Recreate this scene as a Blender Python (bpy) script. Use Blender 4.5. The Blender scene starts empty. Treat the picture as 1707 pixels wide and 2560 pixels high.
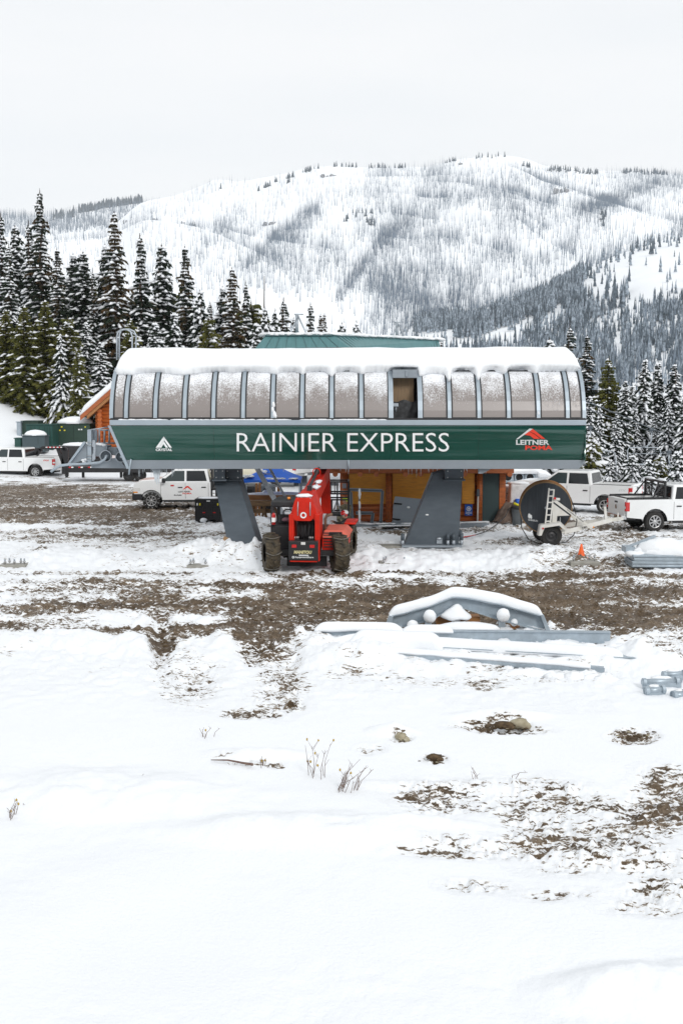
import bpy, bmesh, math, random
import numpy as np
from mathutils import Vector, Matrix, Euler
R = math.radians
sc = bpy.context.scene
col = sc.collection
# ------------------------------------------------------------------ camera, sky, sun
CAMH, FPX, PW, PH = 5.2, 2700.0, 1707.0, 2560.0
PITCH = math.atan((PH/2-1000.0)/FPX)
cam_d = bpy.data.cameras.new('camera'); cam = bpy.data.objects.new('camera', cam_d); col.objects.link(cam)
cam_d.sensor_fit = 'VERTICAL'; cam_d.sensor_height = 36.0; cam_d.lens = 36.0*FPX/PH
cam_d.clip_start = 0.2; cam_d.clip_end = 20000
cam.location = (0, 0, CAMH); cam.rotation_euler = (R(90)-PITCH, 0, 0)
sc.camera = cam
world = bpy.data.worlds.new("World"); sc.world = world; world.use_nodes = True
wn, wl = world.node_tree.nodes, world.node_tree.links
bg = wn['Background']
SUN_EL, SUN_AZ = 30.0, 158.0
sky = wn.new('ShaderNodeTexSky'); sky.sky_type = 'NISHITA'; sky.sun_disc = False
sky.sun_elevation = R(SUN_EL); sky.sun_rotation = R(SUN_AZ); sky.dust_density = 3.0
tc = wn.new('ShaderNodeTexCoord'); mp = wn.new('ShaderNodeMapping'); mp.inputs['Scale'].default_value = (1.2, 1.2, 6.0)
nz = wn.new('ShaderNodeTexNoise'); nz.inputs['Scale'].default_value = 1.6; nz.inputs['Detail'].default_value = 4
cr = wn.new('ShaderNodeValToRGB')
cr.color_ramp.elements[0].position = 0.3; cr.color_ramp.elements[0].color = (8.35, 8.65, 8.9, 1)
cr.color_ramp.elements[1].position = 0.72; cr.color_ramp.elements[1].color = (9.2, 9.25, 9.3, 1)
mx = wn.new('ShaderNodeMix'); mx.data_type = 'RGBA'; mx.inputs[0].default_value = 0.955
wl.new(tc.outputs['Generated'], mp.inputs[0]); wl.new(mp.outputs[0], nz.inputs[0]); wl.new(nz.outputs[0], cr.inputs[0])
wl.new(sky.outputs[0], mx.inputs[6]); wl.new(cr.outputs[0], mx.inputs[7]); wl.new(mx.outputs[2], bg.inputs[0])
bg.inputs[1].default_value = 0.1
sd = bpy.data.lights.new('sun', 'SUN'); sd.energy = 1.4; sd.angle = R(16); sd.color = (1.0, 0.985, 0.96)
sun = bpy.data.objects.new('sun', sd); col.objects.link(sun)
sun.rotation_euler = (R(90-SUN_EL), 0, R(180-SUN_AZ))
sc.view_settings.view_transform = 'Standard'; sc.view_settings.look = 'None'
sc.view_settings.exposure = 0.09; sc.view_settings.gamma = 1.0
sc.cycles.max_bounces = 6; sc.cycles.transparent_max_bounces = 8; sc.cycles.volume_bounces = 2
# ------------------------------------------------------------------ pixel -> place helpers (photo pixels 1707 x 2560)
_cp, _sp = math.cos(PITCH), math.sin(PITCH)
def ray(px, py):
    a = (px-PW/2)/FPX; b = (PH/2-py)/FPX
    return Vector((a, _cp+b*_sp, -_sp+b*_cp))
def W(px, py, Y):
    d = ray(px, py); t = Y/d.y
    return Vector((d.x*t, Y, CAMH+d.z*t))
def G(px, py, z=0.0):
    d = ray(px, py); t = (z-CAMH)/d.z
    return Vector((d.x*t, d.y*t, z))
def pix(X, Y, Z):                                   # numpy: world -> photo pixels
    zc = Z-CAMH
    f = Y*_cp - zc*_sp; u = Y*_sp + zc*_cp
    f = np.where(np.abs(f) < 1e-3, 1e-3, f)
    return PW/2 + FPX*X/f, PH/2 - FPX*u/f
def sm(x):
    x = np.clip(x, 0, 1); return x*x*(3-2*x)
# ------------------------------------------------------------------ noise
def _hash(ix, iy, s):
    h = (ix.astype(np.int64)*374761393 + iy.astype(np.int64)*668265263 + s*69069+12345) & 0xffffffff
    h = ((h ^ (h >> 13))*1274126177) & 0xffffffff
    return ((h ^ (h >> 16)) & 0xffff)/65535.0
def vnoise(x, y, s=0):
    x0 = np.floor(x); y0 = np.floor(y); fx = x-x0; fy = y-y0
    fx = fx*fx*(3-2*fx); fy = fy*fy*(3-2*fy)
    a = _hash(x0, y0, s); b = _hash(x0+1, y0, s); c = _hash(x0, y0+1, s); d = _hash(x0+1, y0+1, s)
    return (a*(1-fx)+b*fx)*(1-fy)+(c*(1-fx)+d*fx)*fy
def fbm(x, y, o=4, s=0, g=0.5):
    t = 0; amp = 1; tot = 0
    for i in range(o):
        t = t+amp*vnoise(x*2**i+17.3*i, y*2**i-9.1*i, s+i*7); tot += amp; amp *= g
    return t/tot
# ------------------------------------------------------------------ objects
def tag(o, label=None, cat=None, group=None, kind=None):
    if label: o['label'] = label
    if cat: o['category'] = cat
    if group: o['group'] = group
    if kind: o['kind'] = kind
    return o
def empty(name, loc=(0,0,0), rz=0.0, label=None, cat=None, group=None):
    o = bpy.data.objects.new(name, None); col.objects.link(o); o.empty_display_size = 0.3
    o.location = loc; o.rotation_euler = (0, 0, rz)
    return tag(o, label, cat, group)
def kids(o): return [c for c in bpy.data.objects if c.parent == o]
def copy_tree(o, parent=None, top=None):
    c = o.copy(); col.objects.link(c)
    if parent: c.parent = parent
    for ch in kids(o): copy_tree(ch, c)
    return c
def npmesh(name, V, F, smooth=False, mats=(), fmat=None):
    V = np.asarray(V, dtype=np.float32); me = bpy.data.meshes.new(name)
    F = np.asarray(F, dtype=np.int32); n, k = F.shape
    me.vertices.add(len(V)); me.vertices.foreach_set('co', V.ravel())
    me.loops.add(n*k); me.loops.foreach_set('vertex_index', F.ravel())
    me.polygons.add(n); me.polygons.foreach_set('loop_start', np.arange(0, n*k, k, dtype=np.int32))
    me.polygons.foreach_set('loop_total', np.full(n, k, dtype=np.int32))
    for m in mats: me.materials.append(m)
    if fmat is not None: me.polygons.foreach_set('material_index', np.asarray(fmat, dtype=np.int32))
    if smooth: me.polygons.foreach_set('use_smooth', np.ones(n, dtype=bool))
    me.update(calc_edges=True); me.validate()
    return me
def link(name, me, parent=None):
    o = bpy.data.objects.new(name, me); col.objects.link(o)
    if parent: o.parent = parent
    return o
class MB:
    """collects shapes and links them as ONE mesh object"""
    def __init__(s): s.v = []; s.f = []; s.m = []; s.sm = []; s.cur = 0; s.M = None; s.smooth = False
    def add(s, vs, fs, smooth=None):
        b = len(s.v)
        for p in vs:
            p = Vector(p)
            s.v.append(tuple(s.M @ p) if s.M else tuple(p))
        for f in fs: s.f.append(tuple(b+i for i in f)); s.m.append(s.cur); s.sm.append(s.smooth if smooth is None else smooth)
        return s
    def box(s, x0, x1, y0, y1, z0, z1, tx=0, ty=0):
        """box; tx,ty = inset of the top"""
        return s.add([(x0,y0,z0),(x1,y0,z0),(x1,y1,z0),(x0,y1,z0),(x0+tx,y0+ty,z1),(x1-tx,y0+ty,z1),(x1-tx,y1-ty,z1),(x0+tx,y1-ty,z1)],
                     [(3,2,1,0),(4,5,6,7),(0,1,5,4),(1,2,6,5),(2,3,7,6),(3,0,4,7)])
    def bar(s, a, b, w, h, up=(0,0,1)):
        a = Vector(a); b = Vector(b); d = (b-a).normalized(); u = Vector(up)
        if abs(d.dot(u)) > .99: u = Vector((0,1,0))
        x = d.cross(u).normalized()*(w/2); y = x.cross(d).normalized()*(h/2)
        return s.add([a-x-y,a+x-y,a+x+y,a-x+y,b-x-y,b+x-y,b+x+y,b-x+y],
                     [(3,2,1,0),(4,5,6,7),(0,1,5,4),(1,2,6,5),(2,3,7,6),(3,0,4,7)])
    def tube(s, pts, r, n=8, cap=True):
        pts = [Vector(p) for p in pts]; rr = r if isinstance(r, (list, tuple)) else [r]*len(pts)
        vs = []; prev = None
        for i, p in enumerate(pts):
            d = (pts[min(i+1, len(pts)-1)]-pts[max(i-1, 0)]).normalized()
            if prev is None:
                u = Vector((0,0,1)) if abs(d.z) < .9 else Vector((0,1,0)); x = d.cross(u).normalized()
            else: x = (prev-d*prev.dot(d)).normalized()
            prev = x; y = d.cross(x)
            for k in range(n):
                a = 2*math.pi*k/n; vs.append(p+(x*math.cos(a)+y*math.sin(a))*rr[i])
        fs = []
        for i in range(len(pts)-1):
            for k in range(n): fs.append((i*n+k, i*n+(k+1)%n, (i+1)*n+(k+1)%n, (i+1)*n+k))
        s.add(vs, fs, True)
        if cap:
            L = (len(pts)-1)*n
            s.add(vs[:n], [tuple(reversed(range(n)))], False); s.add(vs[L:], [tuple(range(n))], False)
        return s
    def cyl(s, a, b, r, n=20, r2=None): return s.tube([a, b], [r, r if r2 is None else r2], n)
    def ring(s, c, axis, r0, r1, w, n=32):
        """flat ring (washer) of width w along axis: r0 inner, r1 outer"""
        c = Vector(c); ax = Vector(axis).normalized(); u = Vector((0,0,1)) if abs(ax.z) < .9 else Vector((1,0,0))
        x = ax.cross(u).normalized(); y = ax.cross(x); vs = []
        for k in range(n):
            a = 2*math.pi*k/n; d = x*math.cos(a)+y*math.sin(a)
            vs += [c+d*r0-ax*w/2, c+d*r1-ax*w/2, c+d*r1+ax*w/2, c+d*r0+ax*w/2]
        fs = []
        for k in range(n):
            j = (k+1) % n
            for q in range(4): fs.append((k*4+q, k*4+(q+1)%4, j*4+(q+1)%4, j*4+q))
        return s.add(vs, fs)
    def lathe(s, prof, c=(0,0,0), axis=(1,0,0), n=28, smooth=True):
        """prof: (along, radius)"""
        c = Vector(c); ax = Vector(axis).normalized(); u = Vector((0,0,1)) if abs(ax.z) < .9 else Vector((1,0,0))
        x = ax.cross(u).normalized(); y = ax.cross(x); vs = []
        for (t, r) in prof:
            for k in range(n):
                a = 2*math.pi*k/n; vs.append(c+ax*t+(x*math.cos(a)+y*math.sin(a))*r)
        fs = []
        for i in range(len(prof)-1):
            for k in range(n): fs.append((i*n+k, i*n+(k+1)%n, (i+1)*n+(k+1)%n, (i+1)*n+k))
        return s.add(vs, fs, smooth)
    def prism(s, poly, f0, f1):
        """poly: list of 2-tuples; f0/f1: functions (a,b)->3D point for the two ends"""
        n = len(poly); vs = [f0(*p) for p in poly]+[f1(*p) for p in poly]
        fs = [tuple(reversed(range(n))), tuple(range(n, 2*n))]+[(i, (i+1)%n, n+(i+1)%n, n+i) for i in range(n)]
        return s.add(vs, fs)
    def blob(s, c, rx, ry, rz, nu=10, nv=6, jit=0.0, seed=0, flat=None):
        rnd = random.Random(seed); vs = []; fs = []; c = Vector(c)
        for j in range(nv+1):
            t = math.pi*j/nv
            for i in range(nu):
                a = 2*math.pi*i/nu; k = 1+rnd.uniform(-jit, jit)
                z = math.cos(t)*rz*k
                if flat is not None and z < flat: z = flat
                vs.append(c+Vector((math.sin(t)*math.cos(a)*rx*k, math.sin(t)*math.sin(a)*ry*k, z)))
        for j in range(nv):
            for i in range(nu): fs.append((j*nu+i, (j+1)*nu+i, (j+1)*nu+(i+1)%nu, j*nu+(i+1)%nu))
        return s.add(vs, fs, True)
    def grid(s, rows, smooth=True, closed=False):
        """rows of 3D points -> quad sheet"""
        n = len(rows[0]); vs = [p for r in rows for p in r]; fs = []
        for j in range(len(rows)-1):
            for i in range(n if closed else n-1): fs.append((j*n+i, j*n+(i+1)%n, (j+1)*n+(i+1)%n, (j+1)*n+i))
        return s.add(vs, fs, smooth)
    def build(s, name, mats, parent=None, bevel=0, subd=0, weld=True):
        me = bpy.data.meshes.new(name); me.from_pydata(s.v, [], s.f)
        mats = mats if isinstance(mats, (list, tuple)) else [mats]
        for m in mats: me.materials.append(m)
        me.polygons.foreach_set('material_index', s.m); me.polygons.foreach_set('use_smooth', s.sm)
        bm = bmesh.new(); bm.from_mesh(me)
        if weld: bmesh.ops.remove_doubles(bm, verts=bm.verts, dist=1e-5)
        bmesh.ops.recalc_face_normals(bm, faces=bm.faces); bm.to_mesh(me); bm.free()
        o = link(name, me, parent)
        if bevel:
            b = o.modifiers.new('b', 'BEVEL'); b.width = bevel; b.segments = 2; b.limit_method = 'ANGLE'; b.angle_limit = R(35)
            b.use_clamp_overlap = True
        if subd: q = o.modifiers.new('s', 'SUBSURF'); q.levels = subd; q.render_levels = subd
        return o
# ------------------------------------------------------------------ materials
def mat(name, c, rough=.6, metal=0, var=0.0, scale=8.0, bump=0.0, bscale=None, coat=0.0, stretch=(1,1,1), spec=None, c2=None, dirt=None, trans=0):
    m = bpy.data.materials.new(name); m.use_nodes = True
    n, l = m.node_tree.nodes, m.node_tree.links; p = n['Principled BSDF']
    p.inputs['Base Color'].default_value = (*c, 1); p.inputs['Roughness'].default_value = rough; p.inputs['Metallic'].default_value = metal
    if spec is not None: p.inputs['Specular IOR Level'].default_value = spec
    if coat: p.inputs['Coat Weight'].default_value = coat; p.inputs['Coat Roughness'].default_value = 0.08
    if trans: p.inputs['Transmission Weight'].default_value = trans
    if var or bump or c2:
        t = n.new('ShaderNodeTexCoord'); mpn = n.new('ShaderNodeMapping'); mpn.inputs['Scale'].default_value = stretch
        l.new(t.outputs['Object'], mpn.inputs[0])
        z = n.new('ShaderNodeTexNoise'); z.inputs['Scale'].default_value = scale; z.inputs['Detail'].default_value = 6; z.inputs['Roughness'].default_value = .6
        l.new(mpn.outputs[0], z.inputs[0])
        if c2 is None: c2 = tuple(min(1, x*(1+var)) for x in c); c1 = tuple(x*(1-var) for x in c)
        else: c1 = c
        r = n.new('ShaderNodeValToRGB'); r.color_ramp.elements[0].position = .35; r.color_ramp.elements[1].position = .65
        r.color_ramp.elements[0].color = (*c1, 1); r.color_ramp.elements[1].color = (*c2, 1)
        l.new(z.outputs[0], r.inputs[0]); l.new(r.outputs[0], p.inputs['Base Color'])
        if bump:
            zb = n.new('ShaderNodeTexNoise'); zb.inputs['Scale'].default_value = bscale or scale*2; zb.inputs['Detail'].default_value = 5
            l.new(mpn.outputs[0], zb.inputs[0])
            b = n.new('ShaderNodeBump'); b.inputs['Strength'].default_value = bump; b.inputs['Distance'].default_value = 0.03
            l.new(zb.outputs[0], b.inputs['Height']); l.new(b.outputs[0], p.inputs['Normal'])
    return m
M = {}
M['snow'] = mat('snow', (.85,.872,.895), .75, var=.015, scale=3, bump=.35, bscale=9, spec=.2)
M['galv'] = mat('galvanised_steel', (.40,.44,.48), .45, .55, var=.14, scale=14, bump=.05)
M['steel_grey'] = mat('grey_painted_steel', (.25,.285,.32), .5, .15, var=.05, scale=2)
M['fascia'] = mat('grey_fascia', (.23,.26,.29), .42, .2, var=.05, scale=1.2)
M['light_trim'] = mat('light_grey_trim', (.36,.42,.47), .42, .3, var=.04, scale=3)
M['dark_rubber'] = mat('black_gasket', (.02,.021,.024), .6)
M['green'] = mat('green_panel', (.008,.088,.068), .16, .35, var=.05, scale=.7, coat=.6)
M['leg'] = mat('dark_grey_pylon_steel', (.085,.105,.125), .55, .25, var=.10, scale=2.2, stretch=(1,1,2.5), bump=.04)
M['bolt'] = mat('zinc_bolt', (.5,.5,.5), .35, .8)
M['white_vinyl'] = mat('white_lettering', (.82,.84,.84), .5)
M['red_vinyl'] = mat('red_lettering', (.72,.045,.02), .45)
M['grey_vinyl'] = mat('silver_lettering', (.6,.62,.62), .4)
M['black'] = mat('black_paint', (.018,.018,.02), .45, var=.2, scale=6)
M['dark'] = mat('black_void', (.008,.008,.009), .9)
M['tyre'] = mat('tyre_rubber', (.022,.021,.02), .85, var=.35, scale=9, bump=.3)
M['mudtyre'] = mat('muddy_tyre', (.010,.009,.008), .85, c2=(.09,.068,.04), scale=4.5, bump=.5)
M['rim'] = mat('alloy_rim', (.5,.5,.5), .3, .8)
M['white_paint'] = mat('white_car_paint', (.80,.81,.81), .3, 0, var=.02, scale=1.5, coat=.6)
M['glass'] = mat('tinted_glass', (.014,.017,.02), .12, 0, spec=.4)
M['glass_clear'] = mat('grey_glass', (.035,.05,.053), .12, 0, spec=.45)
M['chrome'] = mat('chrome', (.6,.6,.6), .15, 1)
M['lamp_red'] = mat('red_lens', (.55,.02,.02), .25, coat=.5)
M['lamp_white'] = mat('clear_lens', (.7,.7,.68), .25, coat=.5)
M['lamp_amber'] = mat('amber_lens', (.8,.28,.02), .25, coat=.5)
M['red'] = mat('red_machine_paint', (.56,.016,.004), .42, 0, var=.15, scale=3, spec=.3)
M['red_faded'] = mat('faded_red_bonnet', (.60,.12,.075), .55, 0, var=.1, scale=3)
M['wood'] = mat('weathered_timber', (.20,.12,.06), .8, c2=(.34,.21,.10), scale=3, stretch=(1,12,12), bump=.2)
M['wood_y'] = mat('fresh_lumber', (.42,.20,.07), .7, c2=(.30,.13,.045), scale=3, stretch=(1,10,10), bump=.1)
M['ply'] = mat('varnished_plywood', (.80,.35,.035), .55, c2=(.62,.25,.025), scale=2.2, stretch=(1,1,9), bump=.03)
M['chain'] = mat('worn_chain_steel', (.16,.15,.13), .6, .4)
M['lug'] = mat('mud_caked_lug', (.10,.078,.048), .9, c2=(.025,.022,.018), scale=7)
M['log'] = mat('stained_log', (.52,.13,.022), .5, c2=(.30,.075,.016), scale=2.5, stretch=(.6,5,5), bump=.15)
M['beam'] = mat('stained_beam', (.30,.08,.022), .55, c2=(.42,.12,.035), scale=2.5, stretch=(.5,5,5), bump=.1)
# ================================================================== THE GROUND
MUD = [  # cx, cy, rx, ry, strength  (photo pixels of the flat ground)
 (130,1255,420,52,.80),(60,1225,260,24,.72),(420,1285,330,28,.60),(250,1262,120,8,-.35),(120,1210,200,8,-.25),
 (470,1300,130,10,.25),(120,1345,230,12,.62),(300,1332,330,12,.50),(340,1345,260,34,.26),(200,1292,320,22,.50),(520,1372,140,10,.4),(90,1375,60,6,.4),(60,1300,160,12,.45),(420,1350,180,10,.25),(60,1330,150,7,.30),
 (300,1432,380,5,.62),(800,1440,230,11,.85),(1250,1437,460,11,.72),(1600,1440,300,10,.55),(700,1462,330,14,.42),
 (300,1472,420,30,.56),(100,1520,160,26,.5),(60,1560,200,20,.5),(1000,1470,560,20,.55),(1380,1480,470,34,.92),(850,1500,620,30,.70),(280,1510,230,13,.80),(600,1520,420,26,.85),
 (1100,1530,560,40,.95),(1500,1530,420,44,.90),(820,1565,420,36,.92),(560,1575,260,34,.85),(170,1572,270,15,.88),(400,1590,160,9,.35),
 (1650,1590,180,28,.62),(1420,1592,200,12,.60),(1680,1640,80,28,.45),(1250,1592,280,16,.4),
 (405,1600,36,90,.55),(640,1610,60,60,.55),(700,1650,60,80,.36),(480,1700,110,80,.36),(690,1740,90,60,.30),(620,1786,75,13,.70),(725,1765,35,16,.45),
 (870,1680,50,25,.15),(1215,1712,60,16,.42),(1245,1813,95,20,.78),(1290,1822,110,14,.5),(1585,1838,70,20,.66),(1003,1842,36,14,.45),
 (920,1872,52,18,.36),(1085,1895,34,12,.68),(1160,1815,80,12,.25),(620,1905,90,7,.5),(560,1890,60,6,.25),(690,1912,30,9,.5),
 (1095,1990,120,52,.44),(1330,1990,200,62,.33),(1470,2070,230,80,.30),(1640,1990,120,90,.34),(1665,1935,80,36,.42),(1660,2040,130,62,.36),
 (1240,2110,260,34,.36),(1520,2150,230,52,.46),(1650,2220,110,36,.44),(1100,2130,160,18,.30),(1180,2210,110,20,.28),(1400,2235,130,20,.25),(1610,2270,150,24,.25),
 (1500,1312,300,22,.66),(1330,1352,160,14,.52),(1580,1350,160,16,.62),(1450,1322,140,16,.35),(1120,1322,260,12,.48),(950,1325,120,9,.40),(1250,1380,300,12,.28),
 (1520,1412,170,16,.62),(1480,1375,220,12,.26),(1400,1405,140,14,.22),(880,1360,90,10,.2),(1000,1392,60,8,.15),(1620,1465,160,10,.3),
 (1100,1700,330,40,.13),(1400,1680,200,40,.16),(1380,1300,200,10,.4),(620,1380,60,10,.2),
]
BANK = [ # cx, cy, rx, ry, height: heaps and ridges of snow
 (330,1400,330,20,.22),(560,1398,110,24,.38),(660,1408,60,18,.30),(640,1325,60,24,.30),(905,1388,60,26,.25),(1180,1398,300,20,.20),(1080,1412,160,14,.15),(1380,1400,110,20,.22),
 (960,1440,120,7,.10),(200,1462,300,12,.10),(590,1600,70,34,.20),(470,1640,80,30,.15),(765,1605,90,36,.16),(345,1612,60,26,.20),(100,1600,300,20,.14),
 (1150,1655,420,34,.16),(900,1640,130,30,.20),(1500,1650,170,40,.18),(1640,1600,120,22,.22),(1600,1450,90,6,.1),(1620,1660,120,30,.2),
 (1250,1790,130,14,.14),(980,1830,70,14,.12),(640,1885,110,16,.12),(300,1980,420,60,.15),(800,2080,500,50,.14),(1500,2140,200,30,.10),(1600,2480,300,70,.18),(1080,2060,150,20,.08),
 (520,1362,170,14,.14),(240,1372,200,12,.10),(1600,1395,120,16,.2),(430,1302,120,8,.08),(1300,1345,60,10,.06),(1180,1960,300,16,.08),
]
RUT = [(405,1600,30,80,-.16),(625,1610,46,60,-.15),(1110,1530,700,34,-.12),(420,1560,420,22,-.08),(720,1640,46,60,-.10),(500,1690,60,60,-.08),
 (1245,1815,90,16,-.12),(1585,1840,60,16,-.10),(1650,1990,120,60,-.08),(1350,2080,200,60,-.05)]
def hill(X, Y):
    return 7.0*sm((Y-68)/30.0)*sm((-X-8)/30.0) + 2.2*sm((Y-84)/40.0)*sm((-X+10)/40.)
def field(L, px, py, w):
    t = np.zeros_like(px)
    for (cx, cy, rx, ry, s) in L:
        d = np.sqrt(((px-cx)/rx)**2+((py-cy)/ry)**2)+w
        t = t+s*sm(1.25-d)
    return t
def ground_z(X, Y):
    X = np.asarray(X, float); Y = np.asarray(Y, float); z = hill(X, Y)
    return z+(fbm(X*.12, Y*.12, 3, 5)-.5)*.12
def build_ground():
    ys = [-60,-40,-25,-15,-8,-3,0,2,4,5.5,6.6]+list(7.4*1.0040**np.arange(0, 640))
    while ys[-1] < 6000: ys.append(ys[-1]*1.045)
    ys = np.array(ys)
    ui = np.linspace(-1, 1, 620); uo = np.array([1.03,1.08,1.15,1.25,1.4,1.7,2.2,3,4.5,7,12.])
    u = np.concatenate([-uo[::-1], ui, uo])
    hw = np.maximum(ys, 4)*0.345+0.4
    Y = np.repeat(ys[:, None], len(u), 1); X = u[None, :]*hw[:, None]
    near = sm((80-Y)/30.)
    px, py = pix(X, Y, np.zeros_like(X))
    ok = (Y > 5)
    wv = (fbm(X*1.3, Y*1.3, 4, 3)-.5)*.9
    mud = np.where(ok, field(MUD, px, py, wv), 0)
    mud = np.where(np.abs(u[None, :]) > 1.1, mud*.5, mud)
    bank = np.where(ok, field(BANK, px, py, (fbm(X*.9, Y*.9, 4, 9)-.5)*.8), 0)
    rut = np.where(ok, field(RUT, px, py, wv*.6), 0)
    st_ = fbm(X*.22+3, Y*2.6+.5*np.sin(X*.5), 4, 61)-.5
    mud = mud+sm(mud*2.2)*sm((1660-py)/60)*st_*1.15
    mud = np.clip(mud, 0, 1.0)
    road = sm(mud*1.6)
    z = hill(X, Y)+(fbm(X*.12, Y*.12, 3, 5)-.5)*.12
    lump = fbm(X*2.2, Y*2.2, 4, 21)-.5
    z = z+bank*(1+lump*1.1)*near+rut*near
    churn = sm(mud*2.4)*(1-.3*sm(mud*3-2))
    chunky = np.abs(fbm(X*5.5, Y*5.5, 4, 31, .6)-.5)
    z = z+near*churn*(chunky*.30-.05)
    # tread lugs and wheel ruts in the mud road, running left-right
    z = z+near*sm(mud*2-.7)*(.035*np.sin(Y*9+fbm(X*.4, Y*.4, 2, 4)*9)+.02*np.sin(X*21+Y*13))
    # churned edge snow
    edge = sm((1850-py)/300)*sm((py-1180)/40)
    z = z+near*edge*(fbm(X*4, Y*4, 4, 41)-.5)*.22
    z = z+near*sm((py-1750)/200)*((fbm(X*.55, Y*.4, 3, 51)-.5)*.16+(fbm(X*6, Y*6, 3, 52)-.5)*.022*sm((fbm(X*.5, Y*.5, 2, 59)-.35)*3))
    ny, nx = X.shape
    idx = np.arange(ny*nx).reshape(ny, nx)
    F = np.stack([idx[:-1, :-1], idx[:-1, 1:], idx[1:, 1:], idx[1:, :-1]], -1).reshape(-1, 4)
    V = np.stack([X, Y, z], -1).reshape(-1, 3)
    g = mat_ground()
    me = npmesh('ground', V, F, True, [g])
    a = me.attributes.new('mud', 'FLOAT', 'POINT'); a.data.foreach_set('value', mud.astype(np.float32).ravel())
    dirt = np.clip(edge*.17*sm((fbm(X*.35, Y*.5, 3, 77)-.42)*6), 0, 1)
    a = me.attributes.new('litter', 'FLOAT', 'POINT'); a.data.foreach_set('value', dirt.astype(np.float32).ravel())
    o = link('ground', me); tag(o, kind='structure')
    return X, Y, z
def mat_ground():
    m = bpy.data.materials.new('snow_and_mud'); m.use_nodes = True
    n, l = m.node_tree.nodes, m.node_tree.links; p = n['Principled BSDF']
    def N(t, **k):
        q = n.new(t)
        for a, b in k.items(): q.inputs[a.replace('_', ' ')].default_value = b
        return q
    geo = n.new('ShaderNodeNewGeometry')
    at = n.new('ShaderNodeAttribute'); at.attribute_name = 'mud'
    al = n.new('ShaderNodeAttribute'); al.attribute_name = 'litter'
    n1 = N('ShaderNodeTexNoise', Scale=4.5, Detail=9.0, Roughness=.68); mp1 = N('ShaderNodeMapping', Scale=(.6,1.15,1)); l.new(geo.outputs['Position'], mp1.inputs[0]); l.new(mp1.outputs[0], n1.inputs[0])
    mpn = N('ShaderNodeMapping', Scale=(.55,1.5,1)); l.new(geo.outputs['Position'], mpn.inputs[0])
    n2 = N('ShaderNodeTexNoise', Scale=1.4, Detail=5.0, Roughness=.6); l.new(mpn.outputs[0], n2.inputs[0])
    mp5 = N('ShaderNodeMapping', Scale=(.42,1.25,1)); l.new(geo.outputs['Position'], mp5.inputs[0])
    n5 = N('ShaderNodeTexNoise', Scale=15.0, Detail=4.0, Roughness=.6); l.new(mp5.outputs[0], n5.inputs[0])
    def math_(op, a, b=None, c=None, clamp=False):
        q = n.new('ShaderNodeMath'); q.operation = op; q.use_clamp = clamp
        for i, x in enumerate((a, b, c)):
            if x is None: continue
            if isinstance(x, (int, float)): q.inputs[i].default_value = x
            else: l.new(x, q.inputs[i])
        return q.outputs[0]
    msum = math_('ADD', at.outputs['Fac'], al.outputs['Fac'])
    a = math_('MULTIPLY_ADD', n1.outputs[0], 2.4, -1.2)
    a2 = math_('MULTIPLY_ADD', n2.outputs[0], 1.1, -.55)
    a5 = math_('MULTIPLY_ADD', n5.outputs[0], 3.4, -1.7)
    s = math_('ADD', math_('MULTIPLY', math_('ADD', math_('ADD', a, a5), a2), math_('MULTIPLY', msum, 5.0, None, True)), msum)
    f = math_('DIVIDE', math_('SUBTRACT', s, .56), .12, clamp=True)
    fs = math_('DIVIDE', math_('SUBTRACT', s, .42), .2, clamp=True)          # straw and slush fringe
    has = math_('GREATER_THAN', msum, .02); f = math_('MULTIPLY', f, has); fs = math_('MULTIPLY', fs, has)
    mp3 = N('ShaderNodeMapping', Scale=(.35,2.0,1)); l.new(geo.outputs['Position'], mp3.inputs[0]); n3 = N('ShaderNodeTexNoise', Scale=1.3, Detail=5.0); l.new(mp3.outputs[0], n3.inputs[0])
    n4 = N('ShaderNodeTexNoise', Scale=22.0, Detail=4.0); l.new(geo.outputs['Position'], n4.inputs[0])
    rm = n.new('ShaderNodeValToRGB'); e = rm.color_ramp.elements
    e[0].position = .3; e[0].color = (.032,.021,.012,1); e[1].position = .68; e[1].color = (.25,.195,.14,1)
    k = e.new(.5); k.color = (.100,.068,.040,1)
    l.new(math_('ADD', math_('MULTIPLY', n3.outputs[0], .55), math_('MULTIPLY', n4.outputs[0], .45)), rm.inputs[0])
    straw = n.new('ShaderNodeMix'); straw.data_type = 'RGBA'
    l.new(math_('MULTIPLY', fs, .58), straw.inputs[0])
    straw.inputs[6].default_value = (.855,.875,.90,1); straw.inputs[7].default_value = (.50,.38,.22,1)
    mixc = n.new('ShaderNodeMix'); mixc.data_type = 'RGBA'
    l.new(f, mixc.inputs[0]); l.new(straw.outputs[2], mixc.inputs[6]); l.new(rm.outputs[0], mixc.inputs[7])
    l.new(mixc.outputs[2], p.inputs['Base Color'])
    l.new(math_('MULTIPLY_ADD', f, -.28, .8), p.inputs['Roughness']); p.inputs['Specular IOR Level'].default_value = .3
    b = N('ShaderNodeBump', Strength=.5, Distance=.05)
    hh = math_('ADD', math_('MULTIPLY', n4.outputs[0], .35), math_('MULTIPLY', f, -.8))
    hh = math_('ADD', hh, math_('MULTIPLY', n1.outputs[0], math_('MULTIPLY_ADD', has, 1.1, .35)))
    l.new(hh, b.inputs['Height']); l.new(b.outputs[0], p.inputs['Normal'])
    return m
build_ground()
def gz(x, y): return float(hill(np.array(x, float), np.array(y, float)))
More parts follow.
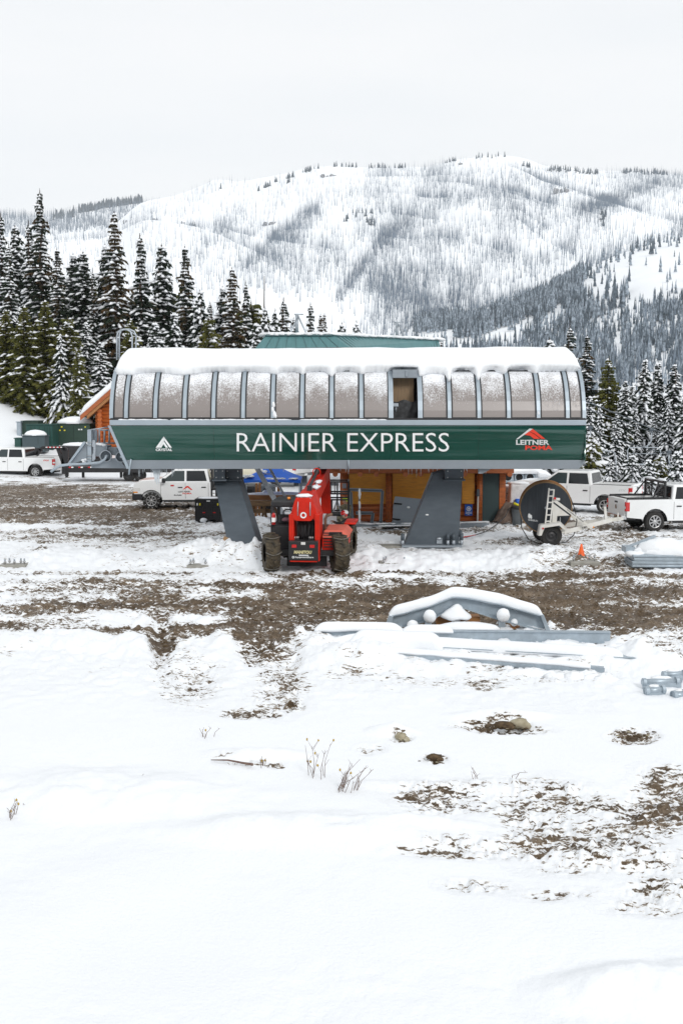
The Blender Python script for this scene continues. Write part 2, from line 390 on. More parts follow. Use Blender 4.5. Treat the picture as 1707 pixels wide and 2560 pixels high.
# ================================================================== MOUNTAINS
def prof(pts, x):
    xs = [p[0] for p in pts]; ys = [p[1] for p in pts]; return np.interp(x, xs, ys)
FAR = [(-500,560),(0,538),(60,541),(110,541),(180,536),(260,519),(330,510),(365,503),(450,520),(600,560),(2200,700)]
MAIN = [(-600,760),(-200,690),(0,648),(90,615),(125,603),(200,590),(270,577),(300,560),(330,537),(365,508),(400,499),(430,491),(480,479),(520,461),(545,451),(575,449),(600,453),(640,449),(700,436),(760,421),(790,416),(840,414),(900,419),(1000,417),(1060,419),(1090,411),(1130,399),(1200,388),(1240,386),(1270,390),(1300,399),(1340,412),(1400,418),(1470,428),(1560,428),(1640,434),(1707,440),(1900,470),(2400,560)]
FOOT = [(-600,1010),(500,950),(800,880),(950,838),(1040,800),(1100,795),(1150,787),(1240,762),(1328,740),(1398,712),(1440,680),(1487,655),(1530,635),(1576,618),(1620,605),(1665,596),(1707,592),(1900,560),(2400,520)]
def mtn(name, P, Y0, Y1, z0, seed, nx, ny, rough, bow=1.0, m=None):
    pxs = np.linspace(-500, 2250, nx); v = np.concatenate([np.linspace(0, 1, ny), np.linspace(1.02, 1.5, 10)])
    pyr = prof(P, pxs)+ (fbm(pxs*.02, pxs*0, 4, seed)-.5)*6
    U, Vv = np.meshgrid(pxs, v)
    a = (U-PW/2)/FPX
    Y = Y0+(Y1-Y0)*Vv
    X = a*Y/_cp
    b = (PH/2-pyr)/FPX; zr = CAMH+(-_sp+b*_cp)/(_cp+b*_sp)*Y1
    t = np.clip(Vv, 0, 1)**bow
    Z = z0+(zr[None, :]-z0)*t
    Z = np.where(Vv > 1, zr[None, :]-(Vv-1)*(Y1-Y0)*.5, Z)
    env = np.sin(np.pi*np.clip(Vv, 0, 1))**.7
    sc_ = (Y1-Y0)
    g = 1-np.abs(2*fbm(X/sc_*3.2+Y/sc_*1.6, Y/sc_*1.1, 5, seed+3, .52)-1)
    Z = Z+env*(g-.75)*rough
    idx = np.arange(U.size).reshape(U.shape)
    F = np.stack([idx[:-1, :-1], idx[:-1, 1:], idx[1:, 1:], idx[1:, :-1]], -1).reshape(-1, 4)
    V = np.stack([X, Y, Z], -1).reshape(-1, 3)
    o = link(name, npmesh(name, V, F, True, [m])); tag(o, kind='structure')
    def surf(px, vv):
        iu = np.clip((px-pxs[0])/(pxs[-1]-pxs[0])*(nx-1), 0, nx-1.001); iv = np.clip(vv, 0, 1)*(ny-1); iv = np.clip(iv, 0, ny-1.001)
        i0 = iu.astype(int); j0 = iv.astype(int); fu = (iu-i0)[:, None]; fv = (iv-j0)[:, None]
        P3 = np.stack([X, Y, Z], -1)
        return (P3[j0, i0]*(1-fu)+P3[j0, i0+1]*fu)*(1-fv)+(P3[j0+1, i0]*(1-fu)+P3[j0+1, i0+1]*fu)*fv
    return surf
M['msnow'] = mat('mountain_snow', (.88,.905,.93), .85, var=.02, scale=.01, spec=.1)
sFar = mtn('mountain_ridge', FAR, 2600, 3300, 300, 91, 160, 60, 60, 1, M['msnow'])
sMain = mtn('mountain', MAIN, 1150, 2500, 30, 11, 420, 220, 95, .85, M['msnow'])
sFoot = mtn('foothill', FOOT, 420, 1300, -25, 31, 300, 140, 46, .9, M['msnow'])
def spikes(name, P, h, w, nseg, tiers, m, seed, jitter=.3, tilt=.03):
    """many thin upright trees (bare snags: one slim cone; conifers: stacked cones) as one mesh"""
    rng = np.random.default_rng(seed); n = len(P); Vs = []; Fs = []; off = 0
    for t in range(tiers):
        if tiers == 1: zb, zt, rb = 0., 1., 1.
        else: zb = .08+.86*t/tiers; zt = min(1., zb+1.5/tiers); rb = (1-t/tiers)**.85
        a0 = rng.uniform(0, 6.28, n)
        ring = []
        for k in range(nseg):
            a = a0+2*math.pi*k/nseg; r = w*rb*rng.uniform(1-jitter, 1+jitter, n)
            ring.append(np.stack([P[:, 0]+np.cos(a)*r, P[:, 1]+np.sin(a)*r, P[:, 2]+h*zb-h*.02], -1))
        tip = np.stack([P[:, 0]+h*rng.uniform(-tilt, tilt, n)*(zt), P[:, 1], P[:, 2]+h*zt], -1)
        V = np.stack(ring+[tip], 1).reshape(-1, 3)
        base = np.arange(n)*(nseg+1)+off
        for k in range(nseg): Fs.append(np.stack([base+k, base+(k+1) % nseg, base+nseg], -1))
        Vs.append(V); off += len(V)
    o = link(name, npmesh(name, np.concatenate(Vs), np.concatenate(Fs), False, [m]))
    tag(o, kind='stuff'); return o
M['snag'] = mat('burnt_snag', (.10,.14,.20), .9, c2=(.23,.29,.36), scale=.035)  # blue of distant haze is mixed into the snag and far fir colours
M['farfir'] = mat('far_fir', (.020,.040,.058), .9, c2=(.11,.145,.18), scale=.5)
M['farfir2'] = mat('far_snowy_fir', (.040,.062,.082), .9, c2=(.40,.47,.55), scale=.42)
rng = np.random.default_rng(5)
def pts(surf, n, xr, vr, dens, seed):
    rg = np.random.default_rng(seed); px = rg.uniform(*xr, n); v = rg.uniform(*vr, n)
    P = surf(px, v); qx, qy = pix(P[:, 0], P[:, 1], P[:, 2])
    d = dens(qx, qy, P); keep = rg.uniform(0, 1, n) < d
    return P[keep]
def strip(x, y, x0, y0, x1, y1, w):
    dx, dy = x1-x0, y1-y0; L = math.hypot(dx, dy); t = np.clip(((x-x0)*dx+(y-y0)*dy)/L**2, 0, 1)
    return sm(1.3-np.hypot(x-x0-t*dx, y-y0-t*dy)/w)
def dens_main(x, y, P):
    nse = fbm(x*.014+y*.004, y*.011, 4, 3)+.35*(fbm(x*.06, y*.02, 3, 8)-.5)
    base = .055+.27*sm((x-820)/260)*sm((y-400)/60)
    d = base*(.30+.70*sm((nse-.30)/.34))
    d += .35*strip(x, y, 1100,830,960,700,50)
    d += .40*sm((y-560)/200)*sm((x-930)/130)*(.4+.6*sm((nse-.34)/.25))*sm((1460-x)/260)
    d += .22*strip(x, y, 640,720,780,530,26)+.12*strip(x, y, 500,650,600,540,26)+.6*strip(x, y, 1440,540,1640,460,14)+.25*strip(x, y, 960,600,1010,560,30)
    d += .6*strip(x, y, 850,745,960,600,13)+.45*strip(x, y, 600,690,690,600,12)+.4*strip(x, y, 690,600,790,525,11)+.5*strip(x, y, 1150,800,1400,722,18)+.3*strip(x,y,960,600,1020,560,12)+.2*strip(x, y, 930,850,950,740,50)+.14*strip(x, y, 700,740,840,640,60)+.10*strip(x,y,560,680,700,600,60)
    d *= 1-.96*strip(x, y, 640,760,800,790,46); d *= 1-.8*strip(x, y, 860,560,880,640,26); d *= 1-.85*strip(x, y, 1110,560,1180,530,26)
    d *= 1-.85*strip(x, y, 1400,740,1460,700,34); d *= 1-.8*strip(x, y, 1120,640,1150,660,24); d *= 1-.8*strip(x, y, 740,500,640,610,16)
    d *= 1-.85*strip(x, y, 640,450,900,425,18)*(x < 920); d *= 1-.8*strip(x, y, 1190,405,1320,420,22); d *= 1-.7*strip(x,y,420,560,640,470,30)
    d *= 1-.75*strip(x, y, 1560,560,1700,540,30); d *= 1-.7*strip(x, y, 1330,620,1400,590,26)
    return np.clip(d, 0, 1)
Pm = pts(sMain, 190000, (-150, 1850), (.0, .982), dens_main, 1)
h = rng.uniform(9, 22, len(Pm)); spikes('burnt_forest', Pm, h, h*.013+.09, 3, 1, M['snag'], 2)
Pr = pts(sFar, 5000, (-150, 480), (.55, 1.), lambda x, y, P: .75+0*x, 3)
h = rng.uniform(14, 30, len(Pr)); spikes('burnt_ridge_forest', Pr, h, h*.02+.2, 3, 1, M['snag'], 4)
def ridge_fir(surf, segs, seed):
    rg = np.random.default_rng(seed); L = []
    for (x0, x1, n, v0, v1) in segs: L.append(surf(rg.uniform(x0, x1, n), rg.uniform(v0, v1, n)))
    return np.concatenate(L)
Pk = ridge_fir(sMain, [(835,890,16,.985,.995),(920,1010,26,.98,.992),(1100,1130,10,.98,.99),(1170,1250,12,.985,.995),(1350,1480,60,.965,.99),(1530,1650,70,.96,.99),(1685,1707,14,.97,.99),
   (755,785,14,.955,.97),(716,738,12,.93,.945),(690,698,4,.925,.93),(665,682,12,.885,.90),(720,728,5,.89,.9),(560,562,1,.9,.91),(650,655,5,.86,.87),(772,800,5,.975,.985),
   (880,940,10,.53,.56),(915,935,12,.48,.52),(860,880,4,.5,.54),(1290,1310,10,.955,.965),(1480,1500,10,.4,.44),(470,500,5,.60,.63)], 6)
h = rng.uniform(6, 14, len(Pk)); spikes('ridge_firs', Pk, h, h*.17, 5, 3, M['farfir'], 7)
Pk = ridge_fir(sFar, [(215,372,150,.95,1.),(150,215,24,.9,1.)], 8)
h = rng.uniform(16, 27, len(Pk)); spikes('far_ridge_firs', Pk, h, h*.2, 5, 3, M['farfir'], 9)
def dens_foot(x, y, P):
    nse = fbm(x*.02, y*.022, 4, 13)+.4*(fbm(x*.07, y*.05, 3, 18)-.5)
    low = sm((y-(905-.30*(x-1050)))/70)
    d = .03+.66*low*sm((nse-.38)/.12)+.07*low
    d += .9*strip(x, y, 1340,790,1440,690,22)+.85*strip(x, y, 1430,740,1440,800,30)+.8*strip(x, y, 1520,620,1640,590,16)*(nse > .4)+.75*strip(x, y, 1050,815,1150,800,22)+.9*strip(x, y, 1160,830,1350,760,24)
    d += .6*strip(x, y, 1470,780,1600,740,22)*(nse > .38)
    d *= 1-.93*strip(x, y, 1560,690,1700,650,34); d *= 1-.9*strip(x, y, 1590,740,1640,700,26); d *= 1-.8*strip(x, y, 1160,790,1290,770,14); d *= 1-.8*strip(x, y, 1530,860,1560,900,15)
    d *= 1-.8*strip(x, y, 1490,770,1530,750,14); d *= 1-.85*strip(x, y, 1575,800,1585,830,9); d *= 1-.85*strip(x, y, 1060,850,1110,840,10)
    return np.clip(d, 0, 1)
Pf = pts(sFoot, 34000, (700, 1950), (.12, 1.), dens_foot, 21)
h = rng.uniform(4, 11, len(Pf))*(1+.5*(Pf[:, 1] > 800)); q_ = rng.uniform(0, 1, len(Pf)) < .62
spikes('foothill_forest', Pf[q_], h[q_], h[q_]*.12, 5, 3, M['farfir2'], 22)
spikes('foothill_firs', Pf[~q_], h[~q_], h[~q_]*.13, 5, 3, M['farfir'], 25)
def dens_under(x, y, P): return .25*sm((y-(880-.28*(x-1050)))/80)*sm((fbm(x*.03, y*.03, 3, 4)-.3)/.2)
Pf = pts(sFoot, 30000, (700, 1950), (.12, 1.), dens_under, 23)
h = rng.uniform(5, 13, len(Pf)); spikes('foothill_snags', Pf, h, h*.03+.05, 3, 1, M['snag'], 24)
# dark rock outcrops on the face
M['rock'] = mat('bare_rock', (.11,.11,.12), .9, c2=(.5,.52,.55), scale=.35, bump=.5)
for (x, v, w_, hh) in ((822,.86,34,7),(680,.62,30,9),(1380,.60,38,12),(1140,.83,10,5),(400,.76,14,5),(470,.7,10,4),(330,.93,12,5)):
    p = sMain(np.array([float(x)]), np.array([v]))[0]; rb = MB(); rr = random.Random(int(x))
    s_ = p[1]/FPX
    for k in range(9): rb.blob((p[0]+rr.uniform(-.5,.5)*w_*s_, p[1]+rr.uniform(-4,4), p[2]+rr.uniform(-.2,.6)*hh*s_), rr.uniform(.08,.2)*w_*s_, 4, rr.uniform(.3,.7)*hh*s_, 7, 5, .3, k)
    tag(rb.build('rock_outcrop', M['rock']), kind='structure')

# ================================================================== HAZE
hz = MB(); hz.box(-2600, 2600, -70, 3900, -60, 1150); hzm = bpy.data.materials.new('haze'); hzm.use_nodes = True
for nd in list(hzm.node_tree.nodes):
    if nd.type != 'OUTPUT_MATERIAL': hzm.node_tree.nodes.remove(nd)
pv = hzm.node_tree.nodes.new('ShaderNodeVolumePrincipled'); pv.inputs['Density'].default_value = 6.5e-5; pv.inputs['Color'].default_value = (.975,.988,1,1); pv.inputs['Anisotropy'].default_value = .2
hzm.node_tree.links.new(pv.outputs[0], [n for n in hzm.node_tree.nodes if n.type == 'OUTPUT_MATERIAL'][0].inputs['Volume'])
tag(hz.build('haze', hzm), kind='stuff')

# unseen woods added behind the camera for the glossy panels to mirror
rg = np.random.default_rng(77); n_ = 900; Pb = np.stack([rg.uniform(-110, 110, n_), -rg.uniform(45, 100, n_), np.zeros(n_)], -1)
hb = rg.uniform(12, 24, n_); spikes('woods', Pb, hb, hb*.14, 6, 4, M['farfir'], 78)
# ================================================================== TREES
def foliage_mat(name, c, c2):
    m = mat(name, c, .8, c2=c2, scale=1.3, spec=.15); return m
M['fir_dark'] = foliage_mat('fir_dark', (.008,.015,.011), (.022,.034,.020))
M['fir_olive'] = foliage_mat('fir_olive', (.042,.05,.012), (.12,.115,.028))
M['fir_brown'] = foliage_mat('fir_brown', (.07,.04,.018), (.03,.035,.018))
M['bark'] = mat('bark', (.07,.05,.038), .9, var=.3, scale=6, bump=.3)
M['tsnow'] = mat('bough_snow', (.88,.90,.93), .8, spec=.15)
def tree_mesh(seed, H, Rb, nwh, snow, top='dark', full=1.0, droop=.5, cone=.9, base=.03, clump=1.0, topbrown=0, tipsnow=1.0):
    """crown: whorls of boughs, each a drooping spray of needle clumps, some carrying pillows of snow. slots: 0 needles, 1 snow, 2 brown needles"""
    rng = np.random.default_rng(seed); CV = []; CF = []; CM = []
    def tri(a, b, c, m): CV.extend((a, b, c)); CF.append((len(CV)-3, len(CV)-2, len(CV)-1)); CM.append(m)
    def pillow(p, d, s, l, w_, t_):
        n = 6; c = len(CV); d = d/np.linalg.norm(d)
        up = np.array([0,0,1.]); up = up-d*d[2]; up /= np.linalg.norm(up)
        CV.append(p+up*t_)
        rr = rng.uniform(.8, 1.2, n)
        for k in range(n):
            a = 6.283*k/n; CV.append(p+(d*math.cos(a)*l+s*math.sin(a)*w_)*rr[k]+up*t_*.25)
        CV.append(p-up*t_*.12)
        for k in range(n):
            j = (k+1) % n; CF.append((c, c+1+k, c+1+j)); CM.append(1); CF.append((c+7, c+1+j, c+1+k)); CM.append(1)
    lop = rng.uniform(0, 6.28)
    z = H*base
    zs = []
    while z < H*.975: zs.append(z); z += H/nwh*(1.15-.55*z/H)*rng.uniform(.75, 1.25)
    for z in zs:
        f = z/H; Rr = Rb*(1-f)**cone*(.55+.45*min(1, (f-base+.02)*7))*rng.uniform(.7, 1.25)+.05
        nb = max(4, int((5+7*(1-f))*full)); a0 = rng.uniform(0, 6.28)
        for b in range(nb):
            a = a0+6.283*b/nb+rng.uniform(-.3, .3); L = Rr*rng.uniform(.55, 1.18)*(1+.12*math.cos(a-lop))
            if rng.uniform() < .06: continue
            dr = droop*rng.uniform(.5, 1.4)*(.5+.6*(1-f)); rise = .30*f+rng.uniform(-.05,.1)
            dh = np.array([math.cos(a), math.sin(a), 0]); s = np.array([-math.sin(a), math.cos(a), 0])
            step = .20*clump+.05*L; nst = max(2, int(L/step)); br_snow = rng.uniform() < snow*(.55+.9*float(vnoise(np.array(a*1.3+seed), np.array(z*.8), seed)))
            mm = 2 if (rng.uniform() < topbrown*(.3+1.2*f)) else 0
            prev = np.array([0, 0, z])
            for i in range(1, nst+1):
                t = i/nst; p = np.array([0, 0, z])+dh*L*t+np.array([0, 0, L*(rise*t-dr*t*t)])
                d = p-prev; prev = p
                wd = (.16+.34*L*(1-abs(t-.45)*1.1))*.62*clump
                hang = .10+.12*wd+.07*clump
                for sd in (-1, 1):
                    q = p+s*sd*wd*rng.uniform(.6, 1.15)+dh*rng.uniform(-.05, .2)*L*.3+np.array([0, 0, -hang*rng.uniform(.3, 1.3)])
                    k1 = p-d*rng.uniform(.5, 1.1)+np.array([0,0,.03]); k2 = p+d*rng.uniform(.2, .7)
                    tri(k1, k2, q, mm)
                    q2 = p+s*sd*wd*.5*rng.uniform(.4, 1.1)+d*rng.uniform(.1,.9)+np.array([0, 0, -hang*rng.uniform(.8, 1.9)])
                    tri(k1+s*sd*wd*.25, p+d*.4, q2, mm)
                if br_snow and rng.uniform() < .78 and t > .25*rng.uniform():
                    pillow(p+np.array([0,0,.02]), d+1e-6, s, np.linalg.norm(d)*rng.uniform(.6, 1.1)+.05, wd*rng.uniform(.45, .9)+.04, rng.uniform(.08, .19)*(1+.5*clump))
            if br_snow is False and rng.uniform() < snow*.7*tipsnow:
                pillow(prev+np.array([0,0,.02]), d, s, .12+.05*L, .10+.03*L, .05)
    # leader
    for k in range(10):
        a = rng.uniform(0, 6.28); zz = H*(.955+.045*k/10)
        tri(np.array([0,0,zz+.10]), np.array([.02,0,zz]), np.array([math.cos(a)*.16*(1.1-k/10)*clump, math.sin(a)*.16*(1.1-k/10)*clump, zz-.05]), 0)
    return np.array(CV), np.array(CF), np.array(CM)
def make_tree_kind(seed, H, Rb, mats, trunk_r=None, **k):
    V, F, Mi = tree_mesh(seed, H, Rb, **k)
    cme = npmesh('crown', V, F, False, mats, Mi)
    t = MB(); rr = trunk_r or H*.011+.05; rnd = random.Random(seed)
    pts_ = [(rnd.uniform(-.05,.05)*i, rnd.uniform(-.05,.05)*i, -0.6+(H+.5)*i/6) for i in range(7)]; pts_[0] = (0,0,-.6); pts_[-1] = (0,0,H*.99)
    t.tube(pts_, [rr*1.25*(1-i/6.3)+.015 for i in range(7)], 7)
    o = t.build('trunk', M['bark']); tme = o.data; bpy.data.objects.remove(o)
    return cme, tme, H
def place_tree(kind, name, X, Y, z, H, rz, label, group=None, wx=1.0):
    cme, tme, H0 = kind; s = H/H0
    r = empty(name, (X, Y, z), rz, label, 'tree', group); r.scale = (s*wx, s*wx, s)
    link('trunk', tme, r); link('crown', cme, r); return r
D_ = [M['fir_dark'], M['tsnow'], M['fir_brown']]; O_ = [M['fir_olive'], M['tsnow'], M['fir_brown']]
K = {}
K['tall'] = make_tree_kind(1, 18, 1.9, D_, nwh=46, snow=.42, droop=.45, topbrown=.25, cone=.8)
K['tall2'] = make_tree_kind(2, 18, 2.1, D_, nwh=42, snow=.55, droop=.5, topbrown=.15, cone=.85)
K['brown'] = make_tree_kind(3, 18, 2.2, D_, nwh=44, snow=.5, droop=.5, topbrown=.75, cone=.8)
K['snowy'] = make_tree_kind(4, 12, 1.9, D_, nwh=34, snow=.82, droop=.7, cone=.75, clump=1.1)
K['snowy2'] = make_tree_kind(5, 12, 1.6, D_, nwh=36, snow=.75, droop=.75, cone=.7)
K['olive'] = make_tree_kind(6, 12, 2.2, O_, nwh=36, snow=.16, droop=.35, cone=.75, full=1.25)
K['olive2'] = make_tree_kind(7, 10, 2.3, O_, nwh=32, snow=.34, droop=.4, cone=.65, full=1.2)
K['small'] = make_tree_kind(8, 5, 1.5, D_, nwh=20, snow=.85, droop=.7, cone=.7, clump=.8)
K['smallo'] = make_tree_kind(9, 5, 1.7, O_, nwh=20, snow=.5, droop=.5, cone=.65, clump=.8)
K['slim'] = make_tree_kind(10, 14, 1.15, D_, nwh=44, snow=.6, droop=.6, cone=.6)
def tp(kind, px, pytop, Y, label, name='fir_tree', wx=1.0, group=None, zb=None):
    p = W(px, pytop, Y); z = gz(p.x, Y)-.1 if zb is None else zb
    return place_tree(K[kind], name, p.x, Y, z, p.z-z, random.Random(int(px*7+pytop)).uniform(0, 6.28), label, group, wx)
LT = [ # kind, top px, top py, distance, label, width
 ('tall',100,470,92,'very tall slender dark fir, highest of all the trees at the left',1.0),
 ('brown',286,523,88,'tall broad fir with brown cone-laden top rising above the ladder hoops',1.15),
 ('tall2',350,578,90,'tall dark snow-dusted fir just right of the brown-topped one',1.15),
 ('slim',404,606,93,'narrow snowy fir between two tall dark ones, thin pointed top',1.2),
 ('tall',462,610,88,'tall slim fir with brown-tinged tip, left of the leaning rusty one',1.1),
 ('brown',580,664,86,'rusty brown fir with snow on its low boughs, left of the teal roof',1.2),
 ('tall2',614,697,90,'dark fir close behind the rusty brown one, on its right',.9),
 ('slim',556,712,91,'snow-covered narrow fir just left of the rusty brown one',1.2),
 ('snowy2',500,722,84,'shorter snowy fir with olive tint between the slim dark fir and rusty fir',1.0),
 ('tall2',2,528,86,'tall dark fir cut by the left edge of the picture',1.1),
 ('slim',38,559,96,'pale snow-dusted fir behind the front rank, second from the left edge',1.2),
 ('tall2',22,604,82,'dark snowy fir low in front of the pale one near the left edge',1.0),
 ('tall2',72,548,94,'heavily snowed fir touching the left side of the tallest one',1.1),
 ('tall',143,617,86,'dark fir to the right of the tallest one with snow on lower boughs',1.2),
 ('slim',183,631,95,'grey-green snowy fir, left one of a close pair in the back rank',1.5),
 ('slim',208,626,94,'grey-green snowy fir, right one of a close pair in the back rank',1.5),
 ('tall2',232,667,90,'small pointed fir showing between the snowy pair and brown-topped fir',.8),
 ('slim',263,606,95,'thin fir mostly hidden behind the left flank of the brown-topped fir',1.2),
 ('olive',60,760,77,'olive green tree low at the far left, above the snow slope',1.25),
 ('olive',112,745,78,'olive green tree under the tallest fir',1.2),
 ('olive2',170,790,76,'broad olive tree with snow clumps above the green cabinets',1.2),
 ('snowy',215,800,79,'snow-loaded fir behind the log gable',1.1),
 ('olive',14,770,79,'olive green tree in the bottom left corner of the woods',1.2),
 ('snowy',152,830,74,'snow-laden young fir standing directly behind the green cabinets',.9),
 ('olive2',196,870,73,'bushy olive fir right beside the log gable',.8),
 ('snowy',386,800,80,'snow-loaded fir low between the two tall dark firs, above the roof snow',1.2),
 ('olive',325,790,80,'olive fir low behind the ladder hoops',1.1),
 ('snowy',250,850,76,'heavily snowed fir at left of the ladder hoops',1.3),
 ('snowy2',436,780,82,'snowy fir left of the brown-tinged slim fir, lower down',1.2),
 ('olive2',522,790,82,'olive brown fir low behind the roof, left of the rusty fir',.9),
 ('snowy',640,800,84,'snowy low fir beside the left end of the teal roof',1.0),
 ('snowy2',663,766,92,'small dark fir beside the bare leaning snag',.9),
 ('snowy',688,770,96,'small snowy fir just right of the leaning snag',.8),
 ('tall2',709,741,98,'dark snowy fir behind the left end of the teal roof',1.3),
 ('tall2',776,752,100,'pointed snowy fir standing over the middle of the teal roof',1.1),
 ('brown',801,781,102,'left one of two small rusty brown firs over the teal roof',.9),
 ('brown',811,780,104,'right one of two small rusty brown firs over the teal roof',.9),
 ('snowy',854,803,104,'little snow-covered fir right of the two rusty ones',1.0),
 ('snowy',891,800,106,'little snow-covered fir farthest right above the teal roof',1.0),
 ('slim',734,790,98,'tiny thin fir between the roof frame and dark snowy fir',.9),
 ('brown',1103,849,92,'tip of a brown fir just past the right end of the teal roof',.7),
 # right side
 ('snowy',1373,842,70,'stubby fir top with round snow clump over the right end of the roof',1.2),
 ('tall2',1424,806,72,'pointed dark fir with snow rising above the roof corner at right',1.2),
 ('tall',1467,834,70,'tall dark fir right of the roof corner, snow on its top',1.3),
 ('olive',1522,890,69,'plain olive green conifer without snow, right of the building',1.15),
 ('slim',1563,948,68,'narrow snowy fir just right of the plain green conifer',1.2),
 ('snowy2',1612,896,70,'fir with thick snow pads on its crown, first of three at right',1.0),
 ('slim',1644,901,72,'thin fir with snow pads, middle of three at right',1.2),
 ('slim',1686,906,71,'dark bare-looking fir with snowy twigs, last of three at right',1.4),
 ('snowy',1716,960,66,'snowy fir cut by the right edge of the picture',1.0),
 ('snowy',1474,985,63,'snow-laden fir beside the right wall of the building',.9),
 ('snowy2',1497,1010,66,'drooping snowy fir behind the first lift chair',1.2),
 ('snowy',1540,1030,67,'dark snowy fir between the first and second lift chairs',1.1),
 ('snowy2',1588,1020,69,'slender snowy fir behind the second lift chair',1.2),
 ('snowy',1640,1030,68,'snow-covered fir right behind the second lift chair bail',1.1),
 ('snowy2',1670,1000,67,'snow-covered fir behind the third lift chair',1.1),
 ('smallo',1478,1090,60,'olive bush-like young fir under the corner of the building',1.2),
 ('smallo',1445,1150,58,'olive young fir poking out above the white pickup roof',1.1),
 ('small',1525,1150,59,'small snowy fir over the bed of the white pickup',1.0),
 ('small',1580,1140,58,'small snowy fir behind the tailgate of the white pickup',1.2),
 ('small',1622,1150,56,'small snow-buried fir between the two white pickups',1.2),
 ('smallo',1652,1140,59,'olive and white young fir beneath the second lift chair',1.2),
 ('small',1695,1130,57,'small snowy fir behind the black truck rack',1.2),
 ('small',1415,1160,60,'snowy young fir top behind the white pickup cab',.8),
]
for (k, x, y, d, lab, w_) in LT: tp(k, x, y, (89+(d-73)*.62 if x < 640 else d), lab, wx=w_)
rt = random.Random(4)
for i in range(26):
    x = -60+i*29+rt.uniform(-12, 12); tp(rt.choice(['snowy','olive','tall2','slim','olive2']), x, 700+rt.uniform(-20, 70)+(x > 500)*70+(x > 640)*60, 108+rt.uniform(0, 14), 'snowy conifer in the packed back rank of the left woods', group='back rank conifers of the left woods', wx=1.4)
for i in range(14):
    x = 1395+i*27+rt.uniform(-8, 8); tp(rt.choice(['snowy','snowy2','slim','olive']), x, 985+rt.uniform(-25, 55), 78+rt.uniform(0, 10), 'snowy conifer in the thick back rank of the right woods', group='back rank conifers of the right woods', wx=1.3)
# bare leaning snag
sn = MB(); b0 = W(652, 830, 94); b0.z = gz(b0.x, 94)-.3; t0 = W(661, 690, 94)
sn.tube([b0, b0.lerp(t0, .5)+Vector((.05,0,0)), t0], [.16,.1,.03], 7)
tag(sn.build('dead_tree', M['bark']), 'bare leaning snag without branches, left of the teal roof', 'dead tree')
# ================================================================== TEXT
def text_mesh(txt, bold=0.0, ext=0.004, shear=0.0, space=1.0):
    c = bpy.data.curves.new('t', 'FONT'); c.body = txt; c.size = 1; c.extrude = 0.0; c.offset = bold; c.shear = shear
    c.space_character = space; c.resolution_u = 3; c.fill_mode = 'FRONT'
    o = bpy.data.objects.new('t', c); col.objects.link(o)
    dg = bpy.context.evaluated_depsgraph_get(); me = bpy.data.meshes.new_from_object(o.evaluated_get(dg))
    vs = [tuple(v.co) for v in me.vertices]; fs = [tuple(p.vertices) for p in me.polygons]
    bpy.data.objects.remove(o); bpy.data.curves.remove(c); bpy.data.meshes.remove(me)
    return vs, fs
def put_text(txt, fn, name, m, parent, **k):
    """fn(u,v) -> 3D point; u,v in 0..1 over the lettering's own box"""
    vs, fs = text_mesh(txt, **k)
    x0 = min(v[0] for v in vs); x1 = max(v[0] for v in vs); y0 = min(v[1] for v in vs); y1 = max(v[1] for v in vs)
    b = MB(); b.add([fn((v[0]-x0)/(x1-x0), (v[1]-y0)/(y1-y0)) for v in vs], fs, False)
    return b.build(name, m, parent, weld=False)
def plane_fn(P, n, rect, off=.006):
    """photo-pixel rectangle (x0,ytop,x1,ybottom) projected onto the plane through P with normal n"""
    P = Vector(P); n = Vector(n).normalized()
    def hit(px, py):
        d = ray(px, py); o = Vector((0,0,CAMH)); t = (P-o).dot(n)/d.dot(n); return o+d*t+n*off
    x0, y0, x1, y1 = rect; a, b, c, d_ = hit(x0, y1), hit(x1, y1), hit(x0, y0), hit(x1, y0)
    return (lambda u, v: (a*(1-u)+b*u)*(1-v)+(c*(1-u)+d_*u)*v), hit
def quad_fn(o, ux, uy): o = Vector(o); ux = Vector(ux); uy = Vector(uy); return lambda u, v: o+ux*u+uy*v
def poly_decal(hit, pts2, name, m, parent):
    b = MB(); b.add([hit(*p) for p in pts2], [tuple(range(len(pts2)))], False); return b.build(name, m, parent)
def poly_local(fn, polys, name, m, parent):
    b = MB()
    for q in polys: b.add([fn(*p) for p in q], [tuple(range(len(q)))], False)
    return b.build(name, m, parent)
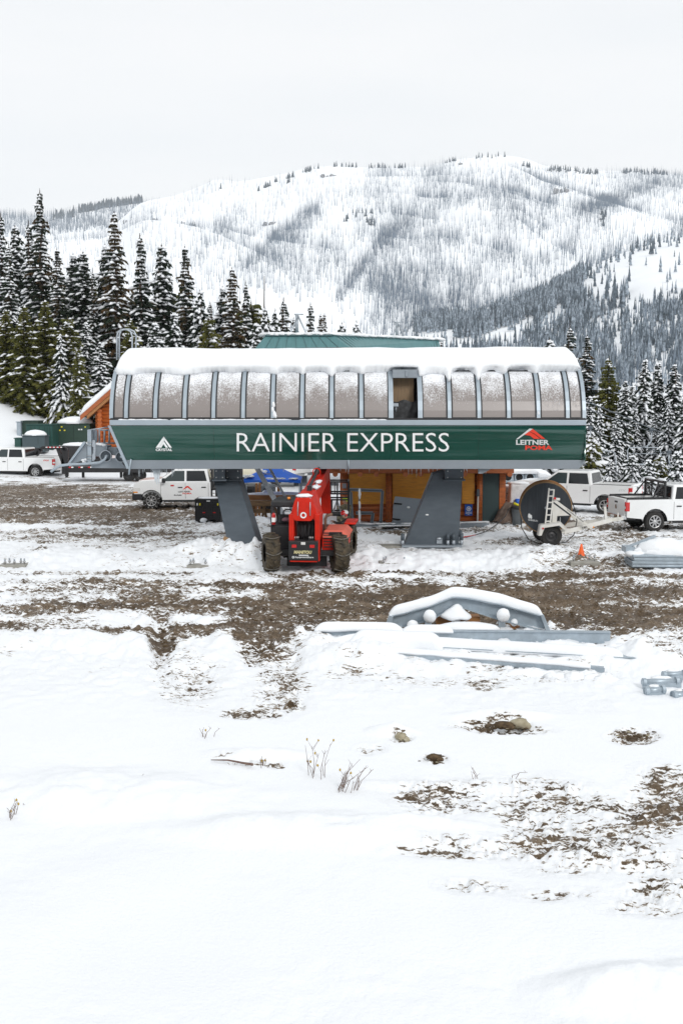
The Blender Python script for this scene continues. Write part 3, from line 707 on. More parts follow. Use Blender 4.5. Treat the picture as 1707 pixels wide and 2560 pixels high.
# ================================================================== THE LIFT TERMINAL
def frosted():
    m = bpy.data.materials.new('frosted_window'); m.use_nodes = True; n, l = m.node_tree.nodes, m.node_tree.links; p = n['Principled BSDF']
    g = n.new('ShaderNodeNewGeometry'); sp = n.new('ShaderNodeSeparateXYZ'); l.new(g.outputs['Position'], sp.inputs[0])
    mpn = n.new('ShaderNodeMapping'); mpn.inputs['Scale'].default_value = (1, 1, .55); l.new(g.outputs['Position'], mpn.inputs[0])
    a = n.new('ShaderNodeTexNoise'); a.inputs['Scale'].default_value = 26; a.inputs['Detail'].default_value = 5; a.inputs['Roughness'].default_value = .7; l.new(mpn.outputs[0], a.inputs[0])
    b = n.new('ShaderNodeTexNoise'); b.inputs['Scale'].default_value = 2.6; b.inputs['Detail'].default_value = 3; l.new(mpn.outputs[0], b.inputs[0])
    def mt(op, x, y, z=None, cl=False):
        q = n.new('ShaderNodeMath'); q.operation = op; q.use_clamp = cl
        for i, v in enumerate((x, y, z)):
            if v is None: continue
            if isinstance(v, (int, float)): q.inputs[i].default_value = v
            else: l.new(v, q.inputs[i])
        return q.outputs[0]
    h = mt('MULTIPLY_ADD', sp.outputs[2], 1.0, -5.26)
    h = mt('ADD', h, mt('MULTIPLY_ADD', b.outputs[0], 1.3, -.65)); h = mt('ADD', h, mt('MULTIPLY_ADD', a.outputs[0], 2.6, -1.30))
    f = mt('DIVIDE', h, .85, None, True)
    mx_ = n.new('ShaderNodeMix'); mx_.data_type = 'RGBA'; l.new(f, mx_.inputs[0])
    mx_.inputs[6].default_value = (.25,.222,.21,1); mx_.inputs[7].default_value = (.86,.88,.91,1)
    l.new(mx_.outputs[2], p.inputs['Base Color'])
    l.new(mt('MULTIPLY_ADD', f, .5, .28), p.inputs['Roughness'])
    bp = n.new('ShaderNodeBump'); bp.inputs['Strength'].default_value = .4; bp.inputs['Distance'].default_value = .02; l.new(f, bp.inputs['Height']); l.new(bp.outputs[0], p.inputs['Normal'])
    return m
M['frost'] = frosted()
def panel_green():
    m = mat('glossy_green_panel', (.003,.062,.046), .17, .2, coat=.5)
    n, l = m.node_tree.nodes, m.node_tree.links; p = n['Principled BSDF']
    t = n.new('ShaderNodeTexCoord'); mpn = n.new('ShaderNodeMapping'); mpn.inputs['Scale'].default_value = (.05, 1, 1.7); l.new(t.outputs['Object'], mpn.inputs[0])
    z = n.new('ShaderNodeTexNoise'); z.inputs['Scale'].default_value = 1.1; z.inputs['Detail'].default_value = 0; l.new(mpn.outputs[0], z.inputs[0])
    b = n.new('ShaderNodeBump'); b.inputs['Strength'].default_value = 1.0; b.inputs['Distance'].default_value = .26
    l.new(z.outputs[0], b.inputs['Height']); l.new(b.outputs[0], p.inputs['Normal']); l.new(b.outputs[0], p.inputs['Coat Normal'])
    return m
M['gpanel'] = panel_green(); M['gpanel'].node_tree.nodes['Principled BSDF'].inputs['Coat Weight'].default_value = 1.0; M['gpanel'].node_tree.nodes['Principled BSDF'].inputs['Coat IOR'].default_value = 1.5
YF = 36.0
XL = W(277,1055,YF).x; XR = W(1462,1055,YF).x
def zf(py, Y=YF): return W(853, py, Y).z
term = empty('lift_terminal', (0, 38, 0), 0, 'long chairlift terminal with green side panels, frosted windows and thick roof snow', 'lift station')
TI = Matrix.Translation((0, -38, 0))
def tb(b, name, m, **k):
    o = b.build(name, m, term, **k); o.matrix_parent_inverse = TI; return o
PR = [(36.03,4.58),(36.07,4.85),(36.16,5.15),(36.30,5.45),(36.50,5.75),(36.76,6.02),(37.1,6.25),(37.6,6.40),(38.5,6.46)]
def prof_at(z):
    for (a, b), (c, d) in zip(PR[:-1], PR[1:]):
        if z <= d: t = (z-b)/(d-b); return a+(c-a)*max(0, t)
    return PR[-1][0]
def sweep(x0, x1, off, depth, k0=0, k1=6):
    """strip of the curved face between x0 and x1"""
    b = MB(); outer = []; inner = []
    for i in range(k0, k1+1):
        y, z = PR[i]; yn, zn = PR[min(i+1, len(PR)-1)]; yp, zp = PR[max(i-1, 0)]
        t = Vector((0, yn-yp, zn-zp)).normalized(); nrm = Vector((0, -t.z, t.y))
        outer.append(Vector((0, y, z))+nrm*off); inner.append(Vector((0, y, z))+nrm*(off-depth))
    loop = [outer, inner]
    rows = []
    for j in range(len(outer)):
        o, n_ = outer[j], inner[j]
        rows.append([Vector((x0,o.y,o.z)), Vector((x1,o.y,o.z)), Vector((x1,n_.y,n_.z)), Vector((x0,n_.y,n_.z))])
    b.grid(rows, False, True); b.add(rows[0], [(0,1,2,3)]); b.add(rows[-1], [(3,2,1,0)])
    return b
posts_px = [279,316,389,462,534,608,682,755,829,903,977,1050,1123,1197,1271,1345,1418,1459]
PX = [W(p, 1045, 36.03).x for p in posts_px]
for i, x in enumerate(PX):
    w_ = .155 if i in (10, 11) else .12
    tb(sweep(x-w_/2, x+w_/2, .05, .1), 'window_post', M['light_trim'])
for i in range(17):
    x0, x1 = PX[i]+.06, PX[i+1]-.06
    if i == 10: continue
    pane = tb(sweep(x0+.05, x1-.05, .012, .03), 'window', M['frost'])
    g = MB()
    for (a, b_) in ((x0, x0+.05), (x1-.05, x1)):
        s_ = sweep(a, b_, .03, .06); g.add(s_.v, s_.f, False)
    s_ = sweep(x0+.05, x1-.05, .03, .06, 0, 1); zz = 4.63
    g.add([(x0+.05,35.99,4.56),(x1-.05,35.99,4.56),(x1-.05,36.0,4.63),(x0+.05,36.0,4.63)], [(0,1,2,3)])
    go = g.build('gasket', M['dark_rubber'], pane)
# open bay: box header, brown board, tarpaulin
xa, xb = PX[10]+.075, PX[11]-.075
b = MB(); b.box(xa, xb, 36.5, 37.2, zf(945,36.6), zf(924,36.6)); b.box(xa+.42, xa+.5, 36.46, 36.5, zf(942,36.5), zf(926,36.5)); tb(b, 'motor_housing', M['steel_grey'], bevel=.01)
b = MB(); b.box(xa+.03, xb-.08, 37.0, 37.03, zf(1012,37), zf(940,37)); tb(b, 'plywood_board', mat('brown_board', (.30,.20,.11), .7, c2=(.22,.15,.09), scale=3, stretch=(6,1,1)))
b = MB(); rows = []
for j in range(9):
    rows.append([Vector((xa+(xb-xa)*i/12, 36.75+.05*math.sin(i*1.7+j*.9)+.03*math.cos(j*2.3+i), zf(1002+3*math.sin(i*.8),36.7)*(1-j/8)+4.5*j/8)) for i in range(13)])
b.grid(rows); tb(b, 'tarpaulin', mat('dark_tarpaulin', (.05,.052,.055), .7, bump=.3, var=.3, scale=5))
b = MB(); b.cyl((xa+.1,36.4,zf(1030,36.4)), (xa+.1,36.4,zf(1010,36.4)), .035, 10); b.box(xa+.0, xa+.18, 36.3, 36.45, zf(1016,36.4), zf(1008,36.4)); tb(b, 'bracket', M['galv'])
# inner box so nothing shows through, roof skin, ends, rear face, floor
b = MB(); b.box(XL+.35, xa-.05, 36.95, 41, 3.4, 6.2); b.box(xb+.05, XR-.35, 36.95, 41, 3.4, 6.2); b.box(xa-.05, xb+.05, 37.25, 41, 3.4, 6.2); tb(b, 'inner_lining', M['dark'])
b = MB(); rows = []
for (y, z) in PR[6:]+[(77-y, z) for (y, z) in reversed(PR[:-1])]:
    rows.append([Vector((XL+.12, y, z+.0)), Vector((XR-.12, y, z+.0))])
b.grid(rows, False); tb(b, 'roof', M['steel_grey'])
b = MB()
for X_ in (XL+.02, XR-.06):
    pl = [(y, z) for (y, z) in PR]+[(77-y, z) for (y, z) in reversed(PR[:-1])]
    b.prism(pl, lambda y, z: Vector((X_, y+.02, z-.01)), lambda y, z: Vector((X_+.04, y+.02, z-.01)))
tb(b, 'end_wall', M['steel_grey'])
b = MB(); b.box(XL+.6, XR-.1, 36.34, 40.7, 2.93, 3.0); b.box(XL+.3, XR-.05, 40.75, 40.9, 2.9, 4.6); tb(b, 'underside', M['leg'])
for y in (37.2, 39.6):
    b = MB(); b.box(XL+.8, XR-.3, y, y+.25, 2.62, 2.925) if False else b.box(XL+.8, XR-.3, y, y+.25, 3.01, 3.4); tb(b, 'main_girder', M['leg'])
# belt, sill
b = MB(); b.box(XL-.02, XR+.02, 35.93, 36.12, zf(1063), zf(1050)); tb(b, 'belt_rail', M['light_trim'], bevel=.012)
b = MB(); b.box(XL, XR, 35.965, 36.1, zf(1050)+.002, zf(1045)); tb(b, 'sill', M['black'])
# green panels
zt, zb_ = zf(1063)-.004, zf(1151)
YB = 36.24
def gy(z): return 36.0+(zt-z)/(zt-zb_)*(YB-36.0)
seams = [277, 534, 978, 1197, 1462]
for i in range(4):
    x0, x1 = W(seams[i],1063,36).x, W(seams[i+1],1063,36).x
    xb0 = W(312,1151,YB).x if i == 0 else x0; xb1 = x1-.0
    b = MB(); rows = []
    for j in range(9):
        t = j/8; z = zt+(zb_-zt)*t; y_ = gy(z)-.05*math.sin(math.pi*t); xa_ = x0+(xb0-x0)*t+.004; xe_ = x1+(xb1-x1)*t-.004
        rows.append([Vector((xa_, y_, z)), Vector((xe_, y_, z)), Vector((xe_, y_+.03, z)), Vector((xa_, y_+.03, z))])
    b.grid(rows, False, True); b.add(rows[0], [(0,1,2,3)]); b.add(rows[-1], [(3,2,1,0)]); tb(b, 'green_panel', M['gpanel'])
# fascia (kinked at both ends), slanted end trim
zb2 = zf(1172, 36.3)
b = MB(); fl = [(W(310,1151,36.2).x, zb_-.004), (W(1461,1151,36.2).x, zb_-.004), (W(1461,1158,36.2).x, zf(1158,36.2)), (W(1446,1172,36.2).x, zb2), (W(322,1172,36.2).x, zb2)]
b.prism(fl, lambda x, z: Vector((x, 36.2, z)), lambda x, z: Vector((x, 36.5, z))); tb(b, 'fascia', M['fascia'], bevel=.01)
b = MB(); p0, p1, p2, p3 = W(270,1064,35.96), W(277,1064,35.96), W(325,1172,36.18), W(317,1172,36.18)
b.add([p0,p1,p2,p3]+[p+Vector((0,.3,0)) for p in (p0,p1,p2,p3)], [(0,1,2,3),(7,6,5,4),(0,4,5,1),(1,5,6,2),(2,6,7,3),(3,7,4,0)]); tb(b, 'end_trim', M['light_trim'])
b = MB(); b.box(XR-.0, XR+.04, 36.0, 40.8, zb_, zt); tb(b, 'end_panel', M['gpanel'])
# roof snow
EDGE = [(288,936),(330,938),(345,932),(395,930),(415,933),(455,938),(470,936),(515,930),(560,928),(580,931),(625,928),(665,930),(690,938),(700,930),(730,928),(745,930),(757,939),(765,930),(800,927),(815,930),(829,944),(840,930),(870,926),(895,931),(903,938),(915,931),(945,929),(970,929),(985,923),(1010,921),(1040,924),(1048,942),(1060,938),(1075,933),(1110,934),(1121,952),(1131,931),(1150,922),(1180,927),(1194,946),(1210,930),(1235,924),(1262,936),(1275,924),(1310,920),(1340,935),(1352,928),(1400,927),(1452,928)]
b = MB(); rows = []; NXS = 330
xs0, xs1 = W(287,930,36.6).x, W(1452,930,36.6).x
ee = np.interp(np.linspace(287, 1452, NXS), [e[0] for e in EDGE], [e[1] for e in EDGE])
rr_ = random.Random(3)
es = np.convolve(np.pad(ee, 24, 'edge'), np.ones(49)/49, 'valid')
for i in range(NXS):
    u = i/(NXS-1); x = xs0+(xs1-xs0)*u; px_ = 287+(1452-287)*u
    ez = zf(ee[i]+rr_.uniform(-1.1, 1.1), 36.75); dy = prof_at(ez)
    dE = min(x-xs0, xs1-x); k = min(1, dE/.34); cap = math.sqrt(max(0, 1-(1-k)**2)); cap = .15+.85*cap
    nn = float(fbm(np.array(x*.9), np.array(2.), 3, 4))-.5; n2_ = float(fbm(np.array(x*5.), np.array(7.), 3, 8))-.5
    zt_ = 6.5+(.52+nn*.07+.045*u)*cap
    ez2 = ez; m_ = max(0, min(1, (zt_-ez)/.9)); e3 = zf(es[i], 36.75); m3 = max(0, min(1, (zt_-e3)/.9))
    row = [Vector((x, dy+.12, ez+.02)), Vector((x, dy-.05, ez-.01)), Vector((x, dy-.10*cap, ez+.02)), Vector((x, dy-.12*cap, ez+.06)), Vector((x, 36.68-.05*cap, e3+.17*m3)),
           Vector((x, 36.80, e3+.34*m3)), Vector((x, 37.02, e3+.52*m3)), Vector((x, 37.36, e3+.70*m3)), Vector((x, 38.0, zt_-.03)), Vector((x, 38.7, zt_)), Vector((x, 39.6, zt_-.03)), Vector((x, 40.3, zt_-.35)), Vector((x, 40.6, 5.9)), Vector((x, 40.3, 5.9))]
    rows.append(row)
b.grid(rows, True)
b.add(rows[0], [tuple(range(14))], False); b.add(rows[-1], [tuple(reversed(range(14)))], False)
tb(b, 'roof_snow', M['snow'])
b = MB(); rr_ = random.Random(8)                                   # snow left on the belt rail and clumps on posts
for i in range(150):
    px_ = rr_.choice([rr_.uniform(300, 460), rr_.uniform(475, 700), rr_.uniform(560, 960), rr_.uniform(850, 955)]); p = W(px_, 1050, 36.0)
    b.blob((p.x, 35.985, zf(1050)+.008), rr_.uniform(.05, .22), .05, rr_.uniform(.012, .035), 8, 4, .2, i)
for (px_, py_, r_) in ((683,1000,.07),(684,1012,.08),(682,1024,.07),(686,1036,.09),(689,1041,.06),(1345,1033,.05),(1122,945,.09),(1121,938,.11),(1195,940,.1)):
    b.blob(W(px_, py_, 36.02 if py_ > 1000 else 36.35), r_*.7, .05, r_*1.3, 8, 5, .2, int(px_))
tb(b, 'rail_snow', M['snow'])
# lettering
GN = Vector((0, -(zt-zb_), -(YB-36.0))).normalized(); GP = Vector((0, 36.0, zt))
GPo = GP+GN*.055
f_, hit = plane_fn(GPo, GN, (592,1082,1122,1129)); put_text('RAINIER EXPRESS', f_, 'lettering', M['white_vinyl'], term, bold=-.006).matrix_parent_inverse = TI
f_, hit = plane_fn(GPo, GN, (390,1121,431,1127.5)); put_text('CRYSTAL', f_, 'lettering', M['white_vinyl'], term, bold=.03).matrix_parent_inverse = TI
tri_ = lambda L: [[hit(*q) for q in p] for p in L]
def decal(L, m):
    b = MB()
    for p in L: b.add([hit(*q) for q in p], [tuple(range(len(p)))], False)
    return tb(b, 'emblem', m)
decal([[(410,1091),(414,1097),(399,1119),(390,1119)],[(410,1091),(430,1119),(424,1119),(408,1096)],[(404,1107),(409,1101),(421,1119),(415,1119),(409,1110),(404,1119),(398,1119)]], M['white_vinyl'])
decal([[(1289,1098),(1294,1098),(1327,1075),(1331,1072),(1323,1071)]], M['grey_vinyl'])
decal([[(1331,1072),(1362,1097),(1352,1097),(1335,1084),(1322,1078)],[(1321,1079),(1334,1085),(1349,1097),(1334,1097),(1324,1089),(1310,1087)]], M['red_vinyl'])
for t_, rc, m_, sp_ in (('LEITNER', (1289,1099.5,1372,1112), 'grey_vinyl', 1), ('POMA', (1312,1113.5,1380,1125), 'red_vinyl', 1)):
    f_, _h = plane_fn(GPo, GN, rc); put_text(t_, f_, 'lettering', M[m_], term, bold=.035).matrix_parent_inverse = TI
# ladder hoops on the roof
for Y_, dx in ((38.2, 0), (39.0, 0)):
    pts_ = [W(q[0]+dx, q[1], Y_) for q in ((293,900),(293,840),(296,829),(304,824),(318,824),(327,829),(331,840),(331,880))]
    if Y_ > 38.5: pts_ = [W(q[0]+6, q[1]-1, Y_) for q in ((293,900),(293,840),(296,829),(304,824),(318,824),(330,829),(335,840),(334,880))]
    b = MB(); b.tube(pts_, .028, 8); tb(b, 'ladder_hoop', M['galv'])
b = MB(); b.tube([W(327,829,38.2), W(338,836,38.8), W(341,846,39.1)], .02, 6); tb(b, 'ladder_hoop', M['galv'])
# legs
b = MB(); lz = -.6
def legpt(px, py, Y): return W(px, py, Y)
f0 = [legpt(535,1202,37.3), legpt(597,1202,37.3), legpt(661,1408,34.9), legpt(580,1408,34.9)]
dn = (f0[3]-f0[0]); f0[2] = f0[2]+dn*.06; f0[3] = f0[3]+dn*.06
bk = [p+Vector((.10,.75,0)) for p in f0]
b.add(f0+bk, [(0,1,2,3),(7,6,5,4),(0,4,5,1),(1,5,6,2),(2,6,7,3),(3,7,4,0)]); left_leg = tb(b, 'support_leg', M['leg'], bevel=.015); left_leg['label'] = 'leaning leg that widens into the snow at left'
b = MB(); pl = [(1082,1184),(1112,1176),(1156,1176),(1153,1240),(1145,1366),(1010,1366)]
b.prism(pl, lambda x, y: W(x, y, 38.1), lambda x, y: W(x, y, 38.1)+Vector((0,.7,0))); right_leg = tb(b, 'support_leg', M['leg'], bevel=.015); right_leg['label'] = 'broad tapering leg bolted to a base plate at right'
b = MB(); p = W(1003,1368,38.0); q = W(1152,1368,38.0); b.box(p.x, q.x, 37.8, 39.1, .02, .09); bp_ = tb(b, 'base_plate', M['steel_grey'])
for px_, Y_ in ((1006,37.9),(1119,37.9),(1133,37.9),(1153,38.0),(1150,38.9)):
    p = W(px_, 1360, Y_); b = MB(); b.cyl((p.x, Y_, .09), (p.x, Y_, .27), .06, 12); b.cur = 1; b.cyl((p.x, Y_, .27), (p.x, Y_, .5), .065, 12); tb(b, 'anchor_bolt', [M['galv'], M['leg']])
b = MB(); p = W(1091,1352,38.08); b.box(p.x, p.x+.19, 38.05, 38.09, p.z-.1, p.z+.1); b.blob((p.x+.09,38.04,p.z+.08), .1, .04, .05); tb(b, 'inspection_plate', [M['galv']])
b = MB(); p = W(1067,1287,38.08); b.blob((p.x, 38.09, p.z), .06, .012, .028); tb(b, 'sticker', M['white_vinyl'])
for (x0, x1, Y_) in ((535, 563, 36.9), (563, 601, 37.4), (1113, 1158, 37.6)):
    b = MB(); p, q = W(x0, 1170, Y_), W(x1, 1198, Y_); b.box(p.x, q.x, Y_, Y_+1.0, q.z, 3.02); 
    b.box(p.x-.06, q.x+.06, Y_-.08, Y_+1.05, q.z-.06, q.z-.003)
    tb(b, 'gusset_box', M['leg'], bevel=.008)
    b = MB()
    for ax in (p.x+.08, q.x-.08):
        for az in (q.z+.06, q.z+.28): b.cyl((ax, Y_-.02, az), (ax, Y_+.01, az), .022, 8)
    tb(b, 'bolt', M['bolt'])
# galvanised access ladder under the terminal
b = MB(); a0, a1 = W(637,1160,38.2), W(752,1366,38.2); c0, c1 = W(669,1160,38.9), W(778,1366,38.9)
b.bar(a0, a1, .17, .06, (0,1,0)); b.bar(c0, c1, .09, .05, (0,1,0))
for t in (.12, .27, .42, .57, .72, .87): b.bar(a0.lerp(a1, t), c0.lerp(c1, t), .05, .03)
tb(b, 'access_ladder', M['galv'])
# struts and brackets under the skirt
b = MB(); b.tube([W(328,1148,36.1), W(323,1186,36.2)], .03, 8); tb(b, 'strut', M['light_trim'])
b = MB(); b.tube([W(871,1150,36.1), W(871,1174,36.15)], .022, 8); tb(b, 'strut', M['light_trim'])
b = MB(); pl = [(1195,1173),(1226,1173),(1206,1184),(1195,1184)]; b.prism(pl, lambda x, y: W(x, y, 36.4), lambda x, y: W(x, y, 36.4)+Vector((0,.1,0))); tb(b, 'bracket', M['fascia'])
M['ice'] = mat('ice', (.7,.76,.80), .25, 0, spec=.5, var=.05, scale=9)
b = MB()
for (x, y, l_) in ((387,1172,34),(391,1172,40),(396,1172,38),(399,1172,16),(384,1172,12)): p = W(x, y, 36.6); b.cyl((p.x, 36.6, p.z), (p.x+.02, 36.6, p.z-l_/75), .065, 7, .012)
tb(b, 'ice_column', M['ice'])
rr_ = random.Random(2)
b = MB()
for i in range(34):
    x = rr_.choice([rr_.uniform(345, 440), rr_.uniform(345, 520), rr_.uniform(700, 1190)]); p = W(x, 1171, 36.55); L_ = rr_.uniform(.04, .22)*(1.6 if x < 440 else .6); b.cyl((p.x, 36.55, p.z), (p.x, 36.55, p.z-L_), .013, 5, .002)
tb(b, 'icicles', M['ice'])
# ---- machinery sticking out of the left end
Ye = 37.4
def pe(*L): return [(x, y) for (x, y) in L]
def plate(name, pts2, Y0, th, m, bevel=.006):
    b = MB(); b.prism(pts2, lambda x, y: W(x, y, Y0), lambda x, y: W(x, y, Y0)+Vector((0, th, 0))); return tb(b, name, m, bevel=bevel)
plate('guide_post', [(219,1076),(229,1075),(229,1160),(219,1160)], Ye-.05, .5, M['light_trim'])
plate('guide_post', [(231,1076),(243,1076),(243,1105),(231,1106)], Ye+.6, .12, M['steel_grey'])
plate('hinge_plate', [(232,1100),(237,1100),(240,1108),(239,1148),(233,1153),(231,1150),(232,1135),(234,1133),(234,1118),(231,1116)], Ye-.12, .04, M['galv'], 0)
plate('guide_box', [(240,1112),(269,1114),(269,1139),(256,1142),(240,1141)], Ye-.0, .7, M['steel_grey'])
plate('guide_arm', [(270,1118),(292,1119),(302,1143),(285,1138),(270,1138)], Ye+.1, .3, M['steel_grey'])
plate('gusset', [(209,1105),(218,1110),(218,1148),(170,1163),(172,1158)], Ye+.02, .05, M['steel_grey'], 0)
plate('gusset', [(209,1104),(214,1108),(176,1158),(168,1161)], Ye-.16, .2, M['light_trim'])
plate('deck_plate', [(229,1160),(252,1158),(268,1148),(287,1146),(301,1152),(317,1171),(229,1170)], Ye-.02, .5, M['steel_grey'])
b = MB(); b.tube([W(*q, Ye-.22) for q in ((128,1180),(138,1171),(152,1164),(175,1161),(205,1160),(232,1158),(250,1156),(262,1149),(269,1138))], .045, 8); tb(b, 'guide_rail', M['light_trim'])
for (x, y, r_) in ((266,1140,15),(304,1142,14)):
    c_ = W(x, y, Ye+.0); r_ = r_/72.2; b = MB(); b.ring((c_.x, Ye-.04, c_.z), (0,1,0), r_*.86, r_, .1, 28); b.cur = 1; b.cyl((c_.x, Ye-.02, c_.z), (c_.x, Ye+.08, c_.z), r_*.85, 24); b.cur = 0; b.cyl((c_.x, Ye-.07, c_.z), (c_.x, Ye, c_.z), .04, 10)
    tb(b, 'sheave', [M['galv'], M['leg']])
for y in (1105.5,1113,1139.5,1147): b = MB(); b.tube([W(217,y,Ye-.1), W(233,y,Ye-.1)], .012, 6); tb(b, 'u_bolt', M['bolt'])
b = MB()
b.tube([W(219,1076,Ye), W(276,1067,Ye+.1)], .022, 8); b.tube([W(247,1075,Ye+.7), W(275,1075,Ye+.7)], .03, 8); b.tube([W(245,1108,Ye+.7), W(288,1108,Ye+.7)], .03, 8)
for x in (249,262,274): b.tube([W(x,1074,Ye+.7), W(x,1109,Ye+.7)], .035, 8)
tb(b, 'guard_rail', M['galv'])
b = MB()
for (x, y, r_) in ((246,1110,.1),(254,1111,.12),(262,1113,.1),(210,1150,.08),(212,1154,.07),(216,1149,.06)): b.blob(W(x, y, Ye+.1), r_, .2, .05, 9, 5, .15, x)
tb(b, 'guide_snow', M['snow'])
# ================================================================== TEAL TERMINAL BEHIND
M['teal'] = mat('teal_sheet_metal', (.085,.205,.215), .45, .1, var=.08, scale=1.2, stretch=(6,1,1))
old = empty('old_lift_terminal', (1.5, 66, 0), 0, 'teal metal-clad lift house showing above the long snowy roof', 'lift station'); OI = Matrix.Translation((-1.5,-66,0))
def ob_(b, name, m, **k): o = b.build(name, m, old, **k); o.matrix_parent_inverse = OI; return o
bot = [W(638,868,62), W(872,868,60.5), W(1104,868,68), W(1104,868,74), W(638,868,72)]
top = [W(664,839,62.6), W(832,839,61.4), W(1096,851,68.6), W(1096,851,73.4), W(664,839,71.4)]
zb3 = min(p.z for p in bot)-.0
for p in bot: p.z = zb3
low = [Vector((p.x, p.y, 4.0)) for p in bot]
b = MB(); b.add(bot+top, [(0,1,6,5),(1,2,7,6),(2,3,8,7),(3,4,9,8),(4,0,5,9),(5,6,7,8,9)]); ob_(b, 'cladding', M['teal'])
b = MB(); b.add(low+[p*1.0 for p in bot], [(0,1,6,5),(1,2,7,6),(2,3,8,7),(3,4,9,8),(4,0,5,9),(4,3,2,1,0)]); ob_(b, 'window_band', M['black'])
b = MB(); 
for i in range(1, 30):
    t = i/30; a_ = bot[1].lerp(bot[2], t); c_ = top[1].lerp(top[2], t); b.bar(a_+Vector((0,-.03,0)), c_+Vector((0,-.03,0)), .05, .05)
for i in range(1, 9):
    t = i/9; a_ = bot[0].lerp(bot[1], t); c_ = top[0].lerp(top[1], t); b.bar(a_+Vector((0,-.02,0)), c_+Vector((0,-.02,0)), .03, .03)
for i in range(4): b.bar(top[i]+Vector((0,-.05,.02)), top[(i+1)]+Vector((0,-.05,.02)), .12, .10)
ob_(b, 'roof_edge', mat('teal_edge', (.06,.13,.14), .5))
b = MB(); rr_ = random.Random(5)
for i in range(70):
    t = i/69; a_ = (top[0].lerp(top[1], t*2.4) if t < .416 else top[1].lerp(top[2], (t-.416)/.584)); b.blob(a_+Vector((0,.7,.08)), .5, .9, rr_.uniform(.08, .16), 8, 5, .12, i)
ob_(b, 'roof_snow', M['snow'])
for (cx, cy, yb, Y_) in ((742,786,834,64),(992,806,850,68)):
    b = MB(); b.tube([W(cx,cy,Y_), W(cx,yb,Y_)], .09, 8); b.tube([W(cx+3,cy+4,Y_), W(cx+24,yb,Y_-1)], .05, 6); b.tube([W(cx+2,cy+8,Y_), W(cx-17,yb,Y_-1)], .05, 6); b.tube([W(cx-6,cy,Y_), W(cx+16,cy,Y_)], .04, 6)
    ob_(b, 'pipe_frame', M['galv'])
for (x, y) in ((-2.5, 66), (5.5, 70)): b = MB(); b.box(x-.4, x+.4, y-.4, y+.4, -.3, 4.05); ob_(b, 'support_leg', M['leg'])
# ================================================================== LOG CABIN (front, right)
YC = 46.0
cab = empty('log_cabin', (W(1055,1300,YC).x, YC, 0), 0, 'low orange-brown log shop with plywood over its windows and a green door', 'cabin')
CI = Matrix.Translation(cab.location).inverted()
def cb(b, name, m, **k): o = b.build(name, m, k.pop('parent', cab), **k); o.matrix_parent_inverse = CI; return o
x0, x1 = W(850,1300,YC).x, W(1258,1300,YC).x
ztop = W(1000,1181,YC).z; 
b = MB(); z = .05
while z < 2.6: b.cyl((x0, YC+.15, z+.1), (x1-.85, YC+.15, z+.1), .135, 14); z += .22
z = .05
while z < 2.6:
    b.cyl((x0+.14, YC, z+.2), (x0+.14, YC+6, z+.2), .135, 10); b.cyl((x1-.14, YC, z+.2), (x1-.14, YC+6, z+.2), .135, 10); z += .22
b.box(x0, x1, YC+5.8, YC+6, 0, 2.6)
b.box(x1-.9, x1-.05, YC+.2, YC+.3, 0, 2.6)
cb(b, 'log_wall', M['log'])
for px_ in (971, 862, 1197): p = W(px_, 1250, YC); b = MB(); b.cyl((p.x, YC-.1, 0), (p.x, YC-.1, 2.3), .13, 14); cb(b, 'log_post', M['log'])
b = MB(); p = W(1254,1250,YC); b.box(p.x-.13, p.x+.13, YC-.12, YC+.05, 0, 2.35); cb(b, 'log_post', M['log'])
ze = W(1000,1183,45.2).z
b = MB(); b.box(W(823,1200,45.2).x, W(1283,1200,45.2).x, 45.1, 45.28, ze, ze+.30); cb(b, 'eave_beam', M['beam'], bevel=.02)
for px_ in (838, 900, 940, 1013, 1050, 1100, 1160, 1272): p = W(px_, 1186, 45.2); b = MB(); b.cyl((p.x, 45.0, ze-.03), (p.x, 46.2, ze+.02), .11, 12); cb(b, 'rafter', M['beam'])
b = MB(); b.add([(x0-.6,45.0,ze+.31),(x1+.5,45.0,ze+.31),(x1+.5,49,ze+1.5),(x0-.6,49,ze+1.5),(x0-.6,53,ze+.3),(x1+.5,53,ze+.3)], [(0,1,2,3),(3,2,5,4)]); o = cb(b, 'roof', M['steel_grey']); so = o.modifiers.new('s','SOLIDIFY'); so.thickness = .08
b = MB(); rows = []
for i in range(60):
    x = x0-.62+(x1-x0+1.14)*i/59; n_ = float(fbm(np.array(x*1.7), np.array(1.), 3, 4))-.5
    rows.append([Vector((x,44.98,ze+.30+n_*.06)), Vector((x,44.86,ze+.36+n_*.06)), Vector((x,44.9,ze+.52)), Vector((x,45.3,ze+.66)), Vector((x,49,ze+1.85)), Vector((x,53.1,ze+.6)), Vector((x,53,ze+.36))])
b.grid(rows); cb(b, 'roof_snow', M['snow'])
b = MB(); rr_ = random.Random(11)
for i in range(34):
    x = rr_.uniform(860, 1215); p = W(x, 1172, 45.05); L_ = rr_.choice([.05,.08,.12,.2,.3,.42])*rr_.uniform(.7,1.2); b.cyl((p.x, 45.0, ze+.3), (p.x, 45.0, ze+.28-L_), .016, 5, .003)
cb(b, 'icicles', M['ice'])
for (a, b_, t_, c_) in ((872,966,1184,1260),(981,1078,1184,1260),(1155,1185,1183,1259)):
    p, q = W(a, t_, YC-.05), W(b_, c_, YC-.05); b = MB(); b.box(p.x, q.x, YC-.045, YC-.02, q.z, p.z); cb(b, 'plywood_board', M['ply'])
M['door'] = mat('dark_green_door', (.028,.055,.058), .5, var=.05, scale=2)
p, q = W(1204,1181,YC-.06), W(1246,1307,YC-.06); b = MB(); b.box(p.x, q.x, YC-.08, YC-.0, .03, p.z); dr = cb(b, 'door', M['door'], bevel=.01)
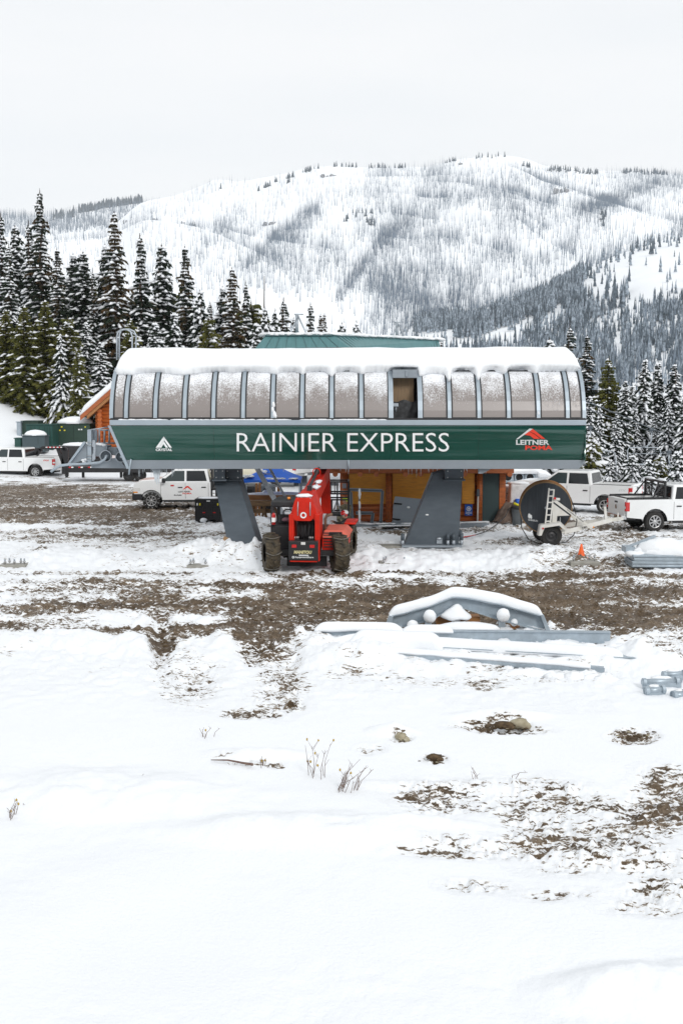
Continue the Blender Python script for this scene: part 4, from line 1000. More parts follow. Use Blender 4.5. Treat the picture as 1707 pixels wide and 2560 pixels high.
b = MB(); b.box(p.x-.06, p.x-.003, YC-.1, YC, .0, p.z+.05); b.box(q.x+.003, q.x+.06, YC-.1, YC, .0, p.z+.05); cb(b, 'frame', M['door'], parent=dr)
p, q = W(1214,1197,YC-.09), W(1237,1243,YC-.09); b = MB(); b.box(p.x-.02, q.x+.02, YC-.088, YC-.08, q.z-.02, p.z+.02); b.cur = 1; b.box(p.x, q.x, YC-.095, YC-.088, q.z, p.z); cb(b, 'window', [M['door'], M['glass']], parent=dr)
b = MB(); p = W(1210,1249,YC-.1); b.box(p.x-.03, p.x+.03, YC-.1, YC-.081, p.z-.12, p.z+.12); b.box(p.x-.02, p.x+.09, YC-.13, YC-.1, p.z-.03, p.z); cb(b, 'handle', M['chrome'], parent=dr)
# blue sign
sg = empty('wall_sign', W(1171,1275,YC-.06), 0, 'small blue square-cornered notice with a round white symbol, on the logs by the green door', 'sign')
p, q = W(1161,1261,YC-.06), W(1180,1289,YC-.06); b = MB(); b.box(p.x-sg.location.x, q.x-sg.location.x, -.008, .0, q.z-sg.location.z, p.z-sg.location.z); b.build('board', mat('blue_sign', (.012,.09,.42), .4), sg)
b = MB(); b.ring((0,-.012,.055), (0,1,0), .075, .1, .006, 24); b.ring((0,-.012,.055), (0,1,0), .03, .05, .006, 16); b.build('symbol', M['white_vinyl'], sg)
b = MB(); b.box(-.02,.055,-.014,-.009,.05,.075); b.build('symbol', M['white_vinyl'], sg)
put_text('PARKING', quad_fn((-.12,-.011,-.11), (.24,0,0), (0,0,.035)), 'lettering', M['white_vinyl'], sg, bold=.03)
put_text('RESTROOMS', quad_fn((-.13,-.011,-.16), (.26,0,0), (0,0,.03)), 'lettering', M['white_vinyl'], sg, bold=.03)
put_text('LIFT', quad_fn((-.05,-.011,-.205), (.1,0,0), (0,0,.03)), 'lettering', M['white_vinyl'], sg, bold=.03)
# second cabin with the gable at left
YG = 84.0
cab2 = empty('log_cabin', W(370,1160,YG), 0, 'taller log building whose snowy gable pokes out left of the green-panelled station', 'cabin'); cab2.location.z = 0; C2 = Matrix.Translation(cab2.location).inverted()
def c2(b, name, m, **k): o = b.build(name, m, cab2, **k); o.matrix_parent_inverse = C2; return o
xl, xr = W(240,1030,YG).x, W(500,1030,YG).x; zE = W(240,1022,YG).z; apx = W(362,915,YG); slope = (apx.z-zE)/(apx.x-xl)
b = MB(); z = 0
while z < apx.z-.3:
    hwid = (apx.x-xl) if z < zE else max(.2, (apx.x-xl)*(1-(z-zE)/(apx.z-zE)))
    b.cyl((apx.x-hwid, YG, z+.17), (apx.x+hwid, YG, z+.17), .175, 12); z += .31
b.box(xl+.2, xr-.2, YG+.15, YG+9, 0, zE); c2(b, 'log_wall', M['log'])
b = MB(); z = 0
while z < zE: b.cyl((xl+.35, YG-.35, z+.02), (xl+.35, YG+9, z+.02), .17, 12); z += .31
c2(b, 'corner_logs', M['log'])
for sgn in (-1, 1):
    b = MB(); a = Vector((apx.x, YG-.9, apx.z+.35)); e = Vector((apx.x+sgn*(apx.x-xl+1.0), YG-.9, zE-slope*1.0+.35)); b.bar(a, e, .3, .09, (0,1,0)) if False else b.add([a, e, e+Vector((0,0,-.38)), a+Vector((0,0,-.38)), a+Vector((0,.12,0)), e+Vector((0,.12,0)), e+Vector((0,.12,-.38)), a+Vector((0,.12,-.38))], [(0,1,2,3),(7,6,5,4),(0,4,5,1),(1,5,6,2),(2,6,7,3),(3,7,4,0)]); c2(b, 'barge_board', M['beam'])
    b = MB(); a2 = a+Vector((0,.13,-.30)); e2 = e.lerp(a, .10)+Vector((0,.13,-.34)); b.add([a2, e2, e2+Vector((0,0,-.34)), a2+Vector((0,0,-.34)), a2+Vector((0,.5,0)), e2+Vector((0,.5,0)), e2+Vector((0,.5,-.34)), a2+Vector((0,.5,-.34))], [(0,1,2,3),(7,6,5,4),(0,4,5,1),(1,5,6,2),(2,6,7,3),(3,7,4,0)]); c2(b, 'rafter', M['wood_y'])
    b = MB(); rows = []
    for t in np.linspace(-.02, 1.01, 14):
        p = a.lerp(e, float(t)); th = .50*math.sqrt(max(0, 1-max(0, (t-.9)/.115)**2)); rows.append([p+Vector((0,-.02,0)), p+Vector((0,-.1,.14)), p+Vector((0,-.02,th)), p+Vector((0,.5,th+.08)), p+Vector((0,10,th+.08)), p+Vector((0,10,0))])
    b.grid(rows, True, True); b.add(rows[-1], [tuple(range(6))]); c2(b, 'roof_snow', M['snow'])
# ================================================================== GREEN POWER CABINETS
M['cabgreen'] = mat('dark_green_cabinet', (.018,.045,.032), .5, var=.10, scale=1.5)
M['cabgreen2'] = mat('blue_green_cabinet', (.012,.062,.052), .5, var=.08, scale=1.5)
def cabinet(px0, px1, pt, pbm, Y, depth, m, label, snow=0, seams=(), stick=(), name='power_cabinet'):
    a, c = W(px0, pt, Y), W(px1, pbm, Y); r = empty(name, ((a.x+c.x)/2, Y+depth/2, c.z), 0, label, 'cabinet', None); w2 = (c.x-a.x)/2; H_ = a.z-c.z
    b = MB(); b.box(-w2, w2, -depth/2, depth/2, -.4, H_); b.build('housing', m, r, bevel=.03)
    b = MB(); b.box(-w2-.05, w2+.05, -depth/2-.05, depth/2+.05, H_+.002, H_+.07); b.build('lid', m, r, bevel=.01)
    for s_ in seams: x = -w2+2*w2*s_; b = MB(); b.box(x, x+.02, -depth/2-.012, -depth/2-.002, .15, H_-.1); b.build('door_seam', M['dark'], r)
    for (u, v, mm, q) in stick: x = -w2+2*w2*u; z = H_*v; b = MB(); b.box(x, x+q, -depth/2-.02, -depth/2-.004, z, z+q*.8); b.build('warning_sticker', M[mm], r)
    if snow:
        b = MB(); b.blob((0, 0, H_+.05), w2*1.04, depth*.56, snow, 22, 8, .05, int(px0), flat=-.0); b.build('snow_cap', M['snow'], r)
    return r
M['yellow'] = mat('yellow_sticker', (.75,.65,.02), .5)
cabinet(135,226,1061,1112,84,2.0,M['cabgreen'],'widest dark green transformer box, domed with snow, yellow stickers on its door',.55,(.55,),((.15,.68,'yellow',.12),(.28,.68,'yellow',.12),(.2,.85,'yellow',.12),(.68,.72,'white_vinyl',.12),(.75,.72,'white_vinyl',.12),(.86,.85,'yellow',.1)))
cabinet(180,228,1042,1100,87,1.0,M['cabgreen'],'dark green cabinet standing behind the snow-domed transformer box, against the log wall')
cabinet(54,97,1054,1112,85,1.6,M['cabgreen'],'olive green cabinet behind the ribbed one, with a pale meter box on its side',0,(.5,))
cabinet(66,133,1063,1114,82,1.8,M['cabgreen2'],'ribbed blue-green cabinet in the middle of the power cabinets',0,(.18,.33,.5,.7,.8,.9))
cabinet(56,113,1091,1116,80,1.2,mat('slate_box', (.05,.075,.085), .6),'low slate-grey box with thick rounded snow, in front of the green cabinets',.42,(.7,))
cabinet(37,53,1097,1108,81,.8,M['cabgreen2'],'small green pedestal box at the left end of the cabinets')
cabinet(42,53,1056,1079,84.5,.4,M['light_trim'],'pale grey electric meter box on a post left of the green cabinets',name='meter_box')
# ================================================================== WHEELS
def wheel(parent, c, r, w, side=-1, spokes=6, tyre='tyre', rimm='rim', rr=.62, lugs=0, name='wheel'):
    """axis along local y; side = which way the rim faces"""
    hub = MB(); prof = [(-w*.44, r*rr), (-w/2, r*.78), (-w*.485, r*.87), (-w*.42, r*.95), (-w*.30, r*.985), (0, r), (w*.30, r*.985), (w*.42, r*.95), (w*.485, r*.87), (w/2, r*.78), (w*.44, r*rr)]
    hub.lathe(prof, c, (0,1,0), 30)
    if lugs:
        cc = Vector(c)
        for k in range(lugs):
            for sd in (-1, 1):
                a = 2*math.pi*(k+(.5 if sd > 0 else 0))/lugs; d = Vector((math.cos(a), 0, math.sin(a))); t = Vector((-math.sin(a), 0, math.cos(a)))
                hub.cur = 1; p0 = cc+d*(r*.90)+Vector((0, sd*w*.47, 0)); p1 = cc+d*(r*1.0)+t*(r*.20)+Vector((0, sd*w*.03, 0)); hub.bar(p0, p1, r*.10, r*.12, d)
    ty = hub.build(name, [M[tyre], M['lug']], parent)
    b = MB(); y = side*w*.30; b.cur = 1; b.lathe([(y-side*.02, 0.001), (y-side*.02, r*rr)], c, (0,1,0), 24, False); b.cur = 0
    b.lathe([(side*w*.5, r*rr*1.02), (side*w*.52, r*rr*.97), (side*w*.44, r*rr*.88), (y, r*rr*.86)], c, (0,1,0), 24)
    cc = Vector(c)
    if spokes:
        for k in range(spokes):
            a = 2*math.pi*k/spokes+.3; d = Vector((math.cos(a), 0, math.sin(a))); b.bar(cc+d*r*.08+Vector((0,side*w*.40,0)), cc+d*r*rr*.9+Vector((0,side*w*.42,0)), r*.13, w*.10, (0,1,0))
        b.lathe([(side*w*.46, .001), (side*w*.46, r*.12), (side*w*.36, r*.17), (y, r*.18)], c, (0,1,0), 14)
    else:
        b.lathe([(side*w*.30, .001), (side*w*.42, r*.16), (side*w*.36, r*.24), (side*w*.22, r*.45), (side*w*.34, r*rr*.92)], c, (0,1,0), 20)
    b.build('rim', [M[rimm], M['dark']], ty)
    return ty
# ================================================================== PICKUPS (local: x forward, y left is +, z up; origin under the rear bumper)
def arch(xc, zc, r, n=10): return [(xc+r*math.cos(a), zc+r*math.sin(a)) for a in [math.pi-math.pi*k/n for k in range(n+1)]][::-1]
def pickup(label, X, Y, yaw, scale=1.0, L=5.9, bed=1.78, wb=3.68, rear_ax=1.24, r=.41, spokes=6, rimm='rim', flat=False, trim='fw', chains=False, z=0.0, cargo=None, cabL=2.4):
    t = empty('pickup_truck', (X, Y, z), yaw, label, 'truck'); t.scale = (scale,)*3; P = M['white_paint']
    ax1, ax2 = rear_ax, rear_ax+wb; zs = .46; belt = 1.28; rail = 1.36; hoodz = 1.37; R_ = r*1.27; xc0 = bed+.06
    start = xc0 if flat else 0.06
    low = []
    if not flat: low += [(start, .62), (ax1-R_, .55)]+arch(ax1, r, R_)[::-1]+[(ax1+R_, zs)]
    else: low += [(start, zs)]
    low += [(ax2-R_, zs)]+arch(ax2, r, R_)[::-1]+[(ax2+R_, .58), (L-.06, .60)]
    upm = [(L-.02, .78), (L-.0, 1.18), (L-.06, 1.29), (L-.30, hoodz-.01), (xc0+cabL+.10, hoodz+.05), (xc0+cabL-.10, belt+.03), (xc0, belt+.03)]
    upb = [] if flat else [(xc0, rail), (start, rail)]
    side = low+upm+upb
    for s_ in (-1, 1):
        b = MB(); b.prism(side, lambda x, zz: Vector((x, s_*1.0, zz)), lambda x, zz: Vector((x, s_*.86, zz))); b.build('body_side', P, t, bevel=.035)
    b = MB()                                                   # middle: bed floor, cab block, hood
    b.prism([(xc0+.05, .5), (L-.12, .6), (L-.05, .8), (L-.05, 1.19), (L-.12, 1.30), (L-.4, hoodz+.04), (xc0+cabL+.1, hoodz+.09), (xc0+.05, belt+.03)], lambda x, zz: Vector((x, .858, zz)), lambda x, zz: Vector((x, -.858, zz)))
    b.build('bonnet', P, t, bevel=.02)
    if not flat:
        b = MB(); b.box(.1, xc0+.04, -.857, .857, .78, .84); b.box(.1, .5, -.857, .857, .5, .779); b.build('bed_floor', M['black'], t)
        for s_ in (-1, 1): b = MB(); b.box(.08, xc0-.03, s_*.93-.055, s_*.93+.055, rail+.003, rail+.022); b.build('bed_rail', M['black'], t)
        b = MB(); b.box(0.0, .07, -.855, .855, .66, rail); tg = b.build('tailgate', P, t, bevel=.02)
        b = MB(); b.box(-.012, -.001, -.14, .14, 1.17, 1.24); b.build('handle', M['black'], tg)
        b = MB(); b.ring((-.012, 0, 1.0), (1,0,0), .03, .1, .012, 16); b.build('badge', M['chrome'], tg)
        for s_ in (-1, 1):
            b = MB(); b.box(-.0, .17, s_*.93-.078, s_*.93+.078, .88, 1.26); b.cur = 1; b.box(-.008, .12, s_*.93-.04, s_*.93+.082, .98, 1.08); b.build('tail_light', [M['lamp_red'], M['lamp_white']], t, bevel=.012)
        b = MB(); b.box(-.16, .08, -.92, .92, .52, .70); b.build('rear_bumper', M['chrome'], t, bevel=.03)
        b = MB(); b.box(-.175, -.162, -.16, .16, .55, .66); b.build('number_plate', M['white_vinyl'], t)
    else:
        b = MB(); b.box(-.6, xc0-.1, -1.05, 1.05, .92, 1.02); b.box(-.6, xc0-.2, -.4, .4, .55, .92); b.build('flat_bed', M['black'], t)
        b = MB(); b.box(xc0-.12, xc0-.03, -.98, .98, .9, 1.92); b.box(xc0-.9, xc0-.15, -1.0, -.6, .5, 1.0); b.build('headboard', M['black'], t)
        b = MB(); b.box(xc0-.5, xc0-.15, -1.02, -.5, 1.03, 1.42); b.build('tool_box', M['black'], t)
        for (q, mm) in ((0, 'lamp_amber'), (.18, 'lamp_white')): b = MB(); b.cyl((xc0-.3-q, -1.06, .98), (xc0-.3-q, -1.03, .98), .06, 10); b.build('side_light', M[mm], t)
    # greenhouse
    A0, A1, B0, B1 = xc0+.02, xc0+cabL+.28, xc0+.16, xc0+cabL-.72; z0, z1 = belt+.0, 1.95; y0, y1 = .955, .78
    b = MB(); b.add([(A0,-y0,z0),(A1,-y0,z0),(A1,y0,z0),(A0,y0,z0),(B0,-y1,z1),(B1,-y1,z1),(B1,y1,z1),(B0,y1,z1)], [(3,2,1,0),(4,5,6,7),(0,1,5,4),(1,2,6,5),(2,3,7,6),(3,0,4,7)])
    cabn = b.build('cab', P, t, bevel=.06)
    def S(s_, x, zz):
        k = (zz-z0)/(z1-z0); return Vector((x, s_*(y0+(y1-y0)*k+.006), zz))
    def fr(zz): k = (zz-z0)/(z1-z0); return A1+(B1-A1)*k
    def rr_(zz): k = (zz-z0)/(z1-z0); return A0+(B0-A0)*k
    zl, zh = z0+.08, z1-.10; mid = xc0+cabL*.50
    for s_ in (-1, 1):
        rear = [(rr_(zl)+.14, zl), (mid-.05, zl), (mid-.05, zh), (rr_(zh)+.16, zh)]
        frn = [(mid+.05, zl), (fr(zl)-.22, zl), (fr(zl)-.30, zl+.06), (fr(zh)-.13, zh), (mid+.05, zh)]
        for q, g_ in ((rear, 'glass'), (frn, 'glass_clear')):
            b = MB(); b.prism(q, lambda x, zz: S(s_, x, zz), lambda x, zz: S(s_, x, zz)+Vector((0, -s_*.03, 0))); b.build('side_window', M[g_], t)
        b = MB()
        for x in (xc0+.10, mid, xc0+cabL-.02): b.box(x, x+.012, s_*1.0-.004, s_*1.0+.004, zs+.06, belt-.02)
        b.build('door_seam', M['dark'], t)
        for x in (xc0+.22, mid+.14): b = MB(); b.box(x, x+.22, s_*1.0-.03, s_*1.0+.03, 1.04, 1.09); b.build('door_handle', M['black'], t, bevel=.01)
        b = MB(); xm = fr(zl)-.42; b.box(xm, xm+.16, s_*1.16-.11, s_*1.16+.11, z0+.03, z0+.24); b.bar((xm+.1, s_*.96, z0+.08), (xm+.1, s_*1.06, z0+.08), .05, .04); b.build('wing_mirror', M['black'], t, bevel=.02)
        b = MB(); b.box(xc0+.05, ax2-R_-.05, s_*.985-.03, s_*.985+.0, .36, .44); b.build('sill_step', M['black'], t)
        for axx in (ax1, ax2):
            if flat and axx == ax1: continue
            b = MB(); pts_ = arch(axx, r, R_*1.0); b.cur = 0
            for (p, q) in zip(pts_[:-1], pts_[1:]): b.bar((p[0], s_*.93, p[1]), (q[0], s_*.93, q[1]), .13, .02, (0,0,1))
            b.build('arch_liner', M['dark'], t)
    def slab(xa, za, xb, zb, ya, yb, off, nm, m_):
        b = MB(); d = Vector((xb-xa, 0, zb-za)).normalized(); n_ = Vector((d.z, 0, -d.x))*off
        p = [Vector((xa,-ya,za)), Vector((xa,ya,za)), Vector((xb,yb,zb)), Vector((xb,-yb,zb))]; b.add([v+n_ for v in p]+[v-n_*2 for v in p], [(0,1,2,3),(7,6,5,4),(0,4,5,1),(1,5,6,2),(2,6,7,3),(3,7,4,0)]); b.build(nm, M[m_], t)
    slab(fr(z0+.1), z0+.10, fr(z1-.06), z1-.06, .86, .70, .006, 'windscreen', 'glass_clear')
    slab(rr_(z0+.12), z0+.12, rr_(z1-.1), z1-.1, .80, .66, -.006, 'rear_window', 'glass')
    b = MB(); b.box(L-(.42 if flat else .10), L+.08, -1.012, 1.012, .46, .78); b.build('front_bumper', M['black'] if flat else M['chrome'], t, bevel=.05)
    b = MB(); b.box(L-.04, L+.012, -.6, .6, .80, 1.05); b.build('grille', M['black'], t)
    for s_ in (-1, 1): b = MB(); b.box(L-.32, L+.016, s_*.80-.17, s_*.80+.205, .88, 1.06); b.cur = 1; b.box(L-.2, L+.02, s_*.80+.0, s_*.80+.209, .80, .875) if s_ > 0 else b.box(L-.2, L+.02, s_*.80-.209, s_*.80, .80, .875); b.build('headlight', [M['lamp_white'], M['lamp_amber']], t, bevel=.02)
    b = MB(); b.box(.3, L-.3, -.45, .45, .36, .5); b.cyl((ax1, -.85, r), (ax1, .85, r), .07, 8); b.cyl((ax2, -.85, r), (ax2, .85, r), .06, 8); b.build('chassis', M['dark'], t)
    for axx in (ax1, ax2):
        for s_ in (-1, 1):
            w_ = wheel(t, (axx, s_*.87, r), r, .27, s_, spokes, 'tyre', rimm, .60)
            if chains:
                c_ = MB()
                for k in range(11): a = 6.283*k/11; d = Vector((math.cos(a), 0, math.sin(a))); c_.tube([Vector((axx, s_*.74, r))+d*(r*.92), Vector((axx, s_*.80, r))+d*(r*1.03), Vector((axx, s_*.95, r))+d*(r*1.03), Vector((axx, s_*1.02, r))+d*(r*.9), Vector((axx, s_*1.02, r))+d*(r*.72)], .014, 5)
                c_.build('snow_chain', M['bolt'], w_)
    return t
SIDE = {}
def side_fn(x0, z0, w, h, s_=-1):
    """lettering on the side the camera sees: truck heads towards -X of the world, so local +y... handled by sign"""
    return lambda u, v: Vector((x0-w*u, s_*1.004, z0+h*v)) if s_ > 0 else Vector((x0+w*u, s_*1.004, z0+h*v))
PI = math.pi
# trucks heading left: yaw = 180 deg -> local +y points to the camera
def wx(px, Y): return (px-PW/2)*Y/FPX
# 1) pickup right of the cabin
f1 = pickup('white crew-cab pickup parked behind the cable reel trailer, right of the cabin door', wx(1583, 50.2), 49.4, PI-R(29), .99, spokes=6, chains=False)
put_text('STX', side_fn(.62, 1.09, .34, .10, 1), 'lettering', M['grey_vinyl'], f1, bold=.03, shear=.3)
b = MB(); b.blob((.35, 0, .9), .3, .7, .25, 10, 6, .2, 3); b.blob((.05,.1,1.33), .12, .7, .05, 10, 5, .2, 3); b.blob((.05,-.85,1.33), .2, .25, .06, 10, 5, .2, 3); b.build('snow_load', M['snow'], f1)
# driver inside (high-visibility vest shows through the side glass)
# 2) pickup at right edge, towing
f2 = pickup('white pickup at the right edge, hitched to the cable reel trailer, chrome rear bumper', wx(1552, 42.6), 43.2, R(9), .95, L=6.0, wb=3.8, rear_ax=1.30, bed=1.95, spokes=8, r=.43)
b = MB()
for s_ in (-1, 1): b.bar((.1, s_*.9, 1.42), (1.9, s_*.9, 1.42), .06, .06)
for x in (.1, .8, 1.85):
    for s_ in (-1, 1): b.bar((x, s_*.9, 1.33), (x, s_*.9, 1.42), .05, .05)
b.bar((.1,-.9,1.42), (.1,.9,1.42), .05, .05); b.bar((1.2,.9,1.42), (1.65,.9,1.98), .05, .05); b.bar((1.2,-.9,1.42), (1.65,-.9,1.98), .05, .05)
b.build('bed_rack', M['black'], f2)
b = MB(); b.bar((1.72,-.95,2.08), (1.72,.95,2.08), .09, .09); b.bar((1.72,-.95,1.4), (1.72,-.95,2.08), .08, .08); b.bar((1.72,.95,1.4), (1.72,.95,2.08), .08, .08); b.bar((1.72,.3,1.4), (1.72,.3,2.08), .05, .05); b.bar((1.72,-.3,1.4), (1.72,-.3,2.08), .05, .05)
for k in range(9):
    for y in (-.62, .62): b.bar((1.72, y-.22, 1.46+.07*k), (1.72, y+.22, 1.46+.07*k), .02, .03)
b.build('headache_rack', M['black'], f2)
b = MB(); b.blob((1.72, .5, 2.15), .12, .5, .06, 10, 5, .2, 1); b.blob((1.72, -.6, 2.15), .12, .4, .06, 10, 5, .2, 1); b.build('rack_snow', M['snow'], f2)
# 3) pickup with emblem on its door, flat bed
f3 = pickup('white crew-cab truck with a red mountain emblem on its door and snow chains', wx(632, 51.6), 52.6, PI+R(4), .99, L=5.78, bed=2.05, wb=3.8, rear_ax=1.15, r=.42, spokes=8, flat=True, chains=True, rimm='rim')
fn = side_fn(3.62, .72, .72, .42, 1)
poly_local(fn, [[(.22,.52),(.5,.98),(.62,.98),(.9,.52),(.78,.52),(.58,.80),(.35,.62)]], 'emblem', M['red_vinyl'], f3)
put_text('LEITNER', side_fn(3.66, .82, .58, .075, 1), 'lettering', M['black'], f3, bold=.02)
put_text('POMA', side_fn(3.45, .73, .44, .075, 1), 'lettering', M['red_vinyl'], f3, bold=.03)
put_text('RAM', side_fn(3.86, .66, .36, .06, 1), 'lettering', M['black'], f3, bold=.04)
b = MB(); b.box(3.86,4.02,1.0,1.012,1.12,1.19); b.build('sticker', M['lamp_red'], f3)
# 4) pickup cut by the left edge
f4 = pickup('white pickup cut by the left edge, below the green power cabinets', wx(142, 71.4), 72.6, PI-R(11), 1.03, L=6.2, wb=4.0, rear_ax=1.35, bed=2.0, r=.43, spokes=8)
put_text('FX4', side_fn(.78, 1.12, .40, .10, 1), 'lettering', M['red_vinyl'], f4, bold=.03, shear=.3)
# 5) pickup behind the blue canopy
f5 = pickup('white pickup mostly hidden behind the blue canopy, only its rear end showing', wx(758, 64), 64.5, PI-R(27), 1.04, L=6.2, wb=4.0, rear_ax=1.35, bed=2.0, r=.43, z=.15)
put_text('FX4', side_fn(.95, 1.12, .50, .12, 1), 'lettering', M['red_vinyl'], f5, bold=.03, shear=.3)
# ================================================================== GOOSENECK TRAILER
gt = empty('gooseneck_trailer', (wx(250, 69), 69.6, gz(wx(250,69), 69)), 0, 'long black gooseneck flatbed trailer coupled to the pickup at far left', 'trailer'); GI = Matrix.Translation(gt.location).inverted(); zg = gt.location.z
def gb(b, name, m, **k): o = b.build(name, m, gt, **k); o.matrix_parent_inverse = GI; return o
def w_(px, py, Y): return W(px, py, Y)
b = MB(); p, q = w_(170,1167,68.5), w_(470,1181,68.5); b.box(p.x, q.x, 68.4, 70.8, q.z, p.z); gb(b, 'deck', M['black'])
b = MB(); p = w_(160,1122,69)
for (a_, c_) in (((100,1124),(110,1119)),((110,1119),(160,1119)),((160,1119),(168,1125)),((168,1125),(168,1190)),((146,1122),(160,1160)),((92,1138),(104,1124)),((93,1120),(93,1136)),((160,1120),(160,1185))):
    for Y_ in (69, 70.2): b.bar(w_(*a_, Y_), w_(*c_, Y_), .2, .22, (0,1,0))
gb(b, 'gooseneck', M['black'])
b = MB()
for k in range(9): p = w_(115+k*4.6, 1117, 68.85); b.cur = k % 2; b.box(p.x, p.x+.11, 68.84, 68.87, p.z-.06, p.z)
for k, x in enumerate((172,178,196,202,220,226)): p = w_(x, 1168, 68.3); b.cur = (k+1) % 2; b.box(p.x, p.x+.14, 68.36, 68.39, p.z-.05, p.z+.03)
gb(b, 'reflector_tape', [M['white_vinyl'], M['lamp_red']])
for px_ in (325, 352):
    p = G(px_, 1204); wheel(gt, (0,0,0), .40, .26, -1, 0, 'tyre', 'black', .6).location = Vector((p.x, 68.9, .42+zg-.0))-gt.location; 
b = MB()
for x in (164, 205, 300): p = w_(x, 1181, 69); b.box(p.x, p.x+.15, 69, 69.15, zg+.25, p.z)
gb(b, 'jack_leg', M['black'])
b = MB(); p, q = w_(175,1118,73), w_(205,1165,73); 
# black utility box trailer behind it
bx = empty('equipment_trailer', (wx(190, 75), 76, gz(wx(190,75),75)), 0, 'low black equipment trailer with snow on it, behind the gooseneck hitch', 'trailer')
b = MB(); b.box(-1.3, 1.3, -.9, .9, .9, 1.75, .15, .1); b.build('body', M['black'], bx, bevel=.05)
b = MB(); b.blob((0,0,1.76), 1.2, .8, .22, 14, 6, .08, 4); b.build('snow_cap', M['snow'], bx)
b = MB(); b.box(-1.6, 1.6, -.6, .6, .55, .9); b.build('chassis', M['black'], bx)
for x in (-.9, .3): wheel(bx, (x, -.8, .38), .38, .24, -1, 0, 'tyre', 'black')
# ================================================================== TELEHANDLER (local: y forward/away, x right)
th = empty('telehandler', (wx(763, 32.6), 32.6, 0), R(-4.5), 'red telehandler seen from behind with muddy chained tyres and MANITOU on its black counterweight', 'telehandler')
th['label'] = 'red telehandler seen from behind, muddy chained tyres, black counterweight plate'
def zt_(py, Y=32.3): return W(853, py, Y).z
for (x, y, s_) in ((-1.06, 0, -1), (1.03, 0, 1), (-1.02, 3.0, -1), (1.08, 3.0, 1)):
    w__ = wheel(th, (0,0,0), .58, .45, s_, 0, 'mudtyre', 'mudtyre', .5, lugs=15)
    w__.location = (x, y, .57); w__.rotation_euler = (0, 0, R(90)+ (R(17) if y == 0 else R(-6)))
    c_ = MB(); rn = random.Random(int(x*10+y))
    for k in range(7):
        a = 6.283*k/7+.3; d = Vector((math.cos(a), 0, math.sin(a))); t = Vector((-math.sin(a), 0, math.cos(a)))
        c_.tube([d*.60+t*(.10*math.sin(u_*3.1))+Vector((0, (u_-.5)*.5, 0)) for u_ in (0,.2,.4,.6,.8,1)], .016, 5)
    c_.build('snow_chain', M['chain'], w__)
def bb(name, m, *boxes, **k):
    b = MB()
    for q in boxes: b.box(*q)
    return b.build(name, m, th, **k)
bb('chassis', M['black'], (-.45,.45,-.2,3.9,.62,1.0), (-1.0,1.0,-.08,.08,.50,.66), (-1.0,1.0,2.92,3.08,.50,.66), (-.3,.3,-.25,.25,.42,.72))
bb('axle_guard', M['black'], (-.62,.62,.35,.42,.10,.42))
cw = bb('counterweight', M['black'], (-.44,.45,-.62,-.25,zt_(1398),zt_(1350)), bevel=.02)
zc0, zc1 = zt_(1398), zt_(1350); yf = -.626
bb('counterweight_trim', M['red'], (.452,.475,-.60,-.2,zc0-.02,zc1), (-.40,.41,-.60,-.3,zc0-.04,zc0-.005))
for x in (-.34, .20):
    bb('tail_light', M['lamp_red'], (x,x+.14,yf-.012,yf-.001,zc1-.19,zc1-.10))
bb('number_lamp', M['lamp_white'], (-.065,.065,yf-.014,yf-.001,zc1-.10,zc1-.02))
put_text('MANITOU', quad_fn((-.28, yf-.006, zc0+.21), (.54,0,0), (0,0,.10)), 'lettering', mat('gold_letters', (.62,.56,.30), .5), th, bold=.045, shear=.18)
bb('number_strip', M['grey_vinyl'], (-.13,.16,yf-.008,yf-.001,zc0+.145,zc0+.185))
put_text('EquipmentShare', quad_fn((-.24, yf-.006, zc0+.07), (.55,0,0), (0,0,.065)), 'lettering', M['white_vinyl'], th, bold=.02)
b = MB(); b.ring((-.30, yf-.006, zc0+.105), (0,1,0), .018, .035, .008, 14); b.build('emblem', M['white_vinyl'], th)
# rear uprights carrying the boom pivot
for x in (-.46, .32): bb('upright', M['red'], (x,x+.15,-.35,.55,zc1-.02,zt_(1286)), bevel=.012)
bb('gap_shade_plate', M['black'], (-.27,.27,.25,.30,.95,1.62))  # black sheet standing in for the shade in the gap between the uprights
b = MB(); rn = random.Random(7)
for k in range(9):
    x = -.2+.05*k; b.tube([(x, -.1, zc1-.0), (x+rn.uniform(-.04,.04), -.16, zc1+.16), (x+rn.uniform(-.05,.05), -.08, zc1+.38), (x, .0, 1.66)], .014, 6)
b.build('hydraulic_hoses', M['black'], th)
b = MB()
for k in range(6):
    x = (-.30, -.25, -.20, .14, .19, .24)[k]; b.cyl((x, -.22, zc1-.0), (x+.01, -.22, zc1+.10), .016, 8)
b.build('hose_fittings', M['bolt'], th)
# boom
zp = zt_(1300)
B0 = Vector((0,.15,1.93)); 
boom = MB(); pa = [(-.26,-.36,1.58),(.20,-.36,1.58),(.28,-.36,1.66),(.28,-.36,2.0),(.18,-.34,2.28),(-.24,-.34,2.28),(-.34,-.36,2.0),(-.34,-.36,1.66)]
pb = [(-.24,1.3,1.75),(.22,1.3,1.75),(.26,1.3,1.85),(.26,1.3,2.2),(.20,1.3,2.42),(-.22,1.3,2.42),(-.28,1.3,2.2),(-.28,1.3,1.85)]
boom.add(pa+pb, [tuple(range(8)), tuple(range(15, 7, -1))]+[(i, (i+1)%8, 8+(i+1)%8, 8+i) for i in range(8)]); bo = boom.build('boom', M['red'], th, bevel=.015)
b = MB(); b.add([(-.46,-.30,1.60),(-.345,-.30,1.60),(-.245,-.28,2.30),(-.30,-.28,2.18),(-.46,.9,1.66),(-.345,.9,1.66),(-.285,.9,2.36),(-.32,.9,2.25)], [(0,1,2,3),(7,6,5,4),(0,3,7,4),(1,0,4,5),(2,1,5,6),(3,2,6,7)])
